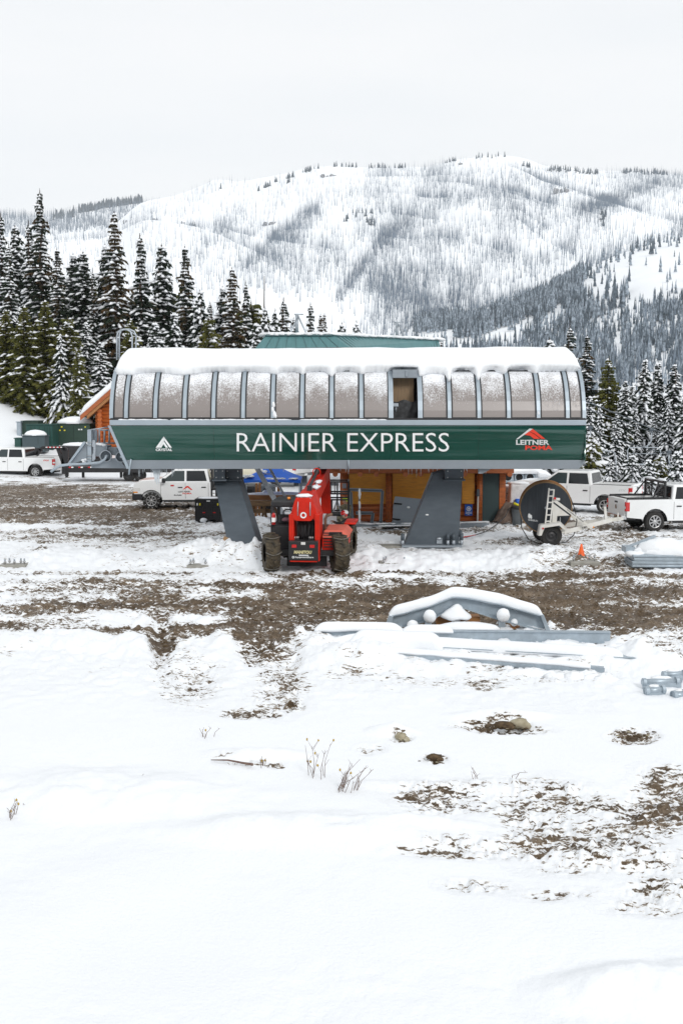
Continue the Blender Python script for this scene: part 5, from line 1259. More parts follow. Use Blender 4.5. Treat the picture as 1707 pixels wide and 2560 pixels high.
b.add([(.46,-.30,1.60),(.285,-.30,1.60),(.185,-.28,2.30),(.26,-.28,2.16),(.46,.9,1.66),(.285,.9,1.66),(.265,.9,2.36),(.30,.9,2.25)], [(0,1,2,3),(7,6,5,4),(0,3,7,4),(1,0,4,5),(2,1,5,6),(3,2,6,7)]); b.build('boom_cheeks', M['red'], th, bevel=.008)
b = MB(); b.cyl((-.40,-.02,1.70), (.40,-.02,1.70), .09, 14); b.build('pivot_pin', M['red'], th)
b = MB(); b.bar((.0,1.25,2.12), (.0,5.6,2.62), .42, .52); b.build('boom_tube', M['red'], bo, bevel=.02)
b = MB(); b.bar((.0,4.4,2.5), (.0,6.2,2.70), .33, .42); b.build('boom_extension', M['red'], bo, bevel=.02)
b = MB(); b.cyl((.02,1.0,2.50), (.05,4.0,2.98), .05, 12); b.cyl((.05,4.0,2.98), (.08,5.0,3.08), .03, 10); b.box(-.05,.09,.9,1.05,2.35,2.55); b.build('hydraulic_cylinder', M['black'], bo)
b = MB(); b.ring((.03,3.1,2.83), (0,1,.16), .11, .14, .05, 20); b.build('hose_guard', M['red'], bo)
for x in (-.30,.30):
    b = MB(); b.tube([(x*.6,-.30,2.3), (x*.62,-.37,2.0), (x*.62,-.38,1.75)], .016, 6); b.build('hydraulic_line', M['galv'], bo)
b = MB(); b.ring((-.02,-.372,1.76), (0,1,0), .055, .095, .01, 18); b.build('emblem', M['white_vinyl'], bo)
b = MB(); b.blob((-.03,-.05,2.32), .26, .30, .06, 14, 6, .12, 2); b.build('boom_snow', M['snow'], bo)
b = MB(); b.blob((.14,1.7,2.44), .13, .7, .07, 12, 6, .25, 5); b.blob((.13,2.6,2.54), .10, .6, .06, 12, 6, .25, 6); b.build('boom_snow', M['snow'], bo)
# boom head and carriage
b = MB(); b.bar((.02,6.0,2.8), (.06,6.25,1.15), .30, .34, (1,0,0)); b.build('boom_head', M['red'], th, bevel=.02)
b = MB(); b.cyl((-.14,5.2,1.3), (-.14,5.9,2.3), .05, 10); b.build('tilt_cylinder', M['galv'], th)
# cab
zr = zt_(1249, 33.2)
bb('cab_body', M['black'], (-1.10,-.47,.2,1.9,.55,1.38), bevel=.03)
bb('cab_roof', M['black'], (-1.08,-.30,.15,1.75,zr-.20,zr), bevel=.05)
for (x, y) in ((-1.04,.2),(-.36,.2),(-1.04,1.65),(-.36,1.65)): bb('cab_post', M['black'], (x-.045,x+.045,y-.045,y+.045,1.375,zr-.19))
b = MB(); b.box(-.92,-.5,.75,.85,1.38,1.66); b.box(-.92,-.5,.85,1.3,1.38,1.48); b.build('seat', M['black'], th, bevel=.04)
b = MB(); b.ring((-.72,1.55,1.62), (0,.8,.6), .15, .18, .03, 20); b.build('steering_wheel', M['black'], th)
b = MB(); b.blob((-.6,.72,1.50), .2, .05, .07, 8, 5, .3, 3); b.build('seat_cover', mat('mauve_cloth', (.28,.15,.18), .9), th)
b = MB(); b.box(-.62,-.48,.3,.44,zr+.002,zr+.03); b.cur = 1; b.cyl((-.55,.37,zr+.03), (-.55,.37,zr+.10), .055, 12, .045); b.build('beacon', [M['black'], M['lamp_amber']], th)
fe = MB(); xe = -.98; fe.cyl((xe,.05,1.42), (xe,.05,1.72), .06, 14); fe.cyl((xe,.05,1.72), (xe,.05,1.78), .06, 14, .025); fe.cur = 1; fe.box(xe-.05,xe+.05,.03,.07,1.78,1.84); fe.cur = 2; fe.ring((xe,.05,1.57), (0,0,1), .058, .064, .13, 16); fe.build('fire_extinguisher', [M['lamp_red'], M['black'], M['white_vinyl']], th)
b = MB(); b.box(-1.22,-1.16,1.5,1.58,1.35,1.9); b.bar((-1.06,1.6,1.85), (-1.2,1.55,1.8), .03, .03); b.build('wing_mirror', M['black'], th)
# engine bay on the right
ze_ = zt_(1345); zf_ = zt_(1319, 33.5)
b = MB(); b.add([(.50,-.05,ze_-.02),(1.32,-.05,ze_-.02),(1.32,2.0,ze_-.02),(.50,2.0,ze_-.02),(.55,.25,zf_),(1.15,.25,zf_),(1.15,1.9,zf_),(.55,1.9,zf_)], [(3,2,1,0),(4,5,6,7),(0,1,5,4),(1,2,6,5),(2,3,7,6),(3,0,4,7)]); b.build('engine_bonnet', M['red_faded'], th, bevel=.03)
b = MB(); b.add([(.70,.022,ze_+.06),(1.12,.022,ze_+.06),(1.10,.117,ze_+.14),(.72,.117,ze_+.14)], [(0,1,2,3)]); b.build('air_vent', M['dark'], th)
bb('engine_side', M['red'], (.50,1.22,.05,2.0,.66,ze_-.025), bevel=.01)
b = MB()
for k in range(6): b.box(.55,1.1,.02,.05,.74+k*.085,.77+k*.085)
b.build('grille', M['black'], th)
b = MB(); b.tube([(.56,.5,zf_-.1), (.56,.5,zf_+.32), (.60,.5,zf_+.42), (.78,.5,zf_+.47)], .045, 10); b.build('exhaust', mat('rusty_exhaust', (.14,.09,.06), .8, var=.3, scale=9), th)
bb('front_mudguard', M['red'], (1.0,1.38,2.3,3.6,1.18,1.24), bevel=.02)
# work platform carried in front (separate thing)
wp = empty('work_platform', (wx(845, 38.4), 38.9, 0), 0, 'black steel work cage hanging in front of the red telehandler boom', 'work cage')
zA, zB, zC, zD = zt_(1207,38.5), zt_(1238,38.5), zt_(1252,38.5), zt_(1285,38.5)
b = MB(); 
for x in (-.40,.38):
    for y in (0, .9): b.bar((x,y,zD), (x,y,zA), .06, .06)
for z in (zA, zB+.02, zC, zD):
    for y in (0,.9): b.bar((-.43,y,z), (.41,y,z), .05, .07 if z != zB+.02 else .16, (0,1,0))
    for x in (-.40,.38): b.bar((x,0,z), (x,.9,z), .05, .05)
b.build('cage_frame', M['black'], wp)
b = MB(); b.bar((-.26,0,zB), (-.26,0,zA), .03, .03); b.bar((-.12,0,zB), (-.12,0,zA), .03, .03); b.bar((-.43,-.03,zB+.12), (.0,-.03,zB+.08), .03, .03); b.build('guard_bars', M['black'], wp)
b = MB(); b.box(-.43,.41,0,.9,zD-.12,zD-.04); b.box(-.42,-.2,-.05,.0,zD,zC); b.build('platform_floor', M['black'], wp)
b = MB(); b.bar((-.18,.3,zD), (-.02,.3,zC), .05, .04, (0,1,0)); b.bar((.10,.3,zD), (-.06,.3,zC), .05, .04, (0,1,0)); b.build('brace', M['galv'], wp)
b = MB(); b.box(.15,.3,-.06,-.03,zB+.22,zA-.05); b.build('sign_plate', M['steel_grey'], wp)
# ================================================================== CABLE REEL TRAILER
rt_ = empty('reel_trailer', (wx(1375, 38.6), 38.9, 0), R(1), 'white tow-bar trailer carrying the big cable reel, single visible wheel', 'trailer')
Wt = M['white_tr'] = mat('chipped_white_steel', (.62,.60,.54), .5, c2=(.70,.69,.66), scale=4, coat=.2)
for s_, y in ((-1, -.62), (1, .72)): wheel(rt_, (0, y, .39), .39, .24, s_, 0, 'tyre', 'black', .55)
def rb(name, m, fn, **k): b = MB(); fn(b); return b.build(name, m, rt_, **k)
for y in (-.80, .88):
    b = MB(); b.bar((-.30,y,.86), (-.14,y,2.02), .05, .17, (0,1,0)) if False else None
    # slotted upright: two flanges with holes between
    b.bar((-.245,y,.84), (-.135,y,2.10), .05, .045, (0,1,0)); b.bar((-.07,y,.84), (.04,y,2.06), .05, .045, (0,1,0))
    for k in range(6): t_ = k/5; z_ = .92+1.12*t_; x_ = -.155+.11*t_; b.bar((x_-.06,y,z_), (x_+.07,y,z_), .045, .05, (0,1,0))
    b.build('upright', Wt, rt_)
    rb('diagonal_brace', Wt, lambda b: b.bar((.06,y,1.66), (1.42,y,.66), .10, .06, (0,1,0)))
    rb('gusset', Wt, lambda b: b.prism([(-.0,.84),(.16,.84),(.18,1.10),(.62,1.12),(.02,1.56)], lambda x, z: Vector((x, y+.03, z)), lambda x, z: Vector((x, y+.045, z))))
    rb('fender', Wt, lambda b: [b.bar(p_, q_, .30, .03, (0,0,1)) for p_, q_ in (((-.50,y+.0,.42),(-.44,y,.80)),((-.44,y,.80),(.26,y,.90)),((.26,y,.90),(.50,y,.66)),((.50,y,.66),(.50,y,.5)))] and b.prism([(-.50,.42),(-.44,.80),(.26,.90),(.50,.66),(.40,.62),(.22,.78),(-.30,.70),(-.40,.42)], lambda x, z: Vector((x, y-.15, z)), lambda x, z: Vector((x, y-.13, z))))
    rb('frame_rail', Wt, lambda b: b.bar((.42,y,.52), (2.3,.04+.10*(1 if y > 0 else -1),.88), .07, .15, (0,0,1)))
rb('tow_bar', Wt, lambda b: b.bar((2.2,.04,.86), (2.75,.04,.92), .12, .12))
rb('jack_post', Wt, lambda b: [b.bar((2.10,-.1,.85), (2.04,-.1,1.36), .09, .09), b.bar((2.56,0,.85), (2.55,0,1.14), .04, .04)])
rb('pivot_arm', Wt, lambda b: [b.cyl((.02,-.84,1.72), (.24,-.84,1.70), .05, 8)])
for (x, z, r_) in ((.06, 1.74, .045), (-.36, .68, .035), (1.52, .68, .03)): rb('reflector', M['lamp_red'] if x < 1 else M['lamp_amber'], lambda b: b.cyl((x, -.87 if x < 1 and z > 1 else (-.96 if z < .7 and x < 1 else -.60), z), (x, (-.87 if x < 1 and z > 1 else (-.96 if z < .7 and x < 1 else -.60))-.02, z), r_, 12))
put_text('Wheeler Dealer', lambda u, v: Vector((.50+.62*u, -.835, 1.32-.62*u*.735+.0+.055*v)), 'lettering', M['black'], rt_, bold=.02)
put_text('I-85', lambda u, v: Vector((1.12+.20*u, -.56, .62+.035*u+.07*v)), 'lettering', M['black'], rt_, bold=.03)
M['navy'] = mat('dark_navy_drum', (.022,.028,.036), .65, c2=(.035,.042,.052), scale=2.4, stretch=(6,1,.6))
cr_ = empty('cable_reel', (wx(1369, 38.9), 39.2, 0), R(-9), 'huge dark navy cable drum with a wooden rim, mounted on the white trailer', 'cable reel')
Cz = W(1369, 1271, 38.5).z; Rr_ = .90
b = MB(); b.cyl((0.0,-.52,Cz), (0,-.47,Cz), Rr_, 56); fl_ = b.build('flange', M['navy'], cr_)
b = MB(); b.ring((0,-.495,Cz), (0,1,0), Rr_+.002, Rr_+.035, .052, 56); b.build('rim_band', M['wood'], cr_)
b = MB(); b.cyl((0.0,.22,Cz), (0,.29,Cz), Rr_, 56); b.cur = 1; b.ring((0,.255,Cz), (0,1,0), Rr_+.002, Rr_+.06, .08, 56); b.build('flange', [M['wood'], M['wood_y']], cr_)
b = MB(); b.cyl((0,-.47,Cz), (0,.22,Cz), .55, 30); b.build('cable_coil', M['black'], cr_)
b = MB(); b.cyl((0,-.55,Cz), (0,-.52,Cz), .05, 12); b.build('axle', M['galv'], cr_)
put_text('UNREELIN', quad_fn((-.62,-.527,Cz-.47), (.34,0,-.04), (0,0,.06)), 'lettering', M['grey_vinyl'], cr_, bold=.03)
b = MB(); b.blob((-.58,-.525,Cz-.30), .055, .006, .09, 8, 5, .25, 3); b.blob((-.52,-.525,Cz-.34), .04, .006, .07, 8, 5, .25, 5); b.blob((.51,-.525,Cz-.42), .02, .006, .10, 8, 5, .1, 5); b.build('sticker_remains', M['white_vinyl'], cr_)
b = MB(); b.tube([(.88,-.1,Cz+.35), (1.05,-.2,Cz-.1), (1.12,-.2,Cz-.5), (1.02,-.25,.35), (.75,-.3,.08), (.4,-.35,.03)], .018, 6); b.tube([(-.90,-.1,Cz-.2), (-.85,-.5,.6), (-.6,-.6,.2), (-.2,-.7,.04), (0,-.7,.03)], .018, 6); b.build('loose_cable', M['black'], cr_)
# ================================================================== PEOPLE
def person(label, loc, J, clothes, head, rz=0, helmet=None, face=True):
    """J: joints name->(x,y,z,r); bones follow. clothes: list of (material, test(bone))"""
    r = empty('person', loc, rz, label, 'person')
    bones = [('pelvis','waist'),('waist','chest'),('chest','neck'),('neck','head'),('chest','sh_l'),('sh_l','el_l'),('el_l','wr_l'),('chest','sh_r'),('sh_r','el_r'),('el_r','wr_r'),
             ('pelvis','hip_l'),('hip_l','kn_l'),('kn_l','an_l'),('an_l','toe_l'),('pelvis','hip_r'),('hip_r','kn_r'),('kn_r','an_r'),('an_r','toe_r')]
    JJ = dict(J)
    for s_ in 'lr':                                              # hand: palm, four fingers and a thumb, slightly curled
        w = Vector(JJ['wr_'+s_][:3]); e = Vector(JJ['el_'+s_][:3]); d = (w-e).normalized(); u = Vector((0,0,1)) if abs(d.z) < .8 else Vector((0,1,0)); x = d.cross(u).normalized(); y = x.cross(d)
        JJ['pm_'+s_] = (*(w+d*.08), .030); bones.append(('wr_'+s_, 'pm_'+s_))
        for k, (off, ln) in enumerate(((-.030,.070),(-.010,.080),(.010,.076),(.030,.060))):
            a = w+d*.10+x*off; m_ = a+d*ln*.5-y*.010; t_ = m_+d*ln*.35-y*.035
            JJ['f%d_%s' % (k, s_)] = (*a, .010); JJ['g%d_%s' % (k, s_)] = (*m_, .009); JJ['h%d_%s' % (k, s_)] = (*t_, .008)
            bones += [('pm_'+s_, 'f%d_%s' % (k, s_)), ('f%d_%s' % (k, s_), 'g%d_%s' % (k, s_)), ('g%d_%s' % (k, s_), 'h%d_%s' % (k, s_))]
        a = w+d*.04-x*.035; b_ = a+d*.035-x*.03-y*.02; JJ['t0_'+s_] = (*a, .013); JJ['t1_'+s_] = (*b_, .010); bones += [('wr_'+s_, 't0_'+s_), ('t0_'+s_, 't1_'+s_)]
    names = list(JJ); names.remove('pelvis'); names.insert(0, 'pelvis'); ix = {n: i for i, n in enumerate(names)}
    me = bpy.data.meshes.new('body'); me.from_pydata([JJ[n][:3] for n in names], [(ix[a], ix[b]) for a, b in bones], [])
    o = link('body', me); sk = o.modifiers.new('k', 'SKIN'); sk.use_smooth_shade = True
    for i, n in enumerate(names): me.skin_vertices[0].data[i].radius = (JJ[n][3],)*2; me.skin_vertices[0].data[i].use_root = (i == 0)
    o.modifiers.new('s', 'SUBSURF').render_levels = 1; o.modifiers['s'].levels = 1
    dg = bpy.context.evaluated_depsgraph_get(); m2 = bpy.data.meshes.new_from_object(o.evaluated_get(dg)); bpy.data.objects.remove(o)
    mats = []; 
    for m_, t_ in clothes: mats.append(m_)
    m2.materials.clear()
    for m_ in mats: m2.materials.append(m_)
    def bone_of(c):
        best = None
        for a, b in bones:
            A = Vector(JJ[a][:3]); B = Vector(JJ[b][:3]); t = max(0, min(1, (c-A).dot(B-A)/max(1e-6, (B-A).length_squared))); d = (c-A.lerp(B, t)).length-JJ[a][3]*(1-t)-JJ[b][3]*t
            if best is None or d < best[0]: best = (d, a, b)
        return best
    for p in m2.polygons:
        _, a, b = bone_of(Vector(p.center))
        for i, (m_, t_) in enumerate(clothes):
            if t_(a, b): p.material_index = i; break
    bo = link('body', m2, r)
    # head with face, joined smoothly over the neck
    hd = Vector(J['head'][:3]); fwd = Vector(head['fwd']).normalized(); side = fwd.cross(Vector((0,0,1))).normalized(); up = side.cross(fwd)
    Mx = Matrix((side, fwd, up)).transposed().to_4x4(); Mx.translation = hd
    b = MB(); b.M = Mx; b.blob((0,0,.02), .078, .098, .115, 16, 12); b.blob((0,.06,-.05), .052, .045, .055, 12, 8)
    b.blob((0,.10,-.012), .014, .022, .026, 8, 6); 
    for s_ in (-1, 1): b.blob((s_*.078,-.005,.0), .012, .022, .032, 8, 6)
    b.cur = 1
    for s_ in (-1, 1): b.blob((s_*.030,.086,.022), .014, .010, .009, 8, 6)
    b.cur = 2; b.blob((0,.096,-.060), .026, .008, .007, 10, 6)
    b.build('head', [M['skin'], M['dark'], M['lips']], r)
    if helmet: helmet(r, Mx)
    return r
M['skin'] = mat('skin', (.48,.27,.19), .6); M['lips'] = mat('lips', (.35,.12,.10), .6)
M['jacket'] = mat('black_jacket', (.014,.014,.016), .8, var=.3, scale=6, bump=.3)
M['trousers'] = mat('black_trousers', (.018,.018,.02), .85, var=.3, scale=6)
M['boots'] = mat('dark_boots', (.03,.022,.016), .8)
M['glove'] = mat('work_glove', (.25,.12,.07), .8)
M['camo'] = mat('camouflage_cloth', (.035,.038,.022), .9, c2=(.30,.25,.16), scale=11)
M['hivis'] = mat('lime_knit', (.55,.80,.02), .7)
def dress(top, bot, boots=M['boots'], hand=M['glove'], skin=M['skin']):
    return [(hand, lambda a, b: a[:2] in ('pm','f0','f1','f2','f3','g0','g1','g2','g3','t0') or b[:2] in ('pm','t0')), (boots, lambda a, b: a[:2] == 'an'),
            (bot, lambda a, b: a[:3] in ('hip','kn_') or b[:3] == 'hip'), (skin, lambda a, b: b == 'head'), (top, lambda a, b: True)]
def crouch(k=1.0):
    return {'pelvis':(0,0,.42,.15),'waist':(-.03,.02,.58,.145),'chest':(-.07,.03,.80,.16),'neck':(-.11,.02,.99,.06),'head':(-.14,0,1.10,.07),
     'sh_l':(-.12,-.17,.90,.075),'el_l':(-.34,-.22,.80,.055),'wr_l':(-.52,-.12,.86,.035),'sh_r':(-.02,.20,.90,.075),'el_r':(-.26,.24,.72,.055),'wr_r':(-.48,.12,.78,.035),
     'hip_l':(0,-.12,.42,.11),'kn_l':(-.38,-.20,.48,.075),'an_l':(-.14,-.20,.10,.05),'toe_l':(-.32,-.22,.05,.045),'hip_r':(.02,.12,.42,.11),'kn_r':(-.28,.16,.14,.075),'an_r':(.12,.16,.10,.05),'toe_r':(.02,.17,.05,.045)}
def helmet_rw(r, Mx):
    b = MB(); b.M = Mx; b.blob((0,-.01,.05), .118, .140, .125, 18, 12, flat=-.04); b.build('helmet', M['white_vinyl'], r)
    b = MB(); b.M = Mx; b.blob((.0,.03,.062), .121, .125, .118, 14, 8, flat=-.03); 
    b.cur = 0; b.build('helmet_shell', [M['lamp_red']], r)
    for s_ in (-1, 1): b = MB(); b.M = Mx; b.cyl((s_*.115,0,0), (s_*.15,0,0), .045, 14, .04); b.build('ear_defender', M['lamp_red'], r)
p = G(868, 1347); person('person in black jacket and red-and-white helmet crouching beside the red telehandler bonnet', (W(872,1340,38.6).x, 38.6, 0), crouch(), dress(M['jacket'], M['trousers']), {'fwd':(-.9,-.35,-.35)}, 0, helmet_rw)
def beanie(r, Mx):
    b = MB(); b.M = Mx; b.blob((0,-.012,.055), .098, .118, .118, 18, 12, .02, 3, flat=-.03); b.ring((0,-.01,.03), (0,0,1), .085, .105, .04, 20); b.build('beanie', M['hivis'], r)
person('person in a camouflage jacket and bright lime beanie behind the black work cage', (W(866,1300,42.6).x, 42.6, .08), {k_: (v[0]*.9, v[1], v[2]*1.02, v[3]) for k_, v in crouch().items()}, dress(M['camo'], M['camo']), {'fwd':(-.3,.8,-.3)}, R(-60), beanie)
# driver of the pickup right of the cabin, hi-vis vest, seen through the side glass
# (the glass is tinted, so the seated figure is built inside the cab)
# ================================================================== BLUE CANOPY
Yc = 45.4
cn = empty('canopy_tent', (W(681,1230,Yc+1.2).x, Yc+1.2, 0), 0, 'blue pop-up canopy with snow along its edges, right of the leaning leg', 'canopy')
M['blue'] = mat('blue_canopy', (.004,.115,.60), .55, var=.12, scale=1.2, bump=.2)
hw, hd_ = 1.25, 1.15; ze1 = W(680,1207,Yc).z; zpk = ze1+.74
b = MB(); cor = [(-hw,-hd_),(hw,-hd_),(hw,hd_),(-hw,hd_)]
for i in range(4):
    a, c = cor[i], cor[(i+1) % 4]; rows = []
    for j in range(9):
        t = j/8; rows.append([Vector(((a[0]+(c[0]-a[0])*s_/10)*(1-t), (a[1]+(c[1]-a[1])*s_/10)*(1-t), ze1+.10+(zpk-ze1-.1)*(t**1.15)-.10*math.sin(math.pi*s_/10)*math.sin(math.pi*min(1,t+.15))*(1-t))) for s_ in range(11)])
    b.grid(rows)
    b.grid([[Vector((a[0]+(c[0]-a[0])*s_/10, a[1]+(c[1]-a[1])*s_/10, ze1+.1)) for s_ in range(11)], [Vector(((a[0]+(c[0]-a[0])*s_/10)*1.01, (a[1]+(c[1]-a[1])*s_/10)*1.01, ze1-.02+.05*abs(math.sin(s_*.314)))) for s_ in range(11)]], False)
b.build('canopy', M['blue'], cn)
for a in cor: b = MB(); b.bar((a[0]*.97,a[1]*.97,0), (a[0]*.97,a[1]*.97,ze1+.1), .04, .04); b.build('leg', M['galv'], cn)
b = MB(); rr_ = random.Random(4)
for k in range(26): x = rr_.uniform(-.1, 1.15); b.blob((x, -hd_+.03+rr_.uniform(0,.07), ze1+.155+rr_.uniform(0,.03)), rr_.uniform(.06,.18), .08, .025, 8, 4, .2, k)
for k in range(10): b.blob((-1.15+rr_.uniform(0,.35), -hd_+.12+rr_.uniform(0,.25), ze1+.22+rr_.uniform(0,.08)), .12, .12, .04, 8, 4, .2, k)
for k in range(10): b.blob((-.35+rr_.uniform(-.12,.12), -.62+rr_.uniform(-.2,.3), ze1+.36+rr_.uniform(-.1,.12)), .07, .07, .05, 8, 4, .3, k)
b.build('canopy_snow', M['snow'], cn)
# propane tank and odd dark machine behind
tk = empty('storage_tank', (W(612,1180,58).x, 58, 0), 0, 'cream rounded storage tank half hidden behind the blue canopy', 'tank')
b = MB(); b.lathe([(-1.5,.02),(-1.42,.3),(-1.2,.5),(-.9,.55),(.9,.55),(1.2,.5),(1.42,.3),(1.5,.02)], (0,0,1.35), (1,0,0), 24); b.build('tank_body', mat('cream_paint', (.62,.58,.46), .5), tk)
b = MB(); b.box(-1,-.8,-.4,.4,0,.9); b.box(.8,1,-.4,.4,0,.9); b.build('cradle', M['black'], tk)
# ================================================================== LUMBER ON SAWHORSES
Yl = 47.6
def at(px, py, Y): return W(px, py, Y)
for i, (x0_, x1_, y_, dy, mm, lab) in enumerate(((612,782,1243,0,'wood_y','long upper timber beam with snow on it, laid on sawhorses behind the telehandler'),(614,690,1257,-.6,'wood','shorter weathered plank below the snowy beam on the sawhorses'))):
    p, q = at(x0_, y_, Yl+dy), at(x1_, y_+1, Yl+dy); t_ = empty('timber_beam', ((p.x+q.x)/2, Yl+dy, p.z), 0, lab, 'timber'); L_ = (q.x-p.x)/2
    b = MB(); b.box(-L_, L_, -.15, .15, -.11, .11); b.build('beam', M[mm], t_, bevel=.01)
    if i == 0: b = MB(); b.blob((0,0,.11), L_, .22, .13, 30, 6, .08, 3, flat=0); b.blob((-.6,0,.18), .12, .1, .14, 8, 6, .2, 5); b.build('snow', M['snow'], t_)
rr_ = random.Random(9)
for (x, y_, Y_, s_, lab) in ((646,1262,47.0,1,'wooden sawhorse under the weathered plank, left of the telehandler cab'),(675,1262,47.2,.8,'second wooden sawhorse, partly hidden by the telehandler cab')):
    p = at(x, y_, Y_); t_ = empty('sawhorse', (p.x, Y_, 0), 0, lab, 'sawhorse')
    b = MB(); b.bar((-.3,0,p.z), (.3,0,p.z), .09, .12); b.build('top_rail', M['wood'], t_)
    for sx in (-1, 1):
        for sy in (-1, 1): b = MB(); b.bar((sx*.22, sy*.03, p.z-.05), (sx*.36, sy*.3, 0), .08, .04); b.build('leg', M['wood'], t_)
    b = MB(); b.box(-.26,.26,-.03,.03,p.z-.36,p.z-.18); b.build('cross_board', M['wood'], t_)
for (x, w__, lab) in ((639,.11,'left one of two upright raw timber props under the blue canopy'),(647,.11,'right one of two upright raw timber props under the blue canopy'),(694,.12,'upright timber prop further right under the blue canopy, snow beside it')):
    p, q = at(x, 1208, 48.2), at(x, 1240, 48.2); b = MB(); b.bar((p.x,48.2,0), (p.x+.05,48.2,p.z), w__, .12); tag(b.build('timber_prop', M['wood_y']), lab, 'timber')
for (x0_,x1_,y0_,y1_,Y_,lab,snow_) in ((612,640,1214,1246,49.5,'black box-shaped machine under the left half of the blue canopy',0),(650,690,1212,1244,50.5,'dark grey machine under the blue canopy between the timber props',.1)):
    p, q = at(x0_, y0_, Y_), at(x1_, y1_, Y_); t_ = empty('machine', ((p.x+q.x)/2, Y_, 0), 0, lab, 'machine'); w2 = (q.x-p.x)/2
    b = MB(); b.box(-w2, w2, -.3, .5, .35, p.z, .04, .05); b.build('housing', M['black'] if not snow_ else M['leg'], t_, bevel=.04)
    b = MB(); b.box(-w2*.9, w2*.9, -.25, .45, 0, .345); b.build('base', M['dark'], t_)
    b = MB(); b.box(-w2*.5, w2*.4, -.325, -.303, .5, p.z-.15); b.build('panel', M['dark'], t_)
tg = empty('work_table', (at(765,1240,46.5).x, 46.5, 0), 0, 'grey steel table frame standing behind the telehandler boom', 'table')
zt2 = at(765,1212,46.5).z; b = MB(); b.bar((-.25,0,zt2), (1.4,0,zt2), .07, .07); b.bar((-.25,.6,zt2), (1.4,.6,zt2), .07, .07); b.build('rail', M['steel_grey'], tg)
for x in (-.22,.38,1.35):
    for y in (0,.6): b = MB(); b.bar((x,y,0), (x,y,zt2), .07, .07); b.build('leg', M['steel_grey'], tg)
# ================================================================== CRATE, TIMBER, LEANING FRAMES AND PANEL
ct = empty('bulk_crate', (W(521,1305,45.6).x, 46.2, 0), R(-2), 'black plastic bulk crate with yellow tags, beside the leaning leg', 'crate')
M['plastic'] = mat('black_plastic', (.012,.012,.014), .5)
hc = W(521,1250,45.6).z
b = MB(); b.box(-.54,.54,-.5,.5,.12,hc-.02); b.build('walls', M['plastic'], ct)
b = MB()
for k in range(12): x = -.54+1.08*k/11; b.bar((x,-.515,.12), (x,-.515,hc-.05), .03, .03)
for k in range(8): z = .15+(hc-.22)*k/7; b.bar((-.54,-.512,z), (.54,-.512,z), .022, .022)
b.build('ribs', M['plastic'], ct)
for x in (-.45,0,.45): b = MB(); b.box(x-.09,x+.09,-.5,.5,0,.12); b.build('foot', M['plastic'], ct)
b = MB(); b.box(-.56,.56,-.53,.52,hc-.02,hc+.04); b.build('rim', M['plastic'], ct, bevel=.01)
b = MB(); b.blob((0,0,hc+.03), .5, .45, .05, 16, 5, .1, 2); b.blob((-.2,-.56,.12), .16, .08, .09, 8, 5, .2, 2); b.build('snow', M['snow'], ct)
for (x, mm, w__) in ((-.36,'yellow',.05),(.40,'yellow',.05),(-.48,'white_vinyl',.06)): b = MB(); b.box(x, x+w__, -.545, -.533, hc-.24, hc-.14); b.build('tag', M[mm], ct)
b = MB(); b.box(-.05,.10,-.545,-.533,hc-.07,hc-.03); b.build('tag', M['white_vinyl'], ct)
for x in (-.22,.22): b = MB(); b.box(x,x+.11,-.54,-.532,.42,.46); b.build('latch', M['lamp_red'], ct)
b = MB(); p, q = W(547,1386,34.9), W(566,1345,35.4); b.bar(p, q, .17, .13, (0,1,0)); tag(b.build('timber_block', M['wood'], bevel=.01), 'muddy timber block leaning against the left leg of the station', 'timber')
def frame_thing(pts_, Y0, lab, w_=.13, d_=.09):
    p0 = W(*pts_[0], Y0); t_ = empty('door_frame', (p0.x, Y0, 0), 0, lab, 'door frame')
    names = ('jamb','header','jamb')
    for k in range(len(pts_)-1):
        a = W(*pts_[k], Y0)-t_.location; c = W(*pts_[k+1], Y0)-t_.location
        a.y += -.0+a.z*.18; c.y += c.z*.18
        b = MB(); b.bar(a, c, w_, d_, (0,1,0)); b.build(names[k], M['steel_grey'], t_)
        b = MB(); off = Vector((0,-.03,0)); b.bar(a+off, c+off, w_*.3, d_, (0,1,0)); b.build('stop_bead', M['leg'], t_)
    return t_
frame_thing([(884,1324),(874,1225),(956,1228),(951,1316)], 45.0, 'large grey steel door frame leaning on the cabin, the outer one')
frame_thing([(879,1322),(877,1232)], 44.85, 'separate grey door jamb resting against the left side of the large frame')
frame_thing([(889,1283),(932,1283),(928,1316)], 45.2, 'small grey steel frame standing inside the large leaning door frame', .14)
b = MB(); p, q = W(898,1319,44.7), W(898,1225,44.9); b.bar(p, q, .07, .07, (0,1,0)); bt = b.build('steel_bar', M['steel_grey']); tag(bt, 'upright grey bar crusted with snow, leaning inside the large door frame', 'steel bar')
b = MB(); rr_ = random.Random(6)
for k in range(26): t = rr_.choice([rr_.uniform(0,.42), rr_.uniform(.8,1.), rr_.uniform(0,1)]); c_ = p.lerp(q, t); b.blob(c_+Vector((rr_.uniform(-.01,.03),-.04,0)), rr_.uniform(.03,.055), .03, rr_.uniform(.05,.12), 7, 5, .2, k)
b.build('snow', M['snow'], bt)
pn = empty('metal_sheet', (W(1015,1316,44.6).x, 44.6, 0), 0, 'flat grey steel panel with two slots leaning against the cabin, left of the broad leg', 'steel panel')
pts_ = [(988,1242),(1056,1249),(1056,1315),(979,1315),(981,1300),(983,1262)]
b = MB(); b.prism(pts_, lambda x, y: W(x,y,44.6)-pn.location+Vector((0,(W(x,y,44.6).z)*.18,0)), lambda x, y: W(x,y,44.6)-pn.location+Vector((0,(W(x,y,44.6).z)*.18+.02,0))); b.build('sheet', M['steel_grey'], pn)
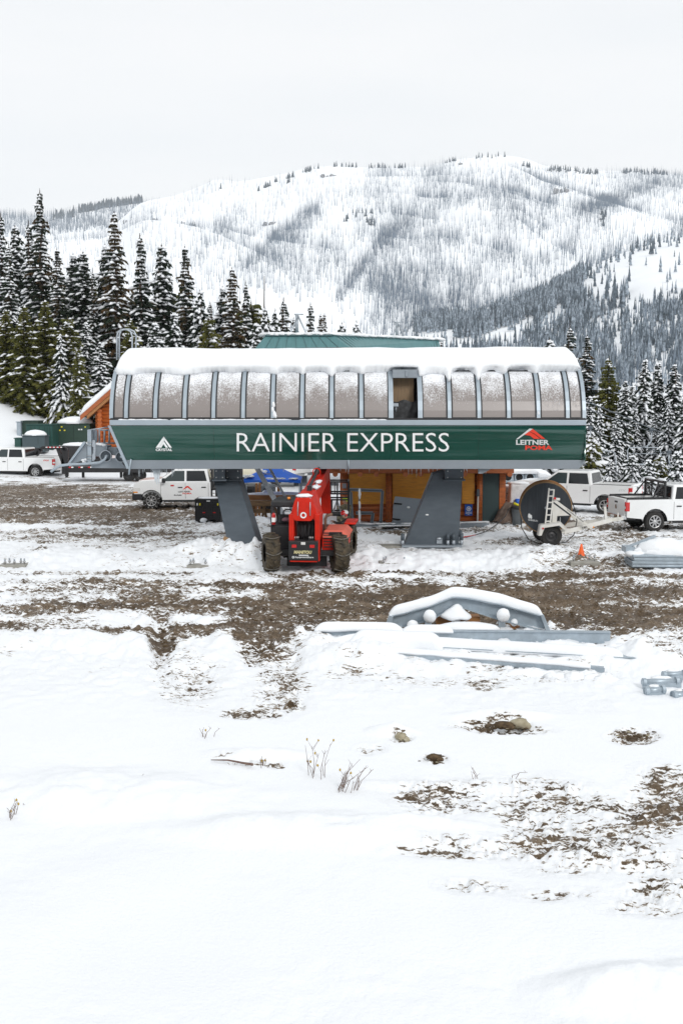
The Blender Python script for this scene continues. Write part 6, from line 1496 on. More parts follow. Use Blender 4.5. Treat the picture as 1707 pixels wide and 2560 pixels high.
for (xa_, xb_, y_, ) in ((985,1005,1259.5),(980,1000,1297.5)):
    p, q = W(xa_, y_, 44.6)-pn.location, W(xb_, y_, 44.6)-pn.location; b = MB(); b.bar(p+Vector((0,p.z*.18+.18*0-.012+0,0))+Vector((0,0,0)), q+Vector((0,q.z*.18-.012,-.03)), .06, .03, (0,1,0)) 
    for v_ in range(len(b.v)): pass
    b.build('slot', M['dark'], pn)
b = MB(); p = W(1021,1269,44.6)-pn.location; b.blob(p+Vector((0,p.z*.18-.01,0)), .07, .012, .045); b.build('sticker', M['white_vinyl'], pn)
# steel lengths lying along the cabin
for k, (x0_, x1_, y_, Y_, m_, r_, lab) in enumerate(((868,1052,1316,44.2,'steel_grey',.10,'grey steel channel lying along the foot of the cabin wall'),(955,1040,1322,43.6,'black',.09,'black beam lying in front of the grey channel by the cabin'),(950,1040,1330,42.9,'galv',.035,'thin pale pipe lying in the mud in front of the black beam'),
     (1152,1215,1304,45.0,'steel_grey',.08,'snow-dusted grey bar lying left of the green door, farthest of three'),(1150,1222,1311,44.4,'steel_grey',.08,'grey steel bar in front of the snow-dusted one by the green door'),(1148,1210,1316,43.8,'steel_grey',.07,'grey steel bar nearest the broad leg, lying by the green door'))):
    p, q = W(x0_, y_, Y_), W(x1_, y_-2, Y_+.2); z_ = r_*.6
    t_ = MB(); t_.bar((p.x,Y_,z_), (q.x,Y_+.3,z_), r_, r_*1.1); o = tag(t_.build('steel_bar', M[m_]), lab, 'steel bar')
    if k in (0, 1, 3):
        b = MB(); rr_ = random.Random(k)
        for i in range(14): u = rr_.random(); b.blob((p.x+(q.x-p.x)*u, Y_+.3*u, z_+r_*.5), rr_.uniform(.08,.3), .08, .035, 8, 4, .2, i)
        b.build('snow', M['snow'], o)
b = MB(); p, q = W(1193,1298,45.6), W(1194,1240,45.8); b.cyl((p.x,45.6,.05), (q.x,45.75,q.z), .035, 10); po = tag(b.build('pole', M['white_tr']), 'thin white pole with a grey socket box on top, left of the green door', 'pole')
b = MB(); b.box(q.x-.06, q.x+.06, 45.68, 45.8, q.z+.0, q.z+.3); b.build('socket_box', M['leg'], po, bevel=.01)
# ================================================================== RIGHT OF THE CABIN
bn = empty('rubbish_bin', (W(1292,1313,44.9).x, 44.9, 0), 0, 'grey plastic bin half covered by brown sacking, left of the cable drum', 'bin')
b = MB(); b.lathe([(0,.01),(0,.20),(.30,.225),(.62,.25),(.64,.27),(.66,.27),(.66,.24),(.5,.22),(.5,.01)], (0,0,0), (0,0,1), 24); b.build('tub', mat('grey_plastic', (.11,.125,.135), .6), bn)
b = MB(); b.lathe([(.665,.26),(.70,.28),(.78,.26),(.80,.1),(.80,.01)], (0,0,0), (0,0,1), 18); b.build('bin_liner', M['plastic'], bn)
M['sack'] = mat('brown_sacking', (.085,.058,.045), .95, c2=(.20,.145,.115), scale=5, bump=.6)
sk = empty('sacking_heap', (W(1276,1300,45.1).x, 45.3, 0), 0, 'heap of brown sacking draped beside the grey bin and the log post', 'sacking')
b = MB(); rr_ = random.Random(12); rows = []
for j in range(12):
    t = j/11; row = []
    for i in range(26):
        a = 2*math.pi*i/26; rad = (.13+.42*t**.8)*(1+.16*math.sin(a*7+t*3)+.10*math.sin(a*13+2)); row.append(Vector((rad*math.cos(a)-.12*t, rad*.75*math.sin(a), (.86-.78*t**1.6)*(1+.22*math.sin(a*3+1)*t)+.07*math.sin(a*5+t*9))))
    rows.append(row)
b.grid(rows, True, True); b.add(rows[0], [tuple(range(26))]); b.build('cloth', M['sack'], sk)
b = MB(); b.tube([(.1,-.3,.9), (.3,-.35,.82), (.42,-.3,.84)], .05, 8); b.build('yellow_strap', M['yellow'], sk)
pw = empty('wrapped_pallet', (W(1300,1260,46.8).x, 47.5, 0), 0, 'pallet load in cloudy plastic wrap between cabin corner and cable drum', 'pallet')
M['wrap'] = mat('cloudy_plastic_wrap', (.55,.56,.56), .3, c2=(.72,.73,.74), scale=5, bump=.6, bscale=7)
b = MB(); b.box(-.42,.55,-.4,.4,.55,1.55,.05,.05); b.build('load', M['wrap'], pw, bevel=.08)
b = MB()
for z in (.02,.2,.38): b.box(-.5,.6,-.45,.45,z,z+.03); b.box(-.5,-.4,-.45,.45,z+.03,z+.13); b.box(.5,.6,-.45,.45,z+.03,z+.13); b.box(0,.1,-.45,.45,z+.03,z+.13)
b.build('pallet', M['wood'], pw)
b = MB(); b.cyl((-.1,-.5,.62), (-.1,-.5,.9), .1, 12); b.build('blue_jug', M['blue'], pw)
b = MB(); b.blob((0,0,1.56), .5, .4, .08, 14, 5, .1, 4); b.build('snow', M['snow'], pw)
st = empty('pallet_stack', (W(1266,1250,48).x, 48.4, 0), 0, 'stack of flat boards and pallets capped with snow, tight against the cabin corner', 'pallets')
b = MB(); rr_ = random.Random(4); z = .1
while z < 1.25: b.box(-.3+rr_.uniform(-.03,.03), .32, -.5, .5, z, z+.07); z += .11
b.build('boards', M['wrap'], st)
b = MB(); b.blob((0,0,z+.02), .33, .5, .1, 12, 5, .1, 3); b.build('snow', M['snow'], st)
# heater-like grey units with big round openings, under a snow mound
Yd = 56.5
for (xa_, xb_, cx_, lab) in ((1256,1284,1269,'grey unit with a round black opening, left of three, peeking past the cabin roof'),(1284.5,1309,1297,'grey unit with a round black opening, middle of three'),(1309.5,1338,1324,'grey unit with a round black opening, right of three, above the pickup bonnet')):
    p, q = W(xa_, 1179, Yd), W(xb_, 1207, Yd); t_ = empty('duct_unit', ((p.x+q.x)/2, Yd+.4, q.z), 0, lab, 'duct unit', 'round-mouthed grey units under the snow mound'); w2 = (q.x-p.x)/2-.01; H_ = p.z-q.z
    b = MB(); b.box(-w2, w2, -.4, .5, 0, H_); b.build('casing', M['light_trim'], t_, bevel=.03)
    c_ = W(cx_, 1193, Yd); b = MB(); b.ring((c_.x-t_.location.x, -.42, c_.z-q.z), (0,1,0), .185, .235, .05, 26); b.cur = 1; b.cyl((c_.x-t_.location.x, -.41, c_.z-q.z), (c_.x-t_.location.x, -.402, c_.z-q.z), .184, 26); b.build('opening', [M['light_trim'], M['dark']], t_)
    b = MB(); b.box(-w2*.9, w2*.9, -.3, .4, -q.z, -.005); b.build('stand', M['leg'], t_)
sn_ = MB(); rows = []
for i in range(30):
    u = i/29; px_ = 1264+u*112; top_ = 1165+ (2 if u < .5 else 0)+max(0, u-.55)*28+ (1.5*math.sin(u*9)); pz = W(px_, top_, Yd+.4).z; bz = W(px_, 1183 if u < .68 else 1192, Yd+.4).z; x = W(px_, 1180, Yd+.4).x; e_ = min(1, min(u, 1-u)*9)**.5
    rows.append([Vector((x, Yd-.15, bz)), Vector((x, Yd-.35, bz+(pz-bz)*.4*e_)), Vector((x, Yd-.2, bz+(pz-bz)*.8*e_)), Vector((x, Yd+.4, bz+(pz-bz)*e_)), Vector((x, Yd+1.6, bz+(pz-bz)*.9*e_)), Vector((x, Yd+2.4, bz-.2))])
sn_.grid(rows); sn_.box(rows[2][0].x, rows[27][0].x, Yd+.6, Yd+2.2, 0, rows[0][0].z); tag(sn_.build('snow_mound', M['snow']), 'long mound of snow heaped over the three round-mouthed grey units', 'snow heap')
# cable across the ground
b = MB(); pts_ = [(1140,1347),(1165,1345),(1190,1340),(1215,1333),(1240,1320),(1262,1305),(1270,1298)]
P_ = [G(x, y) for x, y in pts_]; 
for i, p in enumerate(P_): p.z = .03+ (0,0,.02,.04,.1,.35,.6)[i]; 
P_[5] = Vector((W(1262,1300,44.3).x, 44.3, .42)); P_[6] = Vector((W(1272,1290,44.9).x, 44.9, .72))
b.tube(P_, .02, 6); tag(b.build('power_cable', M['black']), 'thin black cable running over the snow from the broad leg to the grey bin', 'cable')
b = MB(); b.tube([G(1150,1347)+Vector((0,0,.05)), G(1168,1345)+Vector((0,0,.06)), G(1188,1341)+Vector((0,0,.06))], .022, 6); tag(b.build('power_cable', M['lamp_red']), 'short orange-red length of cable on the snow beside the broad leg', 'cable')
# ================================================================== FOOTINGS, CONE
M['concrete'] = mat('concrete', (.25,.24,.21), .9, c2=(.34,.33,.30), scale=5, bump=.3)
def footing(px0, px1, py, lab, dz=.10, bolts=((.15,.3),(.85,.3),(.25,.7),(.75,.7)), hb=.10):
    a, c = G(px0, py), G(px1, py); r = empty('concrete_footing', ((a.x+c.x)/2, a.y+.35, 0), R(2), lab, 'footing'); w2 = (c.x-a.x)/2
    b = MB(); b.box(-w2, w2, -.35, .35, -.3, dz); b.build('slab', M['concrete'], r, bevel=.03)
    for (u, v) in bolts:
        x = -w2+2*w2*u; y = -.35+.7*v; b = MB(); b.cyl((x,y,dz), (x,y,dz+hb), .022, 8); b.cyl((x,y,dz+.05), (x,y,dz+.085), .045, 6); b.cur = 1; b.cyl((x,y,dz+hb), (x,y,dz+hb+.07), .026, 8); b.build('anchor_bolt', [M['bolt'], M['galv']], r)
    return r
footing(466,520,1419,'low concrete footing with bolts in the snow, left of the leaning leg', .06)
footing(948,1022,1415,'concrete footing with bolts just right of the telehandler', .08)
footing(1424,1500,1416,'concrete footing with bolts that the orange cone stands on', .14)
footing(944,1010,1369,'bare concrete slab beside the base plate of the broad leg', .05, ())
footing(-5,62,1416,'snow-covered footing with a row of bolts at the left edge', .04, ((.2,.3),(.3,.6),(.55,.3),(.75,.5),(.9,.4)))
p = G(1461, 1412); cz = .145
tcn = empty('traffic_cone', (p.x, p.y+.55, cz), R(12), 'orange traffic cone on a bolted concrete footing', 'cone')
M['orange'] = mat('orange_rubber', (.85,.12,.01), .5, var=.15, scale=8)
b = MB(); b.lathe([(.03,.13),(.12,.105),(.30,.06),(.44,.028),(.45,.02),(.45,.001)], (0,0,0), (0,0,1), 20); b.build('cone_body', M['orange'], tcn)
b = MB(); b.box(-.17,.17,-.17,.17,0,.03); b.build('base', M['orange'], tcn, bevel=.01)
b = MB(); b.blob((.02,-.03,.03), .19, .17, .03, 12, 5, .2, 3); b.build('snow', M['snow'], tcn)
# ================================================================== STEEL IN THE FOREGROUND
def snow_strip(L, half, h, seed, name='snow', parent=None, sag=.05, n=None):
    """L: centre-line points on the top face; half width; height; ragged overhanging lips"""
    L = [Vector(p) for p in L]; ds = [0]
    for a, c in zip(L[:-1], L[1:]): ds.append(ds[-1]+(c-a).length)
    n = n or max(20, int(ds[-1]/.06)); rows = []
    for i in range(n+1):
        s_ = ds[-1]*i/n; k = max(j for j in range(len(ds)) if ds[j] <= s_+1e-9); k = min(k, len(L)-2); t = (s_-ds[k])/max(1e-6, ds[k+1]-ds[k])
        c = L[k].lerp(L[k+1], t); 
        if 0 < k or k < len(L)-2:
            c2_ = (L[max(k-1,0)]+L[min(k+2,len(L)-1)])*.0
        e_ = min(1, min(s_, ds[-1]-s_)/(h*1.1)); e_ = math.sqrt(max(0, 1-(1-e_)**2))*.93+.07
        f1_ = float(fbm(np.array(s_*3.3+seed), np.array(seed*1.7), 3, seed)); f2_ = float(fbm(np.array(s_*9+seed), np.array(3.), 2, seed+5))
        w1 = half*(.92+.35*f1_); drop = sag*(f1_*1.6+f2_*.8-.5); hh = h*(.85+.3*float(fbm(np.array(s_*1.1), np.array(seed*2.), 2, seed)))*e_
        d = (L[k+1]-L[k]).normalized(); sd = Vector((-d.y, d.x, 0)).normalized() if abs(d.z) < .99 else Vector((0,1,0))
        if sd.y > 0: sd = -sd
        rows.append([c+sd*half*.6+Vector((0,0,-.0)), c+sd*w1*1.0+Vector((0,0,-drop*.9-.01)), c+sd*w1*1.12+Vector((0,0,hh*.18-drop*.5)), c+sd*w1*1.05+Vector((0,0,hh*.5)), c+sd*w1*.75+Vector((0,0,hh*.82)), c+sd*w1*.3+Vector((0,0,hh)), c-sd*w1*.4+Vector((0,0,hh*.95)), c-sd*w1*.95+Vector((0,0,hh*.6)), c-sd*w1*1.05+Vector((0,0,hh*.2)), c-sd*half*.6])
    # smooth the centre line kinks
    for _ in range(6):
        rows = [rows[0]]+[[(rows[i-1][j]+rows[i][j]*2+rows[i+1][j])/4 for j in range(10)] for i in range(1, len(rows)-1)]+[rows[-1]]
    b = MB(); b.grid(rows, True, True); b.add(rows[0], [tuple(range(10))]); b.add(rows[-1], [tuple(reversed(range(10)))])
    return b.build(name, M['snow'], parent)
M['galvb'] = mat('blue_grey_galvanised_steel', (.36,.42,.47), .42, .45, var=.12, scale=5, bump=.03)
def ibeam(a, c, h, fw, lab, name='steel_beam', flange=.018):
    a = Vector(a); c = Vector(c); mid = (a+c)/2; r = empty(name, (mid.x, mid.y, 0), 0, lab, 'steel beam')
    A = a-r.location; C = c-r.location; d = (C-A).normalized(); s_ = Vector((-d.y, d.x, 0)).normalized()
    b = MB(); b.bar(A+Vector((0,0,h/2)), C+Vector((0,0,h/2)), .02, h-.036); b.build('web', M['galvb'], r)
    for z in (flange/2, h-flange/2): b = MB(); b.bar(A+Vector((0,0,z)), C+Vector((0,0,z)), fw, flange); b.build('flange', M['galvb'], r)
    return r, A, C
a, c = G(786,1600), G(1527,1606); a.z = c.z = .02
r, A, C = ibeam((a.x,a.y+.1,-.03), (c.x,c.y+.1,-.03), .25, .16, 'galvanised beam running behind the others, its bare right end beyond the bent beam')
snow_strip([A+Vector((0,0,.25)), A.lerp(C,.30)+Vector((0,0,.25))], .11, .18, 3, parent=r, sag=.03)
snow_strip([A.lerp(C,.30)+Vector((0,0,.25)), A.lerp(C,.47)+Vector((0,0,.25))], .11, .12, 13, parent=r, sag=.03)
a, c = G(885,1632), G(1611,1667)
r, A, C = ibeam((a.x,a.y,.02), (c.x,c.y,-.04), .24, .30, 'wide-flanged galvanised beam, middle of the three long ones, buried under thick snow')
b = MB()
for t in (.02, .985): 
    p = A.lerp(C, t); b.bar(p+Vector((0,-.07,.02)), p+Vector((0,-.07,.22)), .02, .13)
b.build('end_plate', M['galvb'], r)
snow_strip([A+Vector((-.08,0,.23)), A.lerp(C,.32)+Vector((0,0,.23))], .20, .27, 5, parent=r, sag=.12)
snow_strip([A.lerp(C,.25)+Vector((0,.04,.23)), A.lerp(C,.62)+Vector((0,0.04,.23)), A.lerp(C,.93)+Vector((0,.05,.23))], .155, .15, 6, parent=r, sag=.10)
a, c = G(905,1652), G(1508,1688)
r, A, C = ibeam((a.x,a.y,.13), (c.x,c.y,.02), .14, .12, 'slim pale galvanised beam nearest the camera, broken into view by snow lumps')
b = MB(); b.bar(A+Vector((0,-.06,.07)), C+Vector((0,-.06,.07)), .012, .13); b.build('side_plate', M['galvb'], r)
snow_strip([A+Vector((-.05,.03,.14)), C.lerp(A,.05)+Vector((0,.03,.14))], .09, .06, 8, parent=r, sag=.05)
b = MB()
for t in (.27,.34,.62,.66,.70,.76,.96): p = A.lerp(C, t); b.box(p.x-.12, p.x+.10, p.y-.13, p.y+.05, -.06, p.z+.0)
b.build('packer', M['black'], r)
# snow lumps clinging to and heaped against the beams
rr_ = random.Random(5)
for i in range(34):
    u = rr_.random(); x = 930+u*590; y = 1657+u*38+rr_.uniform(-2,5); p = G(x, y); b_ = MB(); rx = rr_.uniform(.10,.34)
    b_.blob((p.x, p.y-.02, -.03), rx, rr_.uniform(.08,.16), rr_.uniform(.07,.15)*(1.25 if u < .25 or u > .85 else .9), 14, 8, .16, i); tag(b_.build('snow_drift', M['snow']), kind='structure')
for i, (x, y, rx, rz_) in enumerate(((1045,1632,.30,.20),(1120,1634,.42,.22),(1215,1640,.30,.24),(1240,1641,.16,.22),(1408,1652,.22,.20),(1570,1660,.28,.18),(960,1628,.5,.24),(1320,1650,.16,.12),(1480,1657,.15,.1))):
    p = G(x, y); b_ = MB(); b_.blob((p.x, p.y-.04, .03), rx, .17, rz_, 18, 10, .12, i); tag(b_.build('snow_drift', M['snow']), kind='structure')
# drifts
rr_ = random.Random(21)
for i, (x, y, rx, ry, rz_) in enumerate(((1010,1648,1.0,.30,.22),(1120,1650,.8,.25,.20),(870,1640,.8,.3,.22),(1215,1655,.9,.22,.17),(1330,1662,.7,.20,.16),(1440,1668,.7,.25,.17),(1560,1672,.6,.3,.18),(930,1615,.9,.3,.25))):
    p = G(x, y); b = MB(); b.blob((p.x, p.y+.15, 0), rx, ry, rz_, 26, 10, .07, i); o = b.build('snow_drift', M['snow']); tag(o, kind='structure')
# bent beam
Yb = 24.4
bb_ = empty('bent_beam', (W(1160,1575,Yb).x, Yb, 0), 0, 'bent chevron-shaped steel girder under a thick roll of snow, standing on the other beams', 'steel girder')
O = bb_.location
top_ = [(972,1538),(1018,1527),(1078,1510),(1130,1489),(1165,1492),(1250,1508),(1355,1538)]
bot_ = [(960,1573),(1010,1566),(1082,1545),(1133,1512),(1163,1520),(1250,1549),(1362,1577)]
T3 = [W(x,y,Yb)-O for x,y in top_]; B3 = [W(x,y,Yb)-O for x,y in bot_]
b = MB(); rows = [[B3[i]+Vector((0,0,0)), T3[i], T3[i]+Vector((0,.025,0)), B3[i]+Vector((0,.025,0))] for i in range(7)]; b.grid(rows, False, True); b.add(rows[0], [(0,1,2,3)]); b.add(rows[-1], [(3,2,1,0)]); b.build('web', M['galvb'], bb_)
for L3, nm, k in ((T3, 'flange', -.008), (B3, 'flange', .008)):
    b = MB()
    for i in range(6): b.bar(L3[i]+Vector((0,-.085 if nm == 'flange' else 0,k)), L3[i+1]+Vector((0,-.085,k)), .20, .018)
    b.build(nm, M['galvb'], bb_)
for q in ([(958,1575),(977,1573),(983,1541),(972,1538)], [(1350,1538),(1358,1536),(1374,1574),(1371,1581),(1365,1580)]):
    b = MB(); b.prism(q, lambda x, y: W(x,y,Yb-.22)-O, lambda x, y: W(x,y,Yb-.05)-O); b.build('end_plate', M['galvb'], bb_, bevel=.006)
snow_strip([p+Vector((0,.02,.015)) for p in T3], .12, .19, 11, parent=bb_, sag=.05, n=110)
for (x, lab, ty_, r_) in ((1070,'left one of two short posts topped by a ball of snow under the bent girder',1546,.145),(1253,'right one of two short posts topped by a ball of snow under the bent girder',1543,.15)):
    p, q = W(x,1579,Yb-.4), W(x,ty_,Yb-.4); t_ = empty('steel_post', (p.x, Yb-.4, 0), 0, lab, 'steel post')
    b = MB(); b.box(-.075,.075,-.05,.05,0.1,q.z); b.build('post', M['galvb'], t_, bevel=.006)
    b = MB(); b.blob((.03,-.02,q.z+.05), r_, .14, r_*1.05, 16, 10, .04, x); b.build('snow_cap', M['snow'], t_)
for (x0_,x1_,y0_,y1_,lab,w_y) in ((1092,1200,1543,1560,'long orange timber block under the apex of the bent girder','wood_y'),(1279,1352,1562,1579,'wedge-shaped timber block under the right arm of the bent girder','wood_y'),(1003,1040,1570,1578,'small timber block under the left arm of the bent girder','wood_y')):
    p, q = W(x0_, y0_, Yb), W(x1_, y1_, Yb); b = MB()
    if x0_ > 1270: b.prism([(1278,1563),(1352,1577),(1350,1580),(1278,1580)], lambda x, y: W(x,y,Yb-.02), lambda x, y: W(x,y,Yb-.02)+Vector((0,.3,0)))
    else: b.box(p.x, q.x, Yb+.05, Yb+.4, q.z-.12, p.z)
    o = tag(b.build('timber_block', M[w_y], bevel=.008), lab, 'timber')
    if x0_ > 1270: b = MB(); b.blob(W(1284,1556,Yb-.05), .085, .08, .09, 10, 8, .06, 3); b.build('snow_cap', M['snow'], o)
def mush(x, y, Y_, rx, ry, rz_, lab, stem=None):
    p = W(x, y, Y_); b = MB(); b.blob(p, rx, ry, rz_, 26, 12, .03, int(x), flat=-rz_*.25)
    if stem: b.blob(p+Vector((0,0,-rz_*.9)), stem, .12, rz_, 14, 8, .05, 3)
    tag(b.build('snow_heap', M['snow']), lab, 'snow heap')
p = W(1139,1543,Yb-.15); b = MB(); b.lathe([(-.32,.10),(-.06,.10),(-.04,.30),(.0,.36),(.06,.34),(.16,.22),(.25,.12),(.29,.06),(.30,.005)], p, (0,0,1), 22); 
b.v = [(v[0], p.y+(v[1]-p.y)*.55, v[2]+.02*math.sin(v[0]*17)) for v in b.v]; tag(b.build('snow_heap', M['snow']), 'pointed mushroom of snow standing beneath the apex of the bent girder', 'snow heap')
mush(1165,1573,Yb-.5,.76,.25,.17,'wide flat cap of snow lying on the rear beam, below the mushroom of snow',.16)
mush(1031,1563,Yb-.3,.13,.12,.12,'small snow ball under the left arm of the bent girder')
# ---- beam pile at the right edge
bp = empty('beam_stack', (G(1660,1420).x, 33.6, 0), R(-1), 'stack of galvanised channels heaped with snow at the right edge, before the white pickup', 'beam stack')
for k in range(4):
    z = .05+.10*k; x0_ = -1.05+ (0,.0,.05,.02)[k]; b = MB(); b.box(x0_, 2.6, -.55, .5, z, z+.085); b.box(x0_+.01, 2.6, -.56, -.551, z+.005, z+.075); b.build('channel', M['galvb'], bp, bevel=.01)
b = MB(); b.bar((.85,-.57,.03), (.85,-.57,.47), .015, .012, (0,1,0)); b.build('banding_strap', M['black'], bp)
b = MB(); b.box(-1.15,-.85,-.1,.45,.44,.62); b.bar((-1.1,0,.6), (-.2,.1,.95), .16, .05); b.build('loose_channel', M['galvb'], bp)
b = MB(); b.blob((.9,-.05,.45), 1.75, .58, .38, 34, 12, .06, 7, flat=-.05); b.blob((.0,.0,.5), .8, .45, .42, 20, 10, .08, 9, flat=-.05); b.blob((1.6,.0,.45), 1.2, .55, .55, 20, 10, .06, 9, flat=-.05); b.blob((-.9,-.2,.42), .3, .3, .1, 12, 6, .1, 3); b.build('snow_cap', M['snow'], bp)
# ---- pipes half buried at the right, lower
for k, (x0_, x1_, y_, hh, r_, lab) in enumerate(((1603,1700,1719,.10,.055,'longer galvanised pipe half buried in snow at the right edge, upper one'),(1612,1660,1737,.07,.06,'short galvanised pipe half buried in snow, lower one at the right edge'),(1655,1715,1707,.15,.05,'galvanised pipe offcut poking out of the snow above the others, right edge'),(1682,1712,1742,.02,.07,'stubby galvanised bracket in the snow at the very right edge'))):
    p, q = G(x0_, y_), G(x1_, y_-3); p.z = hh; q.z = hh+.01; t_ = empty('steel_pipe', p, 0, lab, 'pipe'); q = q-p
    b = MB(); b.tube([(0,0,0), q], r_, 14); b.build('pipe', M['galvb'], t_)
    for u in (.06,.9): b = MB(); c_ = q*u; b.ring(c_, q.normalized(), r_, r_+.02, .06, 16); b.build('collar', M['galvb'], t_)
    b = MB(); b.bar((0,-.04,-.07), q+Vector((0,-.04,-.07)), .012, .10); b.build('bracket', M['galvb'], t_)
    b = MB(); b.blob(q*.5+Vector((0,.06,r_*.8)), q.length*.3, .07, .04, 10, 5, .2, k); b.build('snow', M['snow'], t_)
# ================================================================== LIFT CHAIRS AND CABLES
def chair(px0, px1, pys, pyh, hx, hy, Y_, lab, snow=True, arm=-1):
    s_ = FPX/Y_; c_ = W((px0+px1)/2, pys, Y_); w2 = (px1-px0)/2/s_; r = empty('lift_chair', c_, 0, lab, 'ski lift chair')
    zt_ = (pys-pyh)/s_
    b = MB(); b.box(-w2*.97, w2*.97, -.28, .22, -.04, .0); 
    for k in range(9): b.box(-w2*.97, w2*.97, -.28+.055*k, -.25+.055*k, .003, .02)
    b.build('seat', M['galv'] if not snow else M['leg'], r)
    b = MB(); b.tube([(-w2,-.2,-.02),(-w2*1.02,-.1,zt_*.25),(-w2*.98,.1,zt_*.85),(-w2*.86,.2,zt_),(w2*.86,.2,zt_),(w2*.98,.1,zt_*.85),(w2*1.02,-.1,zt_*.25),(w2,-.2,-.02)], .03, 8); b.build('frame', M['galv'], r)
    b = MB(); b.tube([(-w2*.8,.18,zt_*.62),(w2*.8,.18,zt_*.62)], .02, 6); b.tube([(-w2*.55,.2,zt_),(-w2*.6,.18,zt_*.62)], .018, 6); b.tube([(w2*.62,.2,zt_),(w2*.66,.18,zt_*.7)], .018, 6); b.build('safety_bar', M['galv'], r)
    hxx = (hx-(px0+px1)/2)/s_; hz = (pys-hy)/s_
    b = MB(); b.tube([(hxx-arm*.55,.2,zt_+.0),(hxx-arm*.25,.2,zt_+.07),(hxx-arm*.05,.2,zt_+.28),(hxx,.2,zt_+.5),(hxx,.2,hz)], .04, 8); b.build('hanger', M['galv'], r)
    b = MB(); b.box(hxx-.12,hxx+.12,.1,.3,hz-.05,hz+.12); b.build('grip', M['leg'], r, bevel=.02)
    if snow: b = MB(); b.blob((0,-.03,.03), w2*.98, .28, .22, 30, 8, .05, int(px0), flat=0); b.blob((hxx-arm*.45,.18,zt_+.12), .32, .15, .13, 12, 8, .08, 3); b.build('snow', M['snow'], r)
    return r
chair(1451,1537,1162,1128,1475,1070,60,'nearest lift chair with a thick pad of snow on its seat, beside the station corner', True, -1)
chair(1567,1650,1160,1119,1628,1075,63,'bare steel lift chair without snow, middle of the hanging chairs', False, 1)
chair(1652,1760,1212,1172,1671,1132,60,'lift chair at the right edge with a snow clump on its hanger', True, -1)
chair(1690,1790,1158,1120,1765,1080,66,'farthest lift chair, cut by the right edge of the picture', True, 1)
b = MB(); b.tube([W(1455,1000,38.5), W(1560,1042,52), W(1640,1077,63), W(1760,1118,80)], .022, 6); tag(b.build('haul_rope', M['leg']), 'upper lift cable sloping down to the right from the station', 'cable')
b = MB(); b.tube([W(1455,1018,39.5), W(1540,1048,50), W(1628,1080,63), W(1760,1140,80)], .018, 6); tag(b.build('haul_rope', M['leg']), 'lower thin lift cable sloping down to the right from the station', 'cable')
b = MB(); b.tube([W(1455,1068,38.5), W(1480,1076,60), W(1570,1108,62), W(1672,1137,60)], .018, 6); tag(b.build('haul_rope', M['leg']), 'lowest lift cable, running from the station to the snow-topped chairs', 'cable')
# ================================================================== TWIGS, CLODS, ROCKS
M['twig'] = mat('reddish_twig', (.12,.065,.06), .8, c2=(.2,.14,.10), scale=20)
M['leaf'] = mat('dry_yellow_leaf', (.45,.30,.06), .8)
def twigs(px, py, wpx, hpx, n, seed, lab, lean=0, leaves=4, curve=.3):
    p = G(px, py); s_ = FPX/math.hypot(p.y, CAMH); r = empty('dry_shrub', p, 0, lab, 'shrub'); rn = random.Random(seed); w_ = wpx/s_; h_ = hpx/s_
    b = MB(); tips = []
    for k in range(n):
        x = rn.uniform(-.5,.5)*w_*.7; y = rn.uniform(-.1,.1); hh = h_*rn.uniform(.35,1.0); dx = lean*hh+rn.uniform(-.25,.25)*w_
        q0 = Vector((x,y,-.05)); q1 = Vector((x+dx*.35+rn.uniform(-.03,.03), y+rn.uniform(-.05,.05), hh*.45)); q2 = Vector((x+dx, y+rn.uniform(-.1,.1), hh))
        b.tube([q0, q1, q2], [.0045,.0035,.002], 5)
        for m_ in range(rn.randint(1,3)):
            t = rn.uniform(.3,.9); a = q1.lerp(q2, t) if t > .5 else q0.lerp(q1, t*2); l_ = hh*rn.uniform(.15,.35); e_ = a+Vector((rn.choice([-1,1])*l_*.6, rn.uniform(-.05,.05), l_)); b.tube([a, e_], [.0028,.0015], 4); tips.append(e_)
    b.build('stems', M['twig'], r)
    if leaves:
        b = MB()
        for k in range(leaves): e_ = rn.choice(tips); b.blob(e_, .014, .008, .018, 6, 4, .3, k)
        b.build('dry_leaves', M['leaf'], r)
twigs(790,1938,70,82,8,1,'upright dry shrub with a few yellow leaves, in the middle of the foreground snow',0,10)
twigs(868,1975,80,80,17,2,'larger leaning dry shrub of reddish stems, lower right of the leafy one',.55,2)
twigs(522,1845,60,26,5,3,'sparse dry stems poking out of the snow below the tyre tracks',.2,2)
twigs(1190,1950,16,36,4,4,'few crossed bare stems right of the two dry shrubs',-.3,0)
twigs(1285,1945,30,20,2,5,'two thin bare stems leaning right in the snow',1.2,0)
twigs(30,2040,26,42,6,6,'small reddish dry plant near the left edge of the foreground',.2,3)
twigs(68,2010,4,14,2,7,'tiny single dry stalk above the plant at the left edge',.1,0)
twigs(352,1952,10,12,2,8,'tiny dry stalk pair alone in the left snowfield, left of another',.5,0)
twigs(392,1944,6,10,1,9,'single tiny dry stalk, right of the stalk pair in the left snowfield',.6,0)
twigs(655,1912,18,22,6,10,'brown withered stems at the end of the buried branch',.1,3)
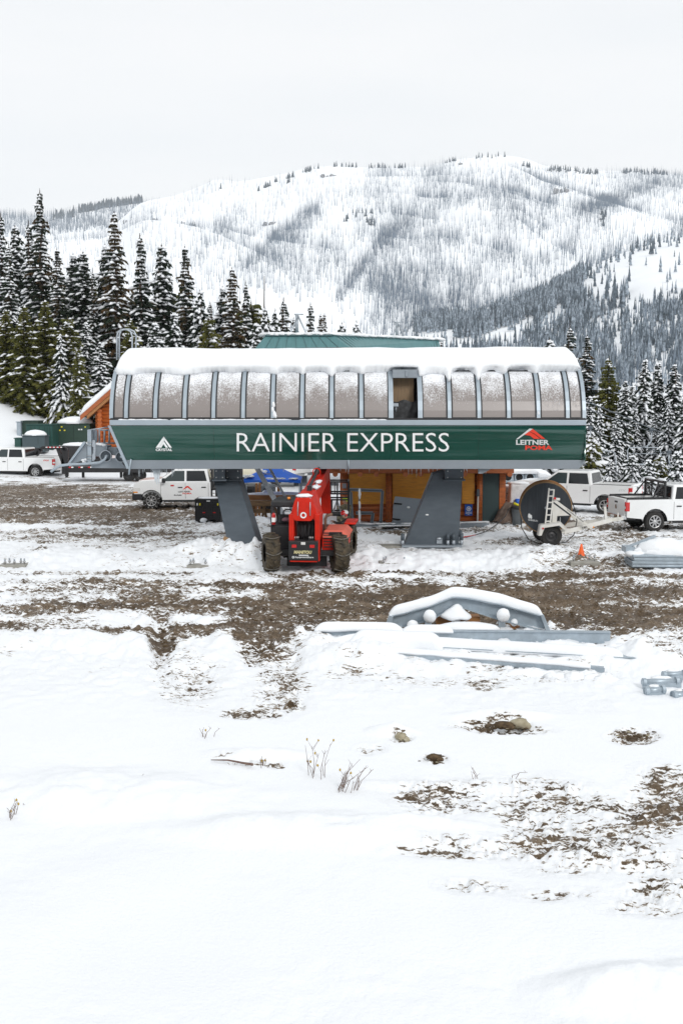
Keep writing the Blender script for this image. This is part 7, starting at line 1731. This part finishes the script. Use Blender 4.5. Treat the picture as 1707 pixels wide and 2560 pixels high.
b = MB(); P_ = [G(x, y)+Vector((0,0,h_)) for x, y, h_ in ((528,1903,.02),(570,1907,.04),(605,1912,.03),(632,1920,.05))]; b.tube(P_, [.006,.012,.015,.02], 6); tag(b.build('fallen_branch', M['twig']), 'thin brown branch lying half buried in the snow, left of centre', 'branch')
M['clod'] = mat('earth_clod', (.05,.032,.018), .95, c2=(.12,.08,.04), scale=14, bump=.6)
M['stone'] = mat('pale_stone', (.28,.24,.16), .9, c2=(.42,.38,.28), scale=9, bump=.5)
rn = random.Random(33); cl = MB()
SP = [(1245,1813,80,12,40),(1585,1838,55,12,24),(1085,1895,26,7,10),
      (560,1510,500,30,120),(1150,1520,500,50,300),(820,1580,200,25,120),(1600,1600,120,40,70),(420,1600,30,60,50),(640,1620,40,50,50)]
for (cx, cy, rx, ry, n_) in SP:
    for k in range(n_):
        x = cx+rn.gauss(0,.5)*rx; y = cy+rn.gauss(0,.5)*ry; p = G(x, y); r_ = rn.uniform(.010,.024)*(1.5 if rn.random() < .1 else 1)*(1.2 if cy < 1640 else 1); cl.cur = 0 if rn.random() < .86 else 1
        cl.blob((p.x, p.y, rn.uniform(-.03,.02)), r_*rn.uniform(1.0,2.4), r_, r_*.6, 5, 4, .45, k)
o = cl.build('earth_clods', [M['clod'], M['stone']]); tag(o, kind='stuff')
for (x, y, rx, ry, rz_, m_, lab) in ((1002,1846,.09,.08,.07,'stone','pale boulder half out of the snow above the dry shrubs'),(1298,1812,.16,.1,.09,'stone','tan stone on the dark soil patch'),(1258,1816,.16,.09,.06,'clod','dark lump of soil left of the tan stone'),(1085,1896,.11,.06,.05,'clod','small dark lump of soil right of the dry shrubs'),(727,1768,.07,.05,.08,'clod','dark lump of turf at the end of the tyre track')):
    p = G(x, y); b = MB(); b.blob((p.x, p.y, .02), rx, ry, rz_, 12, 8, .18, x); b.blob((p.x+.08, p.y-.05, .0), rx*.6, ry*.8, rz_*.7, 10, 7, .2, x+1); tag(b.build('rock', M[m_]), lab, 'rock')
